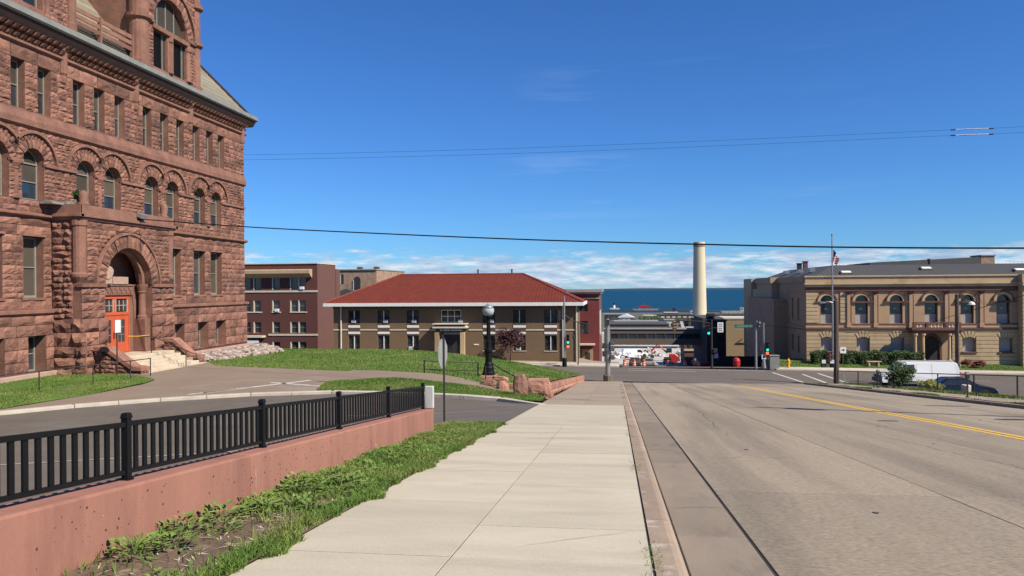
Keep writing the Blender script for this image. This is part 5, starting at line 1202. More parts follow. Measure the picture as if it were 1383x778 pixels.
for c in LL:
    m_ = MB(); m_.box(c - .66, c + .66, LY + .36, LY + .42, -5.68, -4.12); m_.build('boarded_window', 'patch', lb)
    m_ = MB(); m_.box(c - .78, c + .78, LY - .2, LY + .02, -5.86, -5.70); m_.build('sill', 'redst', lb)
    for k in range(5):
        a = PI*(.3 + .4*(k + .5)/5) ; m_ = MB(); b0, b1 = a - .10, a + .10
        q = [(c + 1.0*r*math.cos(t), -5.0 + r*math.sin(t)*1.0) for r, t in ((.92, b0), (1.58, b0 + .02), (1.58, b1 - .02), (.92, b1))]
        m_.hexa([(x, LY + .0, z) for x, z in q], [(x, LY - .14, z) for x, z in q]); m_.build('flat_arch_stone', 'tan', lb)
# entrance porch with columns, balcony and steps
mb = MB(); mb.box(31.7, 36.9, LY - 1.7, LY, -3.30, -3.02); mb.box(31.85, 36.75, LY - 1.55, LY, -3.62, -3.30); mb.build('porch_entablature', 'redst', lb, bevel=.02)
for x in (32.15, 32.95, 35.6, 36.4):
    m_ = MB(); m_.lathe((x, LY - 1.35, -6.55), [(.22, 0), (.22, .1), (.165, .18), (.14, 2.6), (.2, 2.66), (.26, 2.72), (.26, 2.92)], 12); m_.build('column', 'tan', lb, smooth=False)
    m_ = MB(); m_.box(x - .26, x + .26, LY - 1.62, LY - 1.08, -7.3, -6.55); m_.build('column_base', 'cstone', lb)
for x in (32.0, 33.3, 35.3, 36.6):
    m_ = MB(); m_.box(x - .13, x + .13, LY - 1.6, LY - 1.3, -3.02, -2.42); m_.build('balcony_post', 'redst', lb)
x = 32.3
while x < 36.5:
    m_ = MB(); m_.lathe((x, LY - 1.45, -3.02), [(.06, 0), (.09, .12), (.04, .28), (.07, .42), (.07, .5)], 6); m_.build('baluster', 'cstone', lb); x += .36
mb = MB(); mb.box(31.9, 36.7, LY - 1.58, LY - 1.32, -2.50, -2.40); mb.build('balcony_rail', 'redst', lb)
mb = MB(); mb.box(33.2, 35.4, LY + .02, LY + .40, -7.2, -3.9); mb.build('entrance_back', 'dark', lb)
mb = MB(); mb.box(33.35, 33.55, LY - .1, LY, -7.2, -4.7); mb.box(35.15, 35.35, LY - .1, LY, -7.2, -4.7); ring_arch(mb, 34.35, -4.75, .76, .98, LY - .1, LY + .01); mb.build('doorway_surround', 'redst', lb)
for k in range(4):
    m_ = MB(); m_.box(33.0 - .12*k, 36.2 + .12*k, LY - 1.9 - .35*k, LY - 1.55 - .35*k + .01, -7.9, -6.72 - .16*k); m_.build('step', 'redst' if k < 2 else 'conc2', lb)
mb = MB(); mb.box(36.9, 43, LY - .55, LY - .2, -7.6, -7.18); mb.build('water_table', 'cstone', lb)
# right end pavilion stands forward; side elevation towards the avenue
mb = MB(); mb.box(LX1, 52, LY - .95, LY + 8, LZ - .4, 1.45); mb.box(LX1 - .12, 52, LY - 1.35, LY + 8, 1.45, 1.9); mb.box(LX1 - .05, 52, LY - 1.1, LY + 8, 1.9, 2.72); mb.build('end_pavilion', 'tan', lb, bevel=.02)
qu = MB(); zz_ = -7.3
while zz_ < .9: m_ = MB(); m_.box(LX1 + .02, LX1 + .7, LY - 1.05, LY - .94, zz_ + .02, zz_ + .40); m_.build('quoin', 'tan', lb); zz_ += .43
si = MB(); tX = lambda u, v, d=0: (LX0 - d, u, v)
hol = [rect(93.2, 94.1, -2.4, .2), rect(96.2, 97.0, -2.4, .2), rect(93.2, 94.1, -6.2, -4.2), rect(96.2, 97.0, -6.2, -4.2)]
holed(si, rect(LY + .002, 100, LZ - 1, 2.0), hol, tX, .3); si.box(LX0 + .31, LX0 + .5, LY + .5, 128, -12, 2.0); si.box(LX0, LX0 + .4, 100, 128, -12, 2.0); si.build('side_wall', 'tanb', lb, fixn=False)
for u0, z0, h in ((93.65, -2.4, 2.6), (96.6, -2.4, 2.6), (93.65, -6.2, 2.0), (96.6, -6.2, 2.0)):
    m_ = MB(); m_.box(LX0 + .2, LX0 + .25, u0 - .45, u0 + .45, z0, z0 + h); m_.build('side_window', 'glass', lb)
mb = MB(); mb.box(LX0 - .2, LX0 + .6, LY + .3, 128.2, 2.0, 2.68); mb.box(LX0 - .16, LX0, LY + .02, 100, -3.26, -3.0); mb.box(LX0 - .12, LX0, LY + .02, 100, .98, 1.45); mb.build('side_parapet', 'tanb', lb)
mb = MB(); mb.box(19.5, LX0 - .01, 99.6, 118.5, -12, -.3); mb.box(19.4, LX0 - .01, 99.5, 118.6, -.3, .0); mb.build('side_wing', 'tanb', lb)
mb = MB(); mb.box(20.2, LX0 - .01, 104.5, 115, 0, 2.0); mb.box(20.0, LX0 - .01, 104.3, 115.2, 2.0, 2.75); mb.box(20.4, LX0 - .01, 121, 128, -12, 2.75); mb.box(20.6, LX0-.01, 115.2, 121, -12, 1.2); mb.build('side_bay', 'tan', lb)
# roof: standing seams, skylights, chimneys
mb = MB(); A = [(LX0 + 1.2, LY + 1.2, 2.7), (52, LY + 1.2, 2.7), (52, LY + 6.5, 4.05), (LX0 + 4.6, LY + 6.5, 4.05)]
mb.quad(*A); mb.quad((LX0 + 1.2, 124, 2.6), (LX0 + 1.2, LY + 1.2, 2.7), (LX0 + 4.6, LY + 6.5, 4.05), (LX0 + 4.6, 120, 4.0)); mb.quad((LX0 + 4.6, LY + 6.5, 4.05), (52, LY + 6.5, 4.05), (52, 120, 4.0), (LX0 + 4.6, 120, 4.0)); mb.build('roof', 'mroof', lb, fixn=False)
mb = MB(); x = LX0 + 1.6
while x < 51:
    t1 = min(1, (x - LX0 - 1.2)/3.4); mb.hexa([(x-.025, LY+1.2, 2.72), (x+.025, LY+1.2, 2.72), (x+.025, LY+1.2+5.3*t1, 2.72+1.35*t1), (x-.025, LY+1.2+5.3*t1, 2.72+1.35*t1)], [(x-.025, LY+1.2, 2.735), (x+.025, LY+1.2, 2.735), (x+.025, LY+1.2+5.3*t1, 2.735+1.35*t1), (x-.025, LY+1.2+5.3*t1, 2.735+1.35*t1)]); x += .42
stuff(mb.build('standing_seams', 'mroof', lb))
for x, t in ((26.0, .12), (35.2, .42), (44.6, .2)):
    y = LY + 1.2 + 5.3*t; z = 2.72 + 1.35*t; m_ = MB(); m_.hexa([(x-.65, y, z), (x+.65, y, z), (x+.65, y+.7, z+.22), (x-.65, y+.7, z+.22)], [(x-.6, y+.02, z+.2), (x+.6, y+.02, z+.2), (x+.6, y+.7, z+.42), (x-.6, y+.7, z+.42)]); s_ = m_.build('skylight', 'mroof', lb)
    m_ = MB(); m_.hexa([(x-.45, y+.03, z+.205), (x+.55, y+.03, z+.205), (x+.55, y+.62, z+.405), (x-.45, y+.62, z+.405)], [(x-.45, y+.03, z+.225), (x+.55, y+.03, z+.225), (x+.55, y+.62, z+.425), (x-.45, y+.62, z+.425)]); m_.build('skylight_pane', 'white', s_)
for y in (98, 104, 112): m_ = MB(); m_.box(LX0 + 2.4, LX0 + 3.0, y, y + 1.3, 3.3, 3.75); m_.build('skylight', 'galv', lb)
mb = MB(); mb.hexa([(33.5, 108, 3.9), (47.3, 108, 3.9), (47.3, 118, 3.9), (33.5, 118, 3.9)], [(33.5, 108, 4.65), (47.3, 108, 5.25), (47.3, 118, 5.25), (33.5, 118, 4.65)]); mb.build('rear_roof', 'mroof', lb)
mb = MB(); mb.box(47.35, 49.0, 108, 111, 3.9, 5.35); mb.box(47.3, 49.1, 107.9, 111.1, 5.35, 5.5); mb.build('chimney', 'mural', lb)
for x, y, mt_, h in ((26.0, 112, 'redst', .9), (25.2, 112, 'dark', .5)): m_ = MB(); m_.box(x, x + .55, y, y + .55, 3.5, 4.3 + h*.7); m_.box(x - .08, x + .63, y - .08, y + .63, 4.3 + h*.7, 4.45 + h*.7); m_.build('chimney', mt_, lb)
m_ = MB(); m_.cyl((36.6, LY + 6.5, 4.0), (36.6, LY + 6.5, 4.5), .16, n=8); m_.cyl((36.6, LY + 6.5, 4.5), (36.6, LY + 6.5, 4.7), .26, .2, n=8); m_.build('roof_vent', 'iron', lb)
# ================================================================== dark building, tan rear wall, skyway across the lower avenue
dk = thing('dark_corner_building', 'dark unlit brick building at the end of the skyway over the avenue', 'building', (17, 120, -11))
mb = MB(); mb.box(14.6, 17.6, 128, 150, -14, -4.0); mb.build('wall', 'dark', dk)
mb = MB(); mb.box(14.5, 17.75, 127.8, 150, -4.0, -3.75); mb.build('coping', 'far2', dk)
mb = MB(); mb.box(15.0, 16.2, 131, 133, -3.75, -2.9); mb.build('roof_unit', 'dark', dk)
for z in (-7.2, -10.4):
    for x in (15.4, 16.8): m_ = MB(); m_.box(x - .4, x + .4, 127.93, 127.99, z, z + 1.7); m_.build('window', 'glass', dk)
m_ = MB(); m_.box(15.0, 16.6, 127.8, 127.98, -11.6, -10.9); m_.build('shop_sign', 'navy', dk)
tr_ = thing('tan_rear_building', 'sunlit plain tan brick wall behind the street sign', 'building', (22, 136, -10))
mb = MB(); mb.box(20.2, 27, 150, 158, -16, -4.6); mb.build('wall', 'ltan', tr_); mb = MB(); mb.box(20.1, 27.1, 149.9, 158, -4.6, -4.3); mb.build('coping', 'far3', tr_)
mb = MB(); mb.tube([(22.6, 149.9, -9.0), (23.6, 149.9, -8.3)], .07); mb.tube([(22.4, 149.9, -9.1), (25.0, 149.9, -9.1)], .10); mb.build('conduit', 'iron', tr_)
lw_ = thing('shade_infill_wall', 'added dark wall standing for shade below the tan wall behind the corner poles', 'wall', (16.5, 106, -9))
mb = MB(); mb.box(12.9, 19.4, 106, 106.4, -10.5, -7.75); mb.build('shade_infill_panel', 'dark', lw_)  # added dark panel and posts, standing in for a shaded area
for k in range(6): m_ = MB(); m_.box(12.9 + 1.08*k, 13.0 + 1.08*k, 105.9, 105.999, -10.5, -7.65); m_.build('shade_infill_post', 'dframe', lw_)
sk = thing('skyway_bridge', 'brown enclosed skyway with a strip of windows crossing the lower avenue', 'bridge', (7, 140, -8))
mb = MB(); mb.box(-2.2, 16.0, 140, 143, -8.75, -7.65); mb.box(-2.2, 16.0, 140, 143, -6.75, -6.0); mb.box(-2.2, 16, 142.6, 142.9, -7.65, -6.75); mb.build('body', 'brown', sk)
mb = MB(); mb.box(-2.3, 16.1, 139.85, 143.1, -6.0, -5.85); mb.build('roof_edge', 'far1', sk)
x = -1.2
while x < 15.4: m_ = MB(); m_.box(x, x + 1.55, 140.1, 140.15, -7.65, -6.75); m_.build('pane', 'bluegl', sk); m_ = MB(); m_.box(x + 1.55, x + 1.65, 140.0, 140.2, -7.65, -6.75); m_.build('window_post', 'brown', sk); x += 1.65
mb = MB(); mb.box(-2.2, -1.0, 139.9, 143.05, -14, -5.9); mb.build('end_pier', 'brown', sk)
wh = thing('white_building', 'pale building with dark openings seen under the skyway', 'building', (2, 256, -18))
mb = MB(); mb.box(-16, 20, 254, 262, -20, -13.5); mb.build('wall', 'far3', wh)
for i in range(8): m_ = MB(); m_.box(-2 + 2.7*i, -.2 + 2.7*i, 253.9, 253.98, -17.0, -15.6); m_.build('window', 'far2' if i % 2 else 'glass', wh)
mb = MB(); mb.box(-16, 20.1, 253.4, 253.9, -17.6, -17.3); mb.build('ledge', 'white', wh)
sp = thing('shop_building', 'small brick shop with a pale band under the end of the skyway', 'building', (15, 165, -13))
mb = MB(); mb.box(13.9, 17, 162, 172, -17, -9.5); mb.build('wall', 'far4', sp); mb = MB(); mb.box(13.8, 17.1, 161.8, 162, -11.6, -11.2); mb.build('band_course', 'cstone', sp)
for x in (14.6, 15.7): m_ = MB(); m_.box(x, x + .6, 161.9, 161.98, -10.9, -10); m_.build('window', 'dframe', sp)
# ================================================================== street furniture
lp_ = thing('street_lamp', 'black fluted street lamp with a round clear globe standing on the lawn edge', 'street lamp', (-7.1, 42.6, zlawn(-7.1, 42.6)))
zb = zlawn(-7.1, 42.6); c0 = (-7.1, 42.6, zb)
mb = MB(); mb.box(-7.55, -6.65, 42.15, 43.05, zb - .4, zb + .08); mb.build('pedestal', 'redrock', lp_, bevel=.03)
mb = MB(); mb.lathe(c0, [(.36, .08), (.36, .22), (.31, .28), (.30, .50), (.26, .56), (.23, .72), (.20, .78), (.19, 1.30), (.235, 1.36), (.235, 1.50), (.17, 1.56), (.15, 1.9), (.18, 1.94), (.12, 2.0)], 18); mb.build('base', 'black', lp_)
mb = MB(); n = 20; 
vs = [(c0[0] + r*(1 + (.10 if i % 2 else -.06))*math.cos(2*PI*i/n), c0[1] + r*(1 + (.10 if i % 2 else -.06))*math.sin(2*PI*i/n), zb + z) for r, z in ((.11, 1.95), (.095, 3.2)) for i in range(n)]
mb.add(vs, [(i, (i+1) % n, n+(i+1) % n, n+i) for i in range(n)]); mb.lathe(c0, [(.095, 3.2), (.17, 3.26), (.20, 3.34), (.15, 3.38)], 16); mb.build('shaft', 'black', lp_)
mb = MB(); mb.lathe(c0, [(.14, 3.36), (.28, 3.47), (.335, 3.63), (.32, 3.78), (.24, 3.90), (.10, 3.97), (.02, 3.98)], 20); mb.build('globe', 'lampg', lp_, smooth=True)
mb = MB(); mb.lathe(c0, [(.30, 3.80), (.315, 3.80), (.24, 3.925), (.11, 4.0), (.05, 4.03), (.03, 4.10), (.0, 4.12)], 16); mb.build('finial_cap', 'galv', lp_, smooth=True)
gr = thing('lawn_barrier', 'low black two-bar barrier on the lawn left of the street lamp', 'railing', (-8.9, 40.6, -3))
for x, y in ((-10.2, 40.2), (-7.55, 41.7)): m_ = MB(); z = zlawn(x, y); m_.cyl((x, y, z - .1), (x, y, z + .78), .035, n=8); m_.build('rail_post', 'black', gr)
for dz in (.74, .30): m_ = MB(); m_.tube([(-10.2, 40.2, zlawn(-10.2, 40.2) + dz), (-7.55, 41.7, zlawn(-7.55, 41.7) + dz)], .03); m_.build('bar', 'black', gr)
hr2 = thing('path_handrail', 'thin dark handrail dropping from the lamp towards the tumbled blocks', 'handrail', (-6.2, 39.5, -3))
mb = MB(); mb.tube([(-6.9, 42.0, zlawn(-6.9, 42) + .85), (-6.5, 41.2, zlawn(-6.9, 42) + .7), (-5.0, 37.6, -2.75), (-4.9, 37.3, -2.95)], .028); mb.build('rail', 'iron', hr2)
for x, y, h in ((-6.65, 38.9, .95), (-5.0, 37.6, .6)): m_ = MB(); z = zdrive(x, y); m_.cyl((x, y, z), (x, y, z + h), .03, n=6); m_.build('rail_post', 'iron', hr2)
# stop sign: its bare back and edge face the camera, the red face looks into the drive
st = thing('stop_sign', 'octagonal stop sign seen almost edge-on from behind at the drive mouth', 'sign', (-4.4, 19.42, -1.9))
mb = MB(); mb.box(-4.425, -4.385, 19.39, 19.45, -2.1, .33); mb.build('sign_post', 'iron', st)
o8 = [(.405*math.cos(PI/8 + PI*i/4), .405*math.sin(PI/8 + PI*i/4)) for i in range(8)]; ra = R(-5); ca, sa = math.cos(ra), math.sin(ra)
def stp(u, v, d): return (-4.43 - d*ca - u*sa, 19.42 + u*ca - d*sa, -.07 + v)
mb = MB(); mb.prism(o8, stp, 0, .012); pl = mb.build('sign_back', 'bsign', st)
mb = MB(); mb.prism([(a*.98, b*.98) for a, b in o8], stp, .0122, .0145); mb.build('sign_face', 'red', pl)
def text(name, body, size, mt, parent, loc, rot):
    c = bpy.data.curves.new(name, 'FONT'); c.body = body; c.size = size; c.align_x = 'CENTER'; c.align_y = 'CENTER'; c.extrude = .001; c.resolution_u = 2; c.materials.append(M[mt])
    q = bpy.data.objects.new(name, c); COL.objects.link(q); me = bpy.data.meshes.new_from_object(q); bpy.data.objects.remove(q); o = bpy.data.objects.new(name, me); COL.objects.link(o); o.parent = parent; o.location = Vector(loc) - ORG.get(parent.name, Vector((0, 0, 0))); o.rotation_euler = rot; return o
text('sign_lettering', 'STOP', .27, 'white', pl, stp(0, 0, .017), (PI/2, 0, -PI/2 + ra))

# traffic signals ----------------------------------------------------------------
def signal(parent, x, y, z, rz=0, lit=None, hm='dframe', lm='chrome', ped=False):
    """three-lens head facing -Y before turning by rz; z = its middle"""
    h = MB(); h.box(-.17, .17, -.08, .14, -.52, .52)
    o = h.build('signal_head', hm, None, org=(0, 0, 0), bevel=.03); o.parent = parent; o.location = Vector((x, y, z)) - ORG[parent.name]; o.rotation_euler = (0, 0, rz)
    for k, dz in enumerate((.34, 0, -.34)):
        l = MB(); l.cyl((0, -.085, dz), (0, -.115, dz), .12, n=12); lo = l.build('lens', ('lred' if (lit == 'red' and k == 0) else 'lgreen' if (lit == 'green' and k == 2) else lm), None, org=(0, 0, 0)); lo.parent = o; lo.location = (0, 0, 0)
        v = MB(); 
        for i in range(9):
            a, b = R(-30 + 240*i/9), R(-30 + 240*(i+1)/9)
            q = [(.135, a), (.135, b), (.15, b), (.15, a)]
            v.hexa([(r*math.cos(t), -.08, dz + r*math.sin(t)) for r, t in q], [(r*math.cos(t), -.30 + .06*(1 - math.sin(t)), dz + r*math.sin(t)) for r, t in q])
        vo = v.build('visor', hm, None, org=(0, 0, 0)); vo.parent = o; vo.location = (0, 0, 0)
    return o
def pedbox(parent, x, y, z, rz=0, lit=None):
    h = MB(); h.box(-.2, .2, -.1, .12, -.22, .22); o = h.build('pedestrian_signal', 'dframe', None, org=(0, 0, 0), bevel=.02); o.parent = parent; o.location = Vector((x, y, z)) - ORG[parent.name]; o.rotation_euler = (0, 0, rz)
    f = MB(); f.box(-.14, .14, -.108, -.101, -.14, .14); fo = f.build('display', 'lred' if lit else 'chrome', None, org=(0, 0, 0)); fo.parent = o; fo.location = (0, 0, 0); return o
# thick pole at the sidewalk end
p1 = thing('signal_pole', 'thick grey signal pole with louvred pedestrian boxes at the end of the sidewalk', 'traffic light', (-.75, 67.6, zs(67.6)))
z0 = zs(67.6)
mb = MB(); mb.lathe((-.75, 67.6, z0), [(.36, 0), (.36, .35), (.30, .45), (.22, .5), (.20, 3.0), (.18, 5.3), (.2, 5.32), (.1, 5.45)], 12); mb.build('pole', 'galv', p1)
mb = MB(); mb.lathe((-.75, 67.6, z0), [(.40, 0), (.40, .5), (.34, .56)], 8); mb.build('pole_base', 'brown', p1)
for dz in (3.35, 2.85, 2.1): 
    h = MB(); h.box(-.52, -.16, 67.35, 67.75, z0 + dz - .2, z0 + dz + .2); b_ = h.build('signal_box', 'dframe', p1, bevel=.02)
    h = MB(); [h.box(-.50, -.18, 67.25, 67.349, z0 + dz - .16 + .09*i, z0 + dz - .12 + .09*i) for i in range(4)]; h.build('louvre_slats', 'galv', b_)
for dz in (3.1, 2.4): pedbox(p1, -1.1, 67.6, z0 + dz, PI/2)
h = MB(); h.box(-.92, -.58, 67.2, 67.39, z0 + 4.9, z0 + 5.4); h.build('detector_box', 'dframe', p1)
# signal pole by the red-roofed building
p2 = thing('signal_pole', 'slim tall signal pole with street light in front of the red-roofed building', 'traffic light', (-5.55, 83.0, -6.9))
mb = MB(); mb.lathe((-5.55, 83, -6.95), [(.17, 0), (.17, .3), (.12, .4), (.09, 7.6)], 8); mb.build('pole', 'galv', p2)
mb = MB(); mb.lathe((-5.55, 83, -6.95), [(.26, 0), (.24, .9), (.16, 1.0)], 8); mb.build('pole_base', 'black', p2)
signal(p2, -5.15, 82.9, -3.95, 0, 'green'); signal(p2, -6.1, 83.2, -1.45, PI/2); pedbox(p2, -5.15, 82.9, -4.75, 0, 'red'); pedbox(p2, -4.55, 83.1, -3.75, PI/2)
mb = MB(); mb.tube([(-5.55, 83, -1.3), (-4.6, 83, -2.0), (-3.2, 83, -2.3)], .06); mb.build('mast_arm', 'iron', p2); signal(p2, -3.1, 83, -2.75, PI)
mb = MB(); mb.cyl((-4.15, 84.2, -6.95), (-4.15, 84.2, -2.2), .07, n=8); tag(mb.build('signal_post', 'iron'), 'bare dark post right of the red-roofed building corner', 'post')
# far right corner poles, cabinet
p3 = thing('signal_pole', 'grey pole carrying the green street name sign at the far corner', 'traffic light', (14.55, 83.7, -7.1))
mb = MB(); mb.lathe((14.55, 83.7, -7.15), [(.16, 0), (.13, .3), (.10, 5.0)], 10); mb.build('pole', 'galv', p3)
mb = MB(); mb.box(12.35, 14.42, 83.58, 83.62, -2.75, -2.42); ss = mb.build('street_name_sign', 'sgreen', p3)
mb = MB(); x = 12.6
for w in (.10, .07, .08, .09, .08, .09, 0, .09, .06, .07): 
    if w: mb.box(x, x + w, 83.572, 83.579, -2.66, -2.52)
    x += w + .05
mb.box(13.95, 14.08, 83.572, 83.579, -2.66, -2.50); mb.box(14.14, 14.26, 83.572, 83.579, -2.66, -2.50); stuff(mb.build('sign_lettering', 'bsign', ss))
mb = MB(); mb.cyl((14.85, 83.45, -2.25), (14.85, 83.3, -2.25), .2, n=12); mb.box(14.6, 14.95, 83.5, 83.7, -2.7, -1.95); mb.build('camera_box', 'dframe', p3); mb = MB(); mb.cyl((14.9, 83.295, -2.2), (14.9, 83.26, -2.2), .1, n=10); mb.tube([(14.62, 83.4, -2.0), (14.62, 83.4, -2.5), (14.95, 83.4, -2.62)], .045); mb.build('camera_lens', 'lampg', p3)
p4 = thing('signal_pole', 'short signal pole with a lit green light beside the grey control cabinet', 'traffic light', (15.4, 84.1, -7.1))
mb = MB(); mb.lathe((15.4, 84.1, -7.15), [(.28, 0), (.25, .25), (.17, .9), (.12, 1.0), (.10, 4.9)], 10); mb.build('pole', 'galv', p4)
signal(p4, 15.75, 83.95, -4.75, 0, 'green'); pedbox(p4, 15.72, 83.9, -5.45, 0, 'red'); pedbox(p4, 15.05, 84, -5.0, PI/2)
mb = MB(); mb.box(15.18, 15.62, 83.93, 83.97, -6.1, -5.6); sp_ = mb.build('notice_panel', 'white', p4); mb = MB(); mb.box(15.28, 15.52, 83.922, 83.929, -5.95, -5.75); mb.build('panel_mark', 'dframe', sp_)
mb = MB(); mb.box(16.0, 16.95, 83.9, 84.6, -7.2, -5.75); mb.box(15.95, 17.0, 83.85, 84.65, -5.75, -5.68); tag(mb.build('control_cabinet', 'far1', bevel=.02), 'grey metal traffic control cabinet at the far corner', 'cabinet')
p5 = thing('signal_pole', 'dark signal pole with mast arm and green light in front of the dark building', 'traffic light', (10.05, 84.0, -7.0))
mb = MB(); mb.lathe((10.05, 84, -7.1), [(.15, 0), (.11, .3), (.09, 5.2)], 10); mb.build('pole', 'iron', p5)
mb = MB(); mb.tube([(10.05, 84, -2.35), (9, 84, -2.1), (6.1, 84, -1.95)], .05); mb.build('mast_arm', 'iron', p5)
signal(p5, 9.72, 83.85, -3.0, 0, 'green'); signal(p5, 6.15, 83.9, -2.55, .5, None, 'sigy', 'lens'); signal(p5, 9.25, 84.15, -2.35, PI/2)
mb = MB(); mb.box(10.65, 11.25, 83.9, 83.94, -3.25, -2.2); sp_ = mb.build('regulatory_sign', 'white', p5); mb = MB(); mb.box(10.05, 10.7, 83.95, 84.0, -2.8, -2.72); mb.build('sign_bracket', 'iron', p5)
mb = MB(); [mb.box(10.76, 11.14, 83.892, 83.899, z, z + .10) for z in (-3.1, -2.9, -2.68, -2.46)]; stuff(mb.build('sign_lettering', 'galv', sp_))
pedbox(p5, 10.4, 83.9, -5.2, 0); mb = MB(); mb.box(10.25, 10.7, 83.9, 83.96, -6.0, -5.5); mb.build('blue_panel', 'navy', p5)
# corner pole with backs of signals at the fence
p6 = thing('signal_pole', 'dark wooden signal pole at the parking lot corner with pale signal heads', 'traffic light', (18.75, 69.4, -6.9))
mb = MB(); mb.lathe((18.75, 69.4, -7.0), [(.25, 0), (.23, 1.2), (.20, 7.3), (.17, 7.32)], 10); mb.build('pole', 'wood', p6)
signal(p6, 18.1, 69.2, -4.55, .3, None, 'redst', 'lens'); pedbox(p6, 17.65, 69.2, -5.2, .4); pedbox(p6, 18.35, 69.2, -5.2, -.3)
for x in (17.62, 18.3): m_ = MB(); m_.box(x - .16, x + .16, 69.0, 69.06, -5.05, -4.75); m_.build('sunshield', 'white', p6)
mb = MB(); mb.tube([(18.75, 69.4, .0), (18.2, 69.3, .25), (17.8, 69.3, .18)], .04); mb.box(17.4, 17.85, 69.2, 69.4, .1, .22); mb.build('lamp_arm', 'galv', p6)
fp = thing('flagpole', 'tall slender flagpole rising in front of the library', 'flagpole', (23.2, 87.2, -7))
mb = MB(); mb.lathe((23.2, 87.2, -7.1), [(.14, 0), (.12, 2), (.055, 14.1), (.09, 14.15), (.09, 14.3), (.02, 14.35)], 10); mb.build('pole', 'galv', fp)
# limp flag: stripes and blue canton as colours of one cloth
vs = []; fs = []; ms = []; nu, nv = 13, 8
for j in range(nv+1):
    for i in range(nu+1):
        t = i/nu; a = j/nv
        vs.append((23.27 + .62*t**.8*(.55 + .45*(1 - a)) + .07*math.sin(t*7 + a*3), 87.2 + .12*math.sin(t*11 + a*2), 5.55 - 1.15*a - 1.05*t*(1 - .25*a)))
fl_ = MB()
for j in range(nv):
    for i in range(nu):
        a = j*(nu+1)+i; fl_.add([vs[k] for k in (a, a+1, a+nu+2, a+nu+1)], [(0, 1, 2, 3)], 2 if (i < 4 and j < 4) else (0 if (j + i//2) % 2 == 0 else 1))
tag(fl_.build('flag', ['red', 'white', 'navy'], fixn=False), 'red white and blue striped flag hanging limp from the flagpole', 'flag')
p7 = thing('utility_pole', 'plain dark wooden pole with a small lamp rising behind the white van', 'utility pole', (28.45, 69.3, -6.9))
mb = MB(); mb.lathe((28.45, 69.3, -7.2), [(.19, 0), (.16, 8.0), (.13, 8.02)], 8); mb.build('pole', 'wood', p7)
mb = MB(); mb.tube([(28.45, 69.3, -.1), (29.0, 69.2, .35), (29.5, 69.2, .2)], .035); mb.build('lamp_arm', 'iron', p7); mb = MB(); mb.lathe((29.55, 69.2, -.1), [(.05, .3), (.22, .22), (.30, .05), (.26, 0)], 10); mb.build('lamp_head', 'white', p7)
mb = MB(); mb.box(28.6, 28.95, 69.15, 69.45, .45, .8); mb.build('junction_box', 'iron', p7)
p8 = thing('utility_pole', 'wooden utility pole with crossarm and transformer beside the right kerb', 'utility pole', (16.9, 25.7, zs(25.7)))
zq = zs(25.7)
mb = MB(); mb.lathe((16.9, 25.7, zq - .2), [(.19, 0), (.17, 4), (.13, 11.4)], 10); mb.build('pole', 'wood', p8)
mb = MB(); mb.box(15.8, 18.0, 25.65, 25.75, zq + 10.4, zq + 10.52); mb.build('crossarm', 'wood', p8); mb = MB(); mb.lathe((16.55, 25.4, zq + 8.9), [(.1, 0), (.27, .05), (.27, 1.0), (.1, 1.1)], 12); mb.build('transformer', 'galv', p8)
# overhead cables
def cable(name, label, pts, r):
    P = [Vector(p) for p in pts]; out = []
    for i in range(len(P)-1):
        p0, p1, p2, p3 = P[max(i-1, 0)], P[i], P[i+1], P[min(i+2, len(P)-1)]
        for k in range(8):
            t = k/8; out.append(.5*((2*p1) + (p2-p0)*t + (2*p0 - 5*p1 + 4*p2 - p3)*t*t + (3*p1 - p0 - 3*p2 + p3)*t**3))
    out.append(P[-1]); mb = MB(); mb.tube(out, r, 5); return tag(mb.build(name, 'black', smooth=True), label, 'cable')
cable('overhead_cable', 'thick black cable slung from the school entrance across the whole street', [(-28.28, 42.6, 5.88), (-19.44, 39.28, 4.98), (-11.07, 36.13, 4.27), (-4.24, 33.57, 3.74), (.49, 31.79, 3.42), (3.0, 30.85, 3.27), (7.65, 29.11, 3.0), (13.16, 27.04, 2.78), (16.9, 25.7, 2.72)], .030)
f_ = 66/150
for k, (dz, lab) in enumerate(((0, 'upper of the two thin high wires crossing the sky'), (-.45, 'lower of the two thin high wires crossing the sky'))):
    zA = 13.85 + dz; pts = [(-60, 66, zA + .55), (-33.5, 66, zA), (-12, 66, zA - .18 + .0), (8, 66, zA - .06), (26.8, 66, zA + .20), (29.8, 66, zA + .22), (60, 66, zA + .95)]
    cable('overhead_wire', lab, pts, .010)
for x, lab in ((26.9, 'left insulator pair hanging on the two thin high wires'), (29.75, 'right insulator pair hanging on the two thin high wires')):
    t_ = thing('wire_insulator', lab, 'insulator', (x, 66, 13.8))
    for dz in (.2, -.25): m_ = MB(); m_.cyl((x - .16, 66, 13.85 + dz), (x + .16, 66, 13.855 + dz), .055, n=6); m_.build('insulator_bell', 'iron', t_)
for dz, lab in ((.26, 'pale sleeve on the upper thin wire between the insulators'), (-.19, 'pale sleeve on the lower thin wire between the insulators')):
    m_ = MB(); m_.cyl((27.1, 66, 13.81 + dz), (29.6, 66, 13.82 + dz), .022, n=6); tag(m_.build('wire_sleeve', 'white'), lab, 'sleeve')
cable('service_wire', 'thin dark service wire drooping across the library front', [(15.4, 84.1, -2.5), (22, 80, -3.0), (26, 74, -2.6), (28.45, 69.3, -.9), (40, 64, 3.2), (52, 60, 6)], .02)

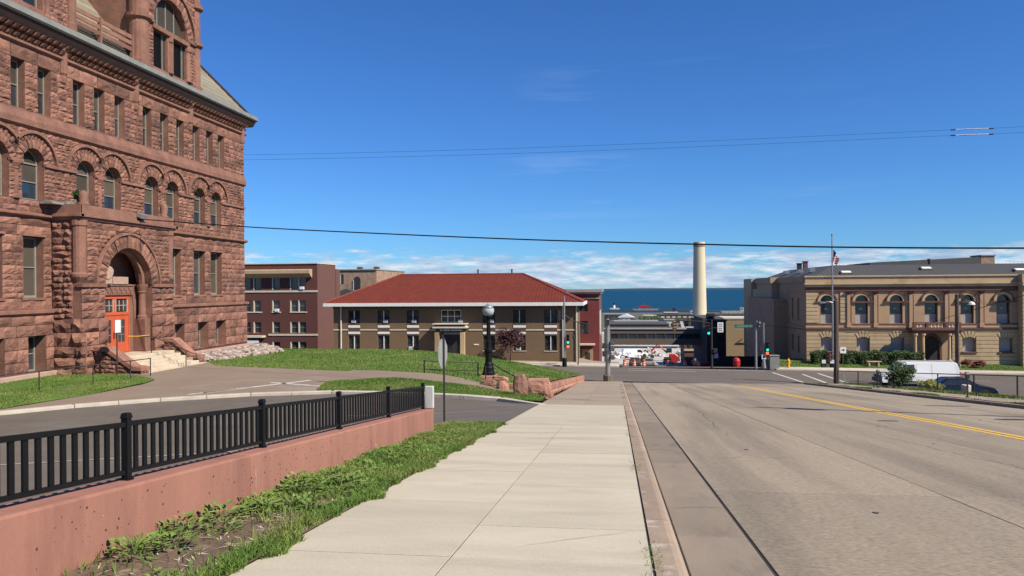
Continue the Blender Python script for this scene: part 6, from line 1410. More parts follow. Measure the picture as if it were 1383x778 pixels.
# chain-link fence, meters, barrel, hydrant, bench, signs --------------------------------
cf = thing('chain_link_fence', 'low dark chain-link fence along the parking lot edge', 'fence', (19.3, 56, zs(56)))
FP = [(18.35, 67.5), (18.75, 63.4), (19.15, 59.4), (19.55, 55.4), (19.95, 51.4), (20.35, 47.4), (20.75, 43.4), (21.15, 39.4), (21.6, 35.4), (22.1, 31.4)]
def zf_(x, y): return zs(y) + .02
for x, y in FP: m_ = MB(); m_.cyl((x, y, zf_(x, y) - .3), (x, y, zf_(x, y) + 1.06), .042, n=8); m_.build('fence_post', 'iron', cf)
wr = MB()
for (x0, y0), (x1, y1) in zip(FP[:-1], FP[1:]):
    m_ = MB(); m_.tube([(x0, y0, zf_(x0, y0) + 1.03), (x1, y1, zf_(x1, y1) + 1.03)], .032); m_.build('top_rail', 'iron', cf)
    n = 20
    for i in range(-7, n+1):
        for s in (0, 1):
            a, b = i/n, (i + 7)/n
            za, zb2 = (.06, 1.0) if s == 0 else (1.0, .06)
            if a < 0: za = za + (zb2-za)*(-a)/(b-a); a = 0
            if b > 1: zb2 = zb2 - (zb2-za)*(b-1)/(b-a); b = 1
            if b - a < .01: continue
            p = [(x0+(x1-x0)*t, y0+(y1-y0)*t, zf_(0, y0+(y1-y0)*t) + z) for t, z in ((a, za), (b, zb2))]
            wr.add([p[0], p[1], (p[1][0], p[1][1], p[1][2]+.006), (p[0][0], p[0][1], p[0][2]+.006)], [(0, 1, 2, 3)])
stuff(wr.build('wire_mesh', 'dframe', cf, fixn=False))
pm_ = thing('parking_meter', 'parking meter near the lot corner with a tilted pale head', 'parking meter', group='parking meters along the right kerb')
mb = MB(); mb.cyl((0, 0, 0), (0, 0, .92), .035, n=8); mb.cyl((0, 0, 0), (0, 0, .05), .09, n=8); mb.build('post', 'iron', pm_)
mb = MB(); mb.hexa([(-.07, -.06, .92), (.07, -.06, .92), (.07, .06, .92), (-.07, .06, .92)], [(-.11, -.08, 1.15), (.11, -.08, 1.15), (.11, .08, 1.15), (-.11, .08, 1.15)]); hd = mb.build('meter_head', 'chrome', pm_, bevel=.015)
mb = MB(); mb.cyl((0, -.07, 1.15), (0, .07, 1.15), .11, n=14); mb.build('meter_dome', 'bsign', hd)
m2 = copy_tree(pm_)
place(pm_, 17.55, 55.0, zs(55) + .02, .4); place(m2, 17.0, 40.3, zs(40.3) + .02, .2, 'parking meter standing before the dark blue car with a dark rounded head')
m3 = thing('marker_post', 'leaning pale marker post at the left end of the chain-link fence', 'post', (18.5, 65.8, zs(65.8))); mb = MB(); mb.hexa([(18.45, 65.8, zs(65.8)), (18.6, 65.8, zs(65.8)), (18.6, 65.9, zs(65.8)), (18.45, 65.9, zs(65.8))], [(18.25, 65.8, zs(65.8) + .8), (18.38, 65.8, zs(65.8) + .8), (18.38, 65.9, zs(65.8) + .8), (18.25, 65.9, zs(65.8) + .8)]); mb.build('post', 'bsign', m3)
mb = MB(); zt = zlot(22.3, 52.8); mb.lathe((21.1, 50.2, zs(50.2)), [(.26, -.6), (.27, .36), (.24, .40)], 14); tag(mb.build('concrete_bollard', 'ckerb'), 'squat pale concrete bollard in front of the dark blue car', 'bollard')
hy = thing('fire_hydrant', 'yellow fire hydrant on the far corner sidewalk', 'hydrant', (18.2, 85.4, -7.15))
zh = zc(18.2, 83.5) + .14
mb = MB(); mb.lathe((18.2, 85.4, zh), [(.19, 0), (.19, .06), (.13, .1), (.13, .6), (.18, .64), (.18, .7), (.14, .82), (.06, .9), (.06, .97)], 12); mb.build('barrel', 'hyd', hy)
for s in (-1, 1): m_ = MB(); m_.cyl((18.2 + s*.12, 85.4, zh + .5), (18.2 + s*.25, 85.4, zh + .5), .07, n=8); m_.build('outlet_cap', 'hyd', hy)
be = thing('stone_bench', 'small stone bench on the library lawn before the hedge', 'bench', (27.4, 87.3, -7))
zb = zll(27.4, 87.3)
mb = MB(); mb.box(26.7, 28.15, 87.1, 87.6, zb + .46, zb + .56); mb.build('seat', 'tan', be, bevel=.02)
for x in (26.95, 27.9): m_ = MB(); m_.box(x - .09, x + .09, 87.15, 87.55, zb - .1, zb + .46); m_.build('leg', 'tan', be)
m_ = MB(); m_.box(27.2, 27.62, 87.3, 87.36, zb, zb + .45); m_.build('plaque', 'mural', be)
s2 = thing('parking_sign', 'white sign with a dark mark on a post before the library hedge', 'sign', (24.1, 86.6, -7))
mb = MB(); mb.box(24.06, 24.13, 86.6, 86.66, -7.2, -5.0); mb.build('sign_post', 'wood', s2); mb = MB(); mb.box(23.8, 24.4, 86.55, 86.59, -5.65, -5.0); sp_ = mb.build('sign_panel', 'white', s2); mb = MB(); mb.prism([(23.92, -5.36), (24.1, -5.36), (24.1, -5.46), (24.28, -5.3), (24.1, -5.14), (24.1, -5.24), (23.92, -5.24)], lambda u, v, d: (u, 86.549 - d, v), 0, .004); mb.build('sign_mark', 'dframe', sp_)

# ================================================================== vehicles
def body(mb, prof, hw, zb, tum, inset=.055, yb=.10):
    n = len(prof); cx = sum(p[0] for p in prof)/n; cz = sum(p[1] for p in prof)/n; vs = []
    def wid_(z): return hw - tum*max(0, z - zb)
    for s, ins, dy in ((-1, 1, 0), (-1, 0, yb), (1, 0, yb), (1, 1, 0)):
        for x, z in prof:
            dx, dz = cx - x, cz - z; l = math.hypot(dx, dz) or 1
            vs.append((x + dx/l*inset*ins*1.2, s*(wid_(z) - dy), z + dz/l*inset*ins))
    fs = []
    for k in range(3):
        for i in range(n): j = (i+1) % n; fs.append((k*n+i, k*n+j, (k+1)*n+j, (k+1)*n+i))
    v2, t2 = tri2d(prof)
    mb.add(vs, fs)
    for off in (0, 3*n):
        mb.add([vs[off + i] for i in range(n)], [tuple(t) for t in t2])
def wheel(par, x, y, r, w=.22):
    m_ = MB(); s = 1 if y > 0 else -1
    m_.lathe((0, 0, 0), [(r*.62, -w/2), (r*.95, -w/2), (r, -w/2 + .04), (r, w/2 - .04), (r*.95, w/2), (r*.62, w/2)], 20)
    me = m_.build('wheel', 'rubber', link=False); o = bpy.data.objects.new('wheel', me); COL.objects.link(o); o.parent = par; o.location = (x, y, r); o.rotation_euler = (PI/2, 0, 0)
    m_ = MB(); m_.lathe((0, 0, 0), [(r*.62, -w/2 + .01), (r*.55, w/2 - .03), (r*.2, w/2), (.02, w/2)], 14); q = m_.build('rim', 'rim', link=False); c = bpy.data.objects.new('rim', q); COL.objects.link(c); c.parent = o
    if s > 0: c.rotation_euler = (PI, 0, 0)
def vpart(name, mt, par, boxes=None, fn=None, bevel=0):
    m_ = MB()
    for b in boxes or []: m_.box(*b)
    if fn: fn(m_)
    return m_.build(name, mt, par, org=(0, 0, 0), bevel=bevel)
def sidepanel(par, name, mt, poly, hw, zb, tum, d=.004):
    for s in (-1, 1):
        m_ = MB(); m_.add([(x, s*(hw - tum*max(0, z - zb) + d), z) for x, z in poly], [tuple(range(len(poly)))]); m_.build(name, mt, par, org=(0, 0, 0), fixn=False)
van = thing('cargo_van', 'white cargo van with dark grey nose parked on the cross street', 'van')
VP = [(-3.2, .45), (-3.25, .75), (-3.2, 1.55), (-3.05, 2.02), (-2.8, 2.12), (1.1, 2.12), (1.35, 2.02), (2.05, 1.28), (2.9, 1.12), (3.12, .95), (3.18, .55), (3.1, .38), (-3.1, .38)]
m_ = MB(); body(m_, VP, 1.0, 1.05, .13); m_.build('body', 'vanw', van, org=(0, 0, 0), bevel=0)
sidepanel(van, 'side_window', 'glass', [(.45, 1.25), (1.85, 1.25), (1.28, 1.90), (.45, 1.90)], 1.0, 1.05, .13, .006)
sidepanel(van, 'lower_cladding', 'chrome', [(-2.0, .40), (1.6, .40), (1.6, .52), (-2.0, .52)], 1.0, 1.05, .13, .008)
sidepanel(van, 'door_seam', 'chrome', [(.30, .55), (.315, .55), (.315, 1.95), (.30, 1.95)], 1.0, 1.05, .13, .006); sidepanel(van, 'door_seam', 'chrome', [(-.95, .55), (-.935, .55), (-.935, 1.98), (-.95, 1.98)], 1.0, 1.05, .13, .006)
vpart('windscreen', 'glass', van, fn=lambda m: m.add([(1.40, -.82, 1.985), (2.02, -.93, 1.33), (2.02, .93, 1.33), (1.40, .82, 1.985)], [(0, 1, 2, 3)]) and None)
vpart('front_bumper', 'chrome', van, [(3.0, 3.28, -.97, .97, .36, .68)], bevel=.04); vpart('grille', 'dframe', van, [(3.05, 3.17, -.6, .6, .70, .98)]); vpart('rear_bumper', 'chrome', van, [(-3.36, -3.15, -.95, .95, .42, .62)], bevel=.03)
for s in (-1, 1):
    vpart('headlight', 'lampg', van, [(2.98, 3.16, s*.78 - .16, s*.78 + .16, .74, .96)], bevel=.02); vpart('tail_light', 'red', van, [(-3.26, -3.1, s*.88 - .05, s*.88 + .05, .9, 1.3)]); vpart('mirror', 'chrome', van, [(1.55, 1.72, s*1.14 - .1, s*1.14 + .1, 1.2, 1.5)], bevel=.03)
    for x in (-2.05, 2.2):
        m_ = MB(); m_.cyl((x, s*.985, .43), (x, s*1.006, .43), .47, n=20); m_.build('wheel_arch', 'dframe', van, org=(0, 0, 0)); wheel(van, x, s*.93, .38, .24)
place(van, 25.35, 69.9, zc(25.3, 69.9) + .01, PI + .04)
def sedan(bm_, label, group=None):
    c = thing('parked_car', label, 'car', group=group)
    P = [(-2.25, .42), (-2.28, .72), (-2.15, .92), (-1.55, .98), (-.85, 1.40), (.35, 1.43), (1.15, .98), (2.05, .82), (2.28, .62), (2.28, .36), (2.15, .24), (-2.15, .24)]
    m_ = MB(); body(m_, P, .90, .75, .30); m_.build('body', bm_, c, org=(0, 0, 0))
    sidepanel(c, 'side_window', 'glass', [(-1.3, .99), (.95, .99), (.30, 1.34), (-.75, 1.32)], .90, .75, .30, .006)
    vpart('windscreen', 'glass', c, fn=lambda m: m.add([(.42, -.60, 1.41), (1.12, -.70, 1.015), (1.12, .70, 1.015), (.42, .60, 1.41)], [(0, 1, 2, 3)]) and None)
    vpart('rear_window', 'glass', c, fn=lambda m: m.add([(-1.5, -.70, 1.02), (-.90, -.60, 1.385), (-.90, .60, 1.385), (-1.5, .70, 1.02)], [(0, 1, 2, 3)]) and None)
    for s in (-1, 1):
        vpart('headlight', 'lampg', c, [(2.05, 2.29, s*.68 - .15, s*.68 + .15, .56, .70)], bevel=.02); vpart('tail_light', 'red', c, [(-2.29, -2.15, s*.68 - .16, s*.68 + .16, .70, .86)]); vpart('mirror', bm_, c, [(.75, .92, s*.93 - .08, s*.93 + .08, .95, 1.08)], bevel=.02)
        for x in (-1.38, 1.40):
            m_ = MB(); m_.cyl((x, s*.885, .33), (x, s*.903, .33), .39, n=18); m_.build('wheel_arch', 'dframe', c, org=(0, 0, 0)); wheel(c, x, s*.83, .32, .2)
    return c
car = sedan('carb', 'dark blue saloon car parked behind the chain-link fence'); place(car, 23.3, 56.8, zlot(25, 56.8), -.06)
c2 = sedan('far2', 'dark car parked below the skyway left of the orange barrels', 'cars among the roadworks below the crest'); place(c2, 3.0, 128, zs(128), PI/2)
c3 = sedan('far1', 'grey car parked below the skyway behind the orange barrels', 'cars among the roadworks below the crest'); place(c3, 5.6, 136, zs(136), PI/2)
c4 = sedan('red', 'red car parked at the right of the roadworks before the dark building', 'cars among the roadworks below the crest'); place(c4, 13.0, 124, zs(124), PI/2 + .1)
ba = thing('traffic_barrel', 'a', 'barrel', group='orange barrels of the roadworks')
mb = MB(); mb.lathe((0, 0, 0), [(.32, 0), (.32, .08), (.26, .1), (.25, .35), (.235, .36), (.225, .62), (.215, .63), (.2, .95), (.1, 1.0)], 12); mb.build('barrel', 'ored', ba, org=(0, 0, 0))
mb = MB(); [mb.lathe((0, 0, 0), [(.262 - .03*k, .24 + .28*k), (.255 - .03*k, .36 + .28*k)], 12) for k in range(2)]; mb.build('reflective_band', 'white', ba, org=(0, 0, 0))
for i, (x, y, lab) in enumerate(((1.2, 118, 'leftmost orange barrel beside the pole under the skyway'), (2.6, 116, 'second orange barrel from the left under the skyway'), (4.2, 121, 'orange barrel in the middle of the lower avenue'), (8.2, 126, 'orange barrel beside the red barricade sheet'), (10.3, 119, 'orange barrel at the right kerb of the lower avenue'), (11.8, 114, 'nearest orange barrel before the dark corner building'))):
    b_ = ba if i == 0 else copy_tree(ba); place(b_, x, y, zs(y), 0, lab)
rd = thing('road_work_board', 'bright red round work board standing at the crest of the avenue', 'sign', (7.6, 103, zs(103)))
mb = MB(); mb.prism([(.52*math.cos(PI/8 + PI*i/4), .52*math.sin(PI/8 + PI*i/4)) for i in range(8)], lambda u, v, d: (7.6 + u, 103 - d, zs(103) + 1.0 + v), 0, .05); mb.build('board', 'red', rd); mb = MB(); mb.box(7.5, 7.7, 103.01, 103.1, zs(103), zs(103) + 1.0); mb.box(7.2, 8.0, 102.7, 103.4, zs(103) - .02, zs(103) + .08); mb.build('stand', 'iron', rd)
rd = thing('red_trash_bin', 'red rounded bin under the tan wall behind the street sign', 'bin', (13.9, 95, zs(95)))
mb = MB(); mb.lathe((13.95, 93, zs(93)), [(.36, 0), (.42, .3), (.44, .75), (.34, 1.0), (.12, 1.12)], 12); mb.build('bin', 'red', rd)
for i, (x, y, w, lab) in enumerate(((2.4, 150, 2.2, 'long orange fence panel at the left of the roadworks'), (6.4, 158, 2.4, 'orange fence panel in the middle of the roadworks'), (9.6, 146, 2.0, 'orange fence panel at the right of the roadworks'))):
    t_ = thing('barricade', lab, 'barricade', (x, y, zs(y)), 'orange barricades of the roadworks')
    for k in range(3): m_ = MB(); m_.box(x - w/2, x + w/2, y - .03, y, zs(y) + .45 + .35*k, zs(y) + .66 + .35*k); m_.build('rail', 'ored' if k != 1 else 'white', t_)
    for s in (-1, 1): m_ = MB(); m_.box(x + s*w*.4 - .04, x + s*w*.4 + .04, y + .001, y + .3, zs(y), zs(y) + 1.4); m_.build('leg', 'iron', t_)

def pile(label, x, y, r, h, mt, seed):
    rnd = random.Random(seed); m_ = MB()
    for i in range(46):
        a = rnd.uniform(0, 2*PI); q = rnd.random()**.6; c = Vector((x + r*q*math.cos(a), y + .6*r*q*math.sin(a), zs(y) + h*(1 - q)*rnd.uniform(.4, 1))); s = rnd.uniform(.25, .6)
        e = Matrix.Rotation(rnd.uniform(0, 3), 3, Vector((rnd.random(), rnd.random(), rnd.random())).normalized())
        m_.hexa([c + e @ Vector((dx*s, dy*s*.7, -s*.4)) for dx, dy in ((-1, -1), (1, -1), (1, 1), (-1, 1))], [c + e @ Vector((dx*s*.8, dy*s*.6, s*.4)) for dx, dy in ((-1, -1), (1, -1), (1, 1), (-1, 1))])
    stuff(tag(m_.build('rubble_pile', mt), label, 'rubble'))
for i, (x, y, r, h, mt, lab) in enumerate(((2.5, 190, 3.5, 2.2, 'white', 'white rubble pile at the left of the roadworks'), (8.5, 200, 4.2, 2.4, 'gcon', 'large pale rubble pile in the middle of the roadworks'), (14.5, 186, 3, 2, 'far3', 'cream rubble pile at the right of the roadworks'), (6, 172, 2.2, 1.4, 'dark', 'dark heap of debris before the pale piles'), (-1.5, 205, 4, 2.2, 'gcon', 'grey rubble pile far left under the skyway'))): pile(lab, x, y, r, h, mt, 60 + i)
ex = thing('excavator', 'red excavator standing among the pale rubble piles', 'excavator', (12.5, 178, zs(178)))
z = zs(178)
mb = MB(); mb.box(10.8, 14.2, 177, 177.7, z, z + .8); mb.box(10.8, 14.2, 179.2, 179.9, z, z + .8); mb.build('track', 'iron', ex, bevel=.15)
mb = MB(); mb.box(11.9, 13.3, 177.4, 179.6, z + .9, z + 1.6); mb.build('house', 'red', ex, bevel=.08); mb = MB(); mb.box(11.2, 12.4, 177.3, 178.6, z + 2.0, z + 3.0); mb.build('cab', 'glass', ex)
mb = MB(); mb.tube([(11.5, 178.9, z + 1.8), (9.4, 178.9, z + 3.8), (8.0, 178.9, z + 2.3), (8.1, 178.9, z + 1.2)], .22, 6); mb.build('boom', 'red', ex); mb = MB(); mb.box(7.7, 8.5, 178.5, 179.3, z + .6, z + 1.3); mb.build('bucket', 'iron', ex)
v2 = copy_tree(van); place(v2, 4.6, 196, zs(196), .2, 'white van far off among the roadworks under the skyway')
# ================================================================== plants
def leaves(mb, c, rad, n, size, rnd, clumps=9, fill=.5):
    cl = []
    for i in range(clumps):
        a = rnd.uniform(0, 2*PI); e = rnd.uniform(-.7, 1.2); q = rnd.uniform(.35, .85)
        cl.append(((rad[0]*q*math.cos(a)*math.cos(e), rad[1]*q*math.sin(a)*math.cos(e), rad[2]*q*math.sin(e)), rnd.uniform(.28, .52)))
    for i in range(n):
        o, k = rnd.choice(cl); t = rnd.random()
        d = Vector((rnd.gauss(0, 1), rnd.gauss(0, 1), rnd.gauss(0, 1))).normalized()*(rnd.random()**.4)
        p = Vector(c) + Vector((o[0] + d.x*k*rad[0], o[1] + d.y*k*rad[1], o[2] + d.z*k*rad[2]))
        a = Vector((rnd.gauss(0, 1), rnd.gauss(0, 1), rnd.gauss(0, .6))).normalized(); b = a.orthogonal().normalized(); s = size*rnd.uniform(.6, 1.3)
        mb.add([p - a*s*.5, p + b*s*.32, p + a*s*.5, p - b*s*.32], [(0, 1, 2, 3)])
def tree(name, label, cat, x, y, z, h, r, n, size, leaf, seed, trunk=.06, base=.3, group=None):
    rnd = random.Random(seed); t = thing(name, label, cat, (x, y, z), group)
    m_ = MB(); m_.tube([(x, y, z - .1), (x + .02*h, y, z + h*.3), (x - .01*h, y + .02*h, z + h*.62), (x, y, z + h*.85)], trunk*.75, 7)
    for i in range(7):
        a = rnd.uniform(0, 2*PI); zz2 = z + h*rnd.uniform(base, .65); m_.tube([(x, y, zz2), (x + r*.35*math.cos(a), y + r*.35*math.sin(a), zz2 + h*.10), (x + r*.7*math.cos(a), y + r*.7*math.sin(a), zz2 + h*.22)], trunk*.3, 5)
    m_.cyl((x, y, z - .1), (x + .01*h, y, z + h*.25), trunk*1.1, trunk*.75, 8); m_.build('trunk', 'bark', t)
    m_ = MB(); hc = h*(1 - base)/2; leaves(m_, (x, y, z + h*base + hc), (r, r, hc), n, size, rnd, 16); m_.build('crown', leaf, t, fixn=False)
    return t
tree('crabapple_tree', 'small dark maroon-leaved tree before the brown brick building', 'tree', -11.9, 86.2, -6.9, 4.6, 1.55, 2600, .22, 'leafr', 11, .09, .24)
bu = thing('round_shrub', 'rounded green shrub overhanging the chain-link fence in front of the van', 'shrub', (19.25, 56.0, zs(56)))
rnd = random.Random(5); m_ = MB(); [m_.tube([(19.25, 56, zs(56) - .2), (19.25 + .4*math.cos(a), 56 + .4*math.sin(a), zs(56) + .7), (19.25 + .8*math.cos(a), 56 + .8*math.sin(a), zs(56) + 1.3)], .025, 5) for a in (0, 1.2, 2.4, 3.6, 4.8)]; m_.build('stems', 'bark', bu)
m_ = MB(); leaves(m_, (19.3, 56, zs(56) + .90), (1.02, .95, .88), 3200, .14, rnd, 16); m_.build('foliage', 'leafd', bu, fixn=False)
b2 = thing('yellow_shrub', 'yellow-green low shrub beside the rounded green shrub', 'shrub', (20.3, 53.3, zs(53.3)))
m_ = MB(); leaves(m_, (20.35, 53.3, zs(53.3) + .28), (.75, .9, .42), 1100, .12, rnd, 9); m_.build('foliage', 'leafy', b2, fixn=False); m_ = MB(); [m_.tube([(20.35, 53.3, zs(53.3) - .1), (20.35 + .3*math.cos(a), 53.3 + .3*math.sin(a), zs(53.3) + .4)], .015, 4) for a in (0, 1.5, 3, 4.5)]; m_.build('stems', 'bark', b2)
b3 = thing('low_shrub', 'low dark green plant at the fence foot far right', 'shrub', (22.3, 42.6, zs(42.6)))
m_ = MB(); leaves(m_, (22.4, 42.4, zs(42.4) + .1), (1.0, .8, .3), 900, .14, rnd, 8); m_.build('foliage', 'leafd', b3, fixn=False)
for x0, x1, lab, n in ((21.25, 24.3, 'short dark clipped hedge at the left corner of the library', 2600), (24.45, 33.0, 'long dark clipped hedge along the library front', 6500)):
    hg = thing('hedge', lab, 'hedge', ((x0+x1)/2, 89, -7)); m_ = MB(); rnd = random.Random(n)
    for i in range(n):
        x = rnd.uniform(x0, x1); f = rnd.random(); tp = 1.25 + .10*math.sin(x*2.3) + .06*math.sin(x*6.1)
        if f < .55: p = Vector((x, 88.35 + rnd.uniform(-.14, .2) + .1*math.sin(x*3.7), -6.95 + rnd.random()*tp))
        else: p = Vector((x, rnd.uniform(88.3, 89.4), -6.95 + tp + rnd.uniform(-.2, .10)))
        a = Vector((rnd.gauss(0, 1), rnd.gauss(0, 1), rnd.gauss(0, 1))).normalized(); b = a.orthogonal().normalized(); s = rnd.uniform(.11, .22)
        m_.add([p - a*s*.5, p + b*s*.35, p + a*s*.5, p - b*s*.35], [(0, 1, 2, 3)])
    m_.build('foliage', 'leafd', hg, fixn=False); m_ = MB(); m_.box(x0 + .1, x1 - .1, 88.6, 89.3, -7.2, -5.95); m_.build('inner_twigs', 'bark', hg)
for x, lab in ((37.0, 'dark red barberry shrub right of the library entrance steps'), (31.9 + 6.2, 'smaller red barberry shrub beside the larger one')):
    b4 = thing('red_shrub', lab, 'shrub', (x, 87.6, -7)); m_ = MB(); rnd = random.Random(int(x*10)); leaves(m_, (x, 87.6, zll(x, 87.6) + .35), (.7, .6, .5), 1100, .14, rnd, 8); m_.build('foliage', 'shrubr', b4, fixn=False); m_ = MB(); m_.tube([(x, 87.6, zll(x, 87.6) - .1), (x, 87.6, zll(x, 87.6) + .4)], .03, 5); m_.build('stem', 'bark', b4)
pf_ = thing('ledge_plant', 'small green plant growing on the ledge above the school porch', 'plant', (XP - .8, 38.5, 6.25)); m_ = MB(); rnd = random.Random(2); leaves(m_, (XP - .8, 38.6, 6.75), (.35, .4, .5), 300, .16, rnd, 6); m_.build('foliage', 'leafm', pf_, fixn=False); m_ = MB(); m_.tube([(XP - .8, 38.6, 6.2), (XP - .8, 38.6, 6.7)], .02, 5); m_.build('stem', 'bark', pf_)
# weeds on the bare dirt below the pink wall
def weed(seed, nl, ln):
    rnd = random.Random(seed); m_ = MB()
    for i in range(nl):
        a0 = rnd.uniform(0, 2*PI); rr_ = rnd.random()**.6*.24; hz = rnd.uniform(.01, .13)*(1.2 - rr_*3); ox, oy = math.cos(a0)*rr_, math.sin(a0)*rr_
        a = a0 + rnd.uniform(-.9, .9); l = ln*rnd.uniform(.5, 1.15); w = l*rnd.uniform(.14, .24); up = rnd.uniform(-.1, .9); dx, dy = math.cos(a), math.sin(a)
        P = []; k = 4
        for j in range(k+1):
            t = j/k; d = l*t*(1 - .25*t*abs(up)); z = hz + l*up*(t - .6*t*t)*1.3; ww = w*math.sin(PI*min(1, t*.9 + .07))*(1 + .25*rnd.uniform(-1, 1))
            P += [(ox + dx*d - dy*ww, oy + dy*d + dx*ww, z + .02), (ox + dx*d, oy + dy*d, z - ww*.3 + .02), (ox + dx*d + dy*ww, oy + dy*d - dx*ww, z + .02)]
        f = []
        for j in range(k): b = j*3; f += [(b, b+1, b+4, b+3), (b+1, b+2, b+5, b+4)]
        m_.add(P, f)
        if i % 4 == 0: m_.tube([(ox*.2, oy*.2, -.02), (ox*.7, oy*.7, hz*.8), (ox, oy, hz + .02)], .004, 4)
    return m_.build('weed_leaves', 'weed', link=False)
WM = [weed(i, 46 + 10*(i % 3), .14 - .015*(i % 3)) for i in range(6)]
rnd = random.Random(9)
WP = [(-3.98, 3.95, .55), (-3.95, 4.75, .55), (-3.85, 5.75, .9), (-3.70, 6.0, .8), (-3.9, 6.55, .9), (-3.62, 6.7, .7), (-3.9, 7.25, 1.0), (-3.75, 7.7, .9), (-3.95, 8.1, .9), (-3.5, 8.0, .7), (-3.3, 5.2, .5), (-3.7, 8.7, 1.0), (-3.95, 9.2, .8), (-3.5, 9.5, .8), (-3.85, 10.1, .9), (-3.6, 10.9, .8), (-3.95, 11.4, .8), (-3.7, 12.2, .8), (-3.9, 13.3, .7), (-3.6, 14.4, .7), (-3.2, 9.0, .6), (-3.3, 10.4, .6), (-3.95, 15.5, .6)]
ORDW = 'first second third fourth fifth sixth seventh eighth ninth tenth eleventh twelfth thirteenth fourteenth fifteenth sixteenth seventeenth eighteenth nineteenth twentieth twenty-first twenty-second twenty-third'.split()
RANK = {i: k for k, i in enumerate(sorted(range(len(WP)), key=lambda i: WP[i][1]))}
for i, (x, y, s) in enumerate(WP):
    w_ = obj('weed', WM[i % 6], None, loc=(x, y, zgs(x, y))); w_.scale = (s, s, s); w_.rotation_euler = (0, 0, rnd.uniform(0, 6)); tag(w_, 'leafy green weed on the verge by the pink wall, %s from the near end' % ORDW[RANK[i]], 'weed', 'weeds along the pink wall')
gc = MB(); rnd = random.Random(31); WD = [([tuple(v.co) for v in m_.vertices], [tuple(p.vertices) for p in m_.polygons]) for m_ in WM]
for i in range(150):
    y = rnd.uniform(7.6, 19.2); x = rnd.uniform(-4.05, -3.0) if rnd.random() < .8 else rnd.uniform(-4.08, -3.7); s = rnd.uniform(.35, .75); a = rnd.uniform(0, 6.28); ca_, sa_ = math.cos(a)*s, math.sin(a)*s; z = zgs(x, y)
    vs, fs = WD[i % 6]
    b = len(gc.v); gc.v += [(x + p[0]*ca_ - p[1]*sa_, y + p[0]*sa_ + p[1]*ca_, z + p[2]*s*.9) for p in vs]
    for f in fs: gc.f.append([b + k for k in f]); gc.m.append(0); gc.t.append(rnd.random())
stuff(tag(gc.build('ground_cover', 'weed', fixn=False), 'low mixed broad-leaved ground cover in the verge grass', 'ground cover'))
mb = MB(); rnd = random.Random(4)
for i in range(420):
    y = rnd.uniform(3.5, 11); x = rnd.uniform(-4.08, -3.0); z = zgs(x, y); a = rnd.uniform(0, PI); l = rnd.uniform(.02, .09); dx, dy = math.cos(a)*l, math.sin(a)*l
    mb.add([(x - dx, y - dy, z + .008), (x + dy*.12, y - dx*.12, z + .012), (x + dx, y + dy, z + .014), (x - dy*.12, y + dx*.12, z + .010)], [(0, 1, 2, 3)])
stuff(tag(mb.build('dry_litter', 'cream', fixn=False), 'dry straw and bits of litter lying on the bare verge', 'litter'))

# ================================================================== harbour town, chimney, lake shore
ch = thing('chimney_stack', 'tall tapering cream concrete chimney stack rising before the lake', 'chimney', (44.1, 420, -32))
mb = MB(); mb.lathe((44.1, 420, -34), [(4.15, 0), (3.75, 18), (2.95, 58.2), (3.02, 58.3), (3.02, 59.4), (2.7, 59.45)], 24); mb.build('shaft', 'chim', ch, smooth=False)
mb = MB(); mb.lathe((44.1, 420, -34), [(3.06, 56.8), (3.10, 56.85), (3.10, 58.25), (3.05, 58.3)], 24); mb.build('rim_band', 'mural', ch)
def block_house(name, label, x0, x1, y, d, zt, zb_, wm, rm, gable=0, wins=0, win='dframe', cat='building'):
    t = thing(name, label, cat, ((x0+x1)/2, y, zb_)); m_ = MB(); m_.box(x0, x1, y, y + d, zb_, zt); m_.build('wall', wm, t)
    m_ = MB()
    if gable: m_.prism([(x0 - .5, zt), (x1 + .5, zt), ((x0+x1)/2, zt + gable)], lambda u, v, q: (u, y + q, v), -.5, d + .5)
    else: m_.box(x0 - .3, x1 + .3, y - .3, y + d + .3, zt, zt + max(.3, (x1-x0)*.02))
    m_.build('roof', rm, t)
    for i in range(wins):
        w = (x1-x0)/(wins*1.6); c = x0 + (x1-x0)*(i+.5)/wins; m_ = MB(); m_.box(c - w/2, c + w/2, y - .1, y - .02, zt - 3.4, zt - 1.4); m_.build('window', win, t)
    return t
block_house('harbour_house', 'dark low harbour building left of the white gable', -10.7, 11.8, 700, 20, -23, -46, 'far2', 'far1', 0, 5)
block_house('harbour_house', 'white gabled harbour building behind the skyway roof', 2.0, 12.6, 560, 16, -20.2, -40, 'far3', 'white', 2.4, 3)
block_house('harbour_house', 'small grey block at the left behind the skyway', -3.5, 2.2, 520, 12, -19.5, -40, 'far1', 'far2', 0, 2)
block_house('harbour_house', 'brown gabled house below the white gable', 8.0, 13.5, 480, 12, -19.5, -36, 'far4', 'mroof', 1.6, 2)
block_house('harbour_warehouse', 'long dark warehouse left of the chimney', 48.6, 97, 1000, 30, -34.5, -49, 'far2', 'far2', 0, 7, 'far3')
block_house('harbour_warehouse', 'pale long roof over the harbour left of the chimney', 67, 86, 1100, 25, -34.6, -50, 'far2', 'far3', 0, 4)
block_house('harbour_house', 'grey flat-roofed block with dark window bands left of the chimney', 21.2, 38.3, 420, 16, -17.0, -32, 'far1', 'far2', 0, 6)
block_house('harbour_house', 'cream flat block behind the yellow signal head', 23.4, 28.3, 380, 10, -14.6, -31, 'far3', 'far1', 0, 2)
block_house('town_building', 'wide grey-roofed building just above the skyway', -3.5, 19.6, 300, 20, -12.9, -27, 'brown', 'mroof', 0, 0)
block_house('town_building', 'dark stepped building behind the wide grey roof', -.7, 18.4, 345, 14, -13.9, -29, 'far2', 'far1', 0, 6)
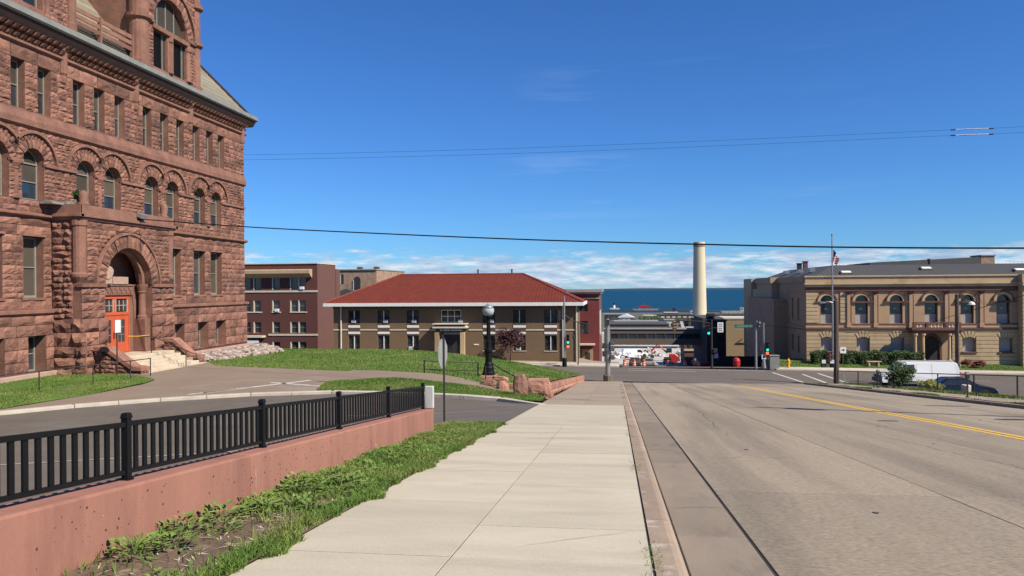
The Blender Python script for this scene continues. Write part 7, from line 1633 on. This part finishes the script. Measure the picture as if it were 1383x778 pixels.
block_house('harbour_warehouse', 'long dark brown warehouse right of the chimney', 84, 133, 800, 30, -27.5, -47, 'far4', 'far2', 0, 8)
block_house('town_building', 'grey industrial building right of the chimney', 57, 83, 520, 20, -19.5, -37, 'far1', 'mroof', 1.3, 6)
block_house('town_building', 'lower grey roof before the industrial building', 37.7, 51, 330, 16, -13.6, -28, 'far2', 'mroof', 1.4, 4)
block_house('town_building', 'dark plain building at the chimney foot', 39.4, 56.6, 405, 12, -14.6, -31, 'far2', 'far1', 0, 5)
block_house('harbour_house', 'cream long shed on the waterfront far right', 146, 183, 1100, 24, -33.8, -50, 'far3', 'far1', 0, 6)
block_house('harbour_house', 'pale tall block on the waterfront beside the library', 202, 216, 1300, 20, -33.5, -51, 'far3', 'far1', 0, 3)
block_house('harbour_house', 'white waterfront block between the long sheds', 108, 122, 1150, 18, -33.4, -50, 'white', 'far1', 0, 3)
block_house('harbour_house', 'blue-grey block on the pier left of the chimney', 108, 113, 1500, 16, -38, -53, 'navy', 'far2', 0, 1)
block_house('harbour_house', 'tan flat block beyond the trees left of the chimney', 30, 44, 860, 20, -30, -47, 'far1', 'far3', 0, 4)
bl = thing('roof_billboard', 'tilted pale roof board above the right end of the skyway', 'billboard', (22.6, 260, -12))
mb = MB(); mb.hexa([(21.6, 260, -12.6), (22.8, 260, -12.9), (22.8, 260.3, -12.9), (21.6, 260.3, -12.6)], [(20.9, 260, -9.8), (21.8, 260, -9.8), (21.8, 260.3, -9.8), (20.9, 260.3, -9.8)]); mb.box(22.8, 25.4, 260, 260.4, -12.4, -11.6); mb.build('board', 'far3', bl)
block_house('town_building', 'dark low building carrying the tilted pale board', 18.5, 27, 262, 14, -12.6, -24, 'far2', 'far2', 0, 0)
for i, (x, y, h, r, lab) in enumerate(((29, 800, 14, 9, 'left of the green harbour trees behind the skyway'), (40, 820, 13, 8, 'middle green harbour tree behind the skyway'), (22, 640, 11, 6, 'front green harbour tree behind the skyway'), (70, 900, 9, 7, 'small green harbour tree by the long warehouse'))):
    tree('harbour_tree', lab, 'tree', x, y, zs(y) + 2, h + 3, r, 900, 1.6, 'leafm', 40 + i, .4, .15, 'trees of the harbour')
pi_ = MB(); pi_.box(-60, 190, 1860, 1872, -56, -51.6); pi_.box(20, 420, 1760, 1775, -56, -52.4); tag(pi_.build('stone_pier', 'far2'), 'long dark stone pier reaching along the harbour mouth', 'pier')
lh = thing('lighthouse', 'small white lighthouse with black cap on the pier', 'lighthouse', (-7, 1868, -51.6))
mb = MB(); mb.box(-15, 8, 1862, 1870, -51.6, -48.2); mb.build('base', 'far3', lh); mb = MB(); mb.lathe((-5, 1866, -48.2), [(3.2, 0), (2.6, 7.5), (3.2, 7.7)], 12); mb.build('tower', 'white', lh); mb = MB(); mb.lathe((-5, 1866, -40.5), [(2.4, 0), (2.4, 2), (2.8, 2.1), (.4, 4.5)], 10); mb.build('lantern_cap', 'black', lh)
sh_ = thing('moored_ship', 'moored museum ship with a red upper deck and pale hull line', 'ship', (66, 1866, -52))
mb = MB(); mb.prism([(38, -50.2), (42, -53.5), (96, -53.5), (100, -50)], lambda u, v, d: (u, 1840 + d, v), 0, 14); mb.build('hull', 'far1', sh_)
mb = MB(); mb.box(50, 82, 1842, 1852, -50, -47.5); mb.build('cabin', 'far3', sh_); mb = MB(); mb.prism([(48, -47.5), (84, -47.5), (76, -42.5), (58, -42.5)], lambda u, v, d: (u, 1841 + d, v), 0, 12); mb.build('red_deck', 'red', sh_); mb = MB(); mb.cyl((63, 1846, -42.5), (63, 1846, -37), .8, n=6); mb.build('funnel', 'red', sh_)
sb = thing('sailboat', 'white sailboat far out on the lake near the library corner', 'boat', (434, 2700, -54))
mb = MB(); mb.prism([(429, -52.6), (431, -54), (438, -54), (440, -52.4)], lambda u, v, d: (u, 2700 + d, v), 0, 3); mb.build('hull', 'white', sb); mb = MB(); mb.prism([(434, -51.5), (438.5, -51.5), (434, -39)], lambda u, v, d: (u, 2701 + d, v), 0, .3); mb.prism([(433.6, -51.5), (430, -51.5), (433.6, -41)], lambda u, v, d: (u, 2701.5 + d, v), 0, .3); mb.build('sail', 'white', sb)
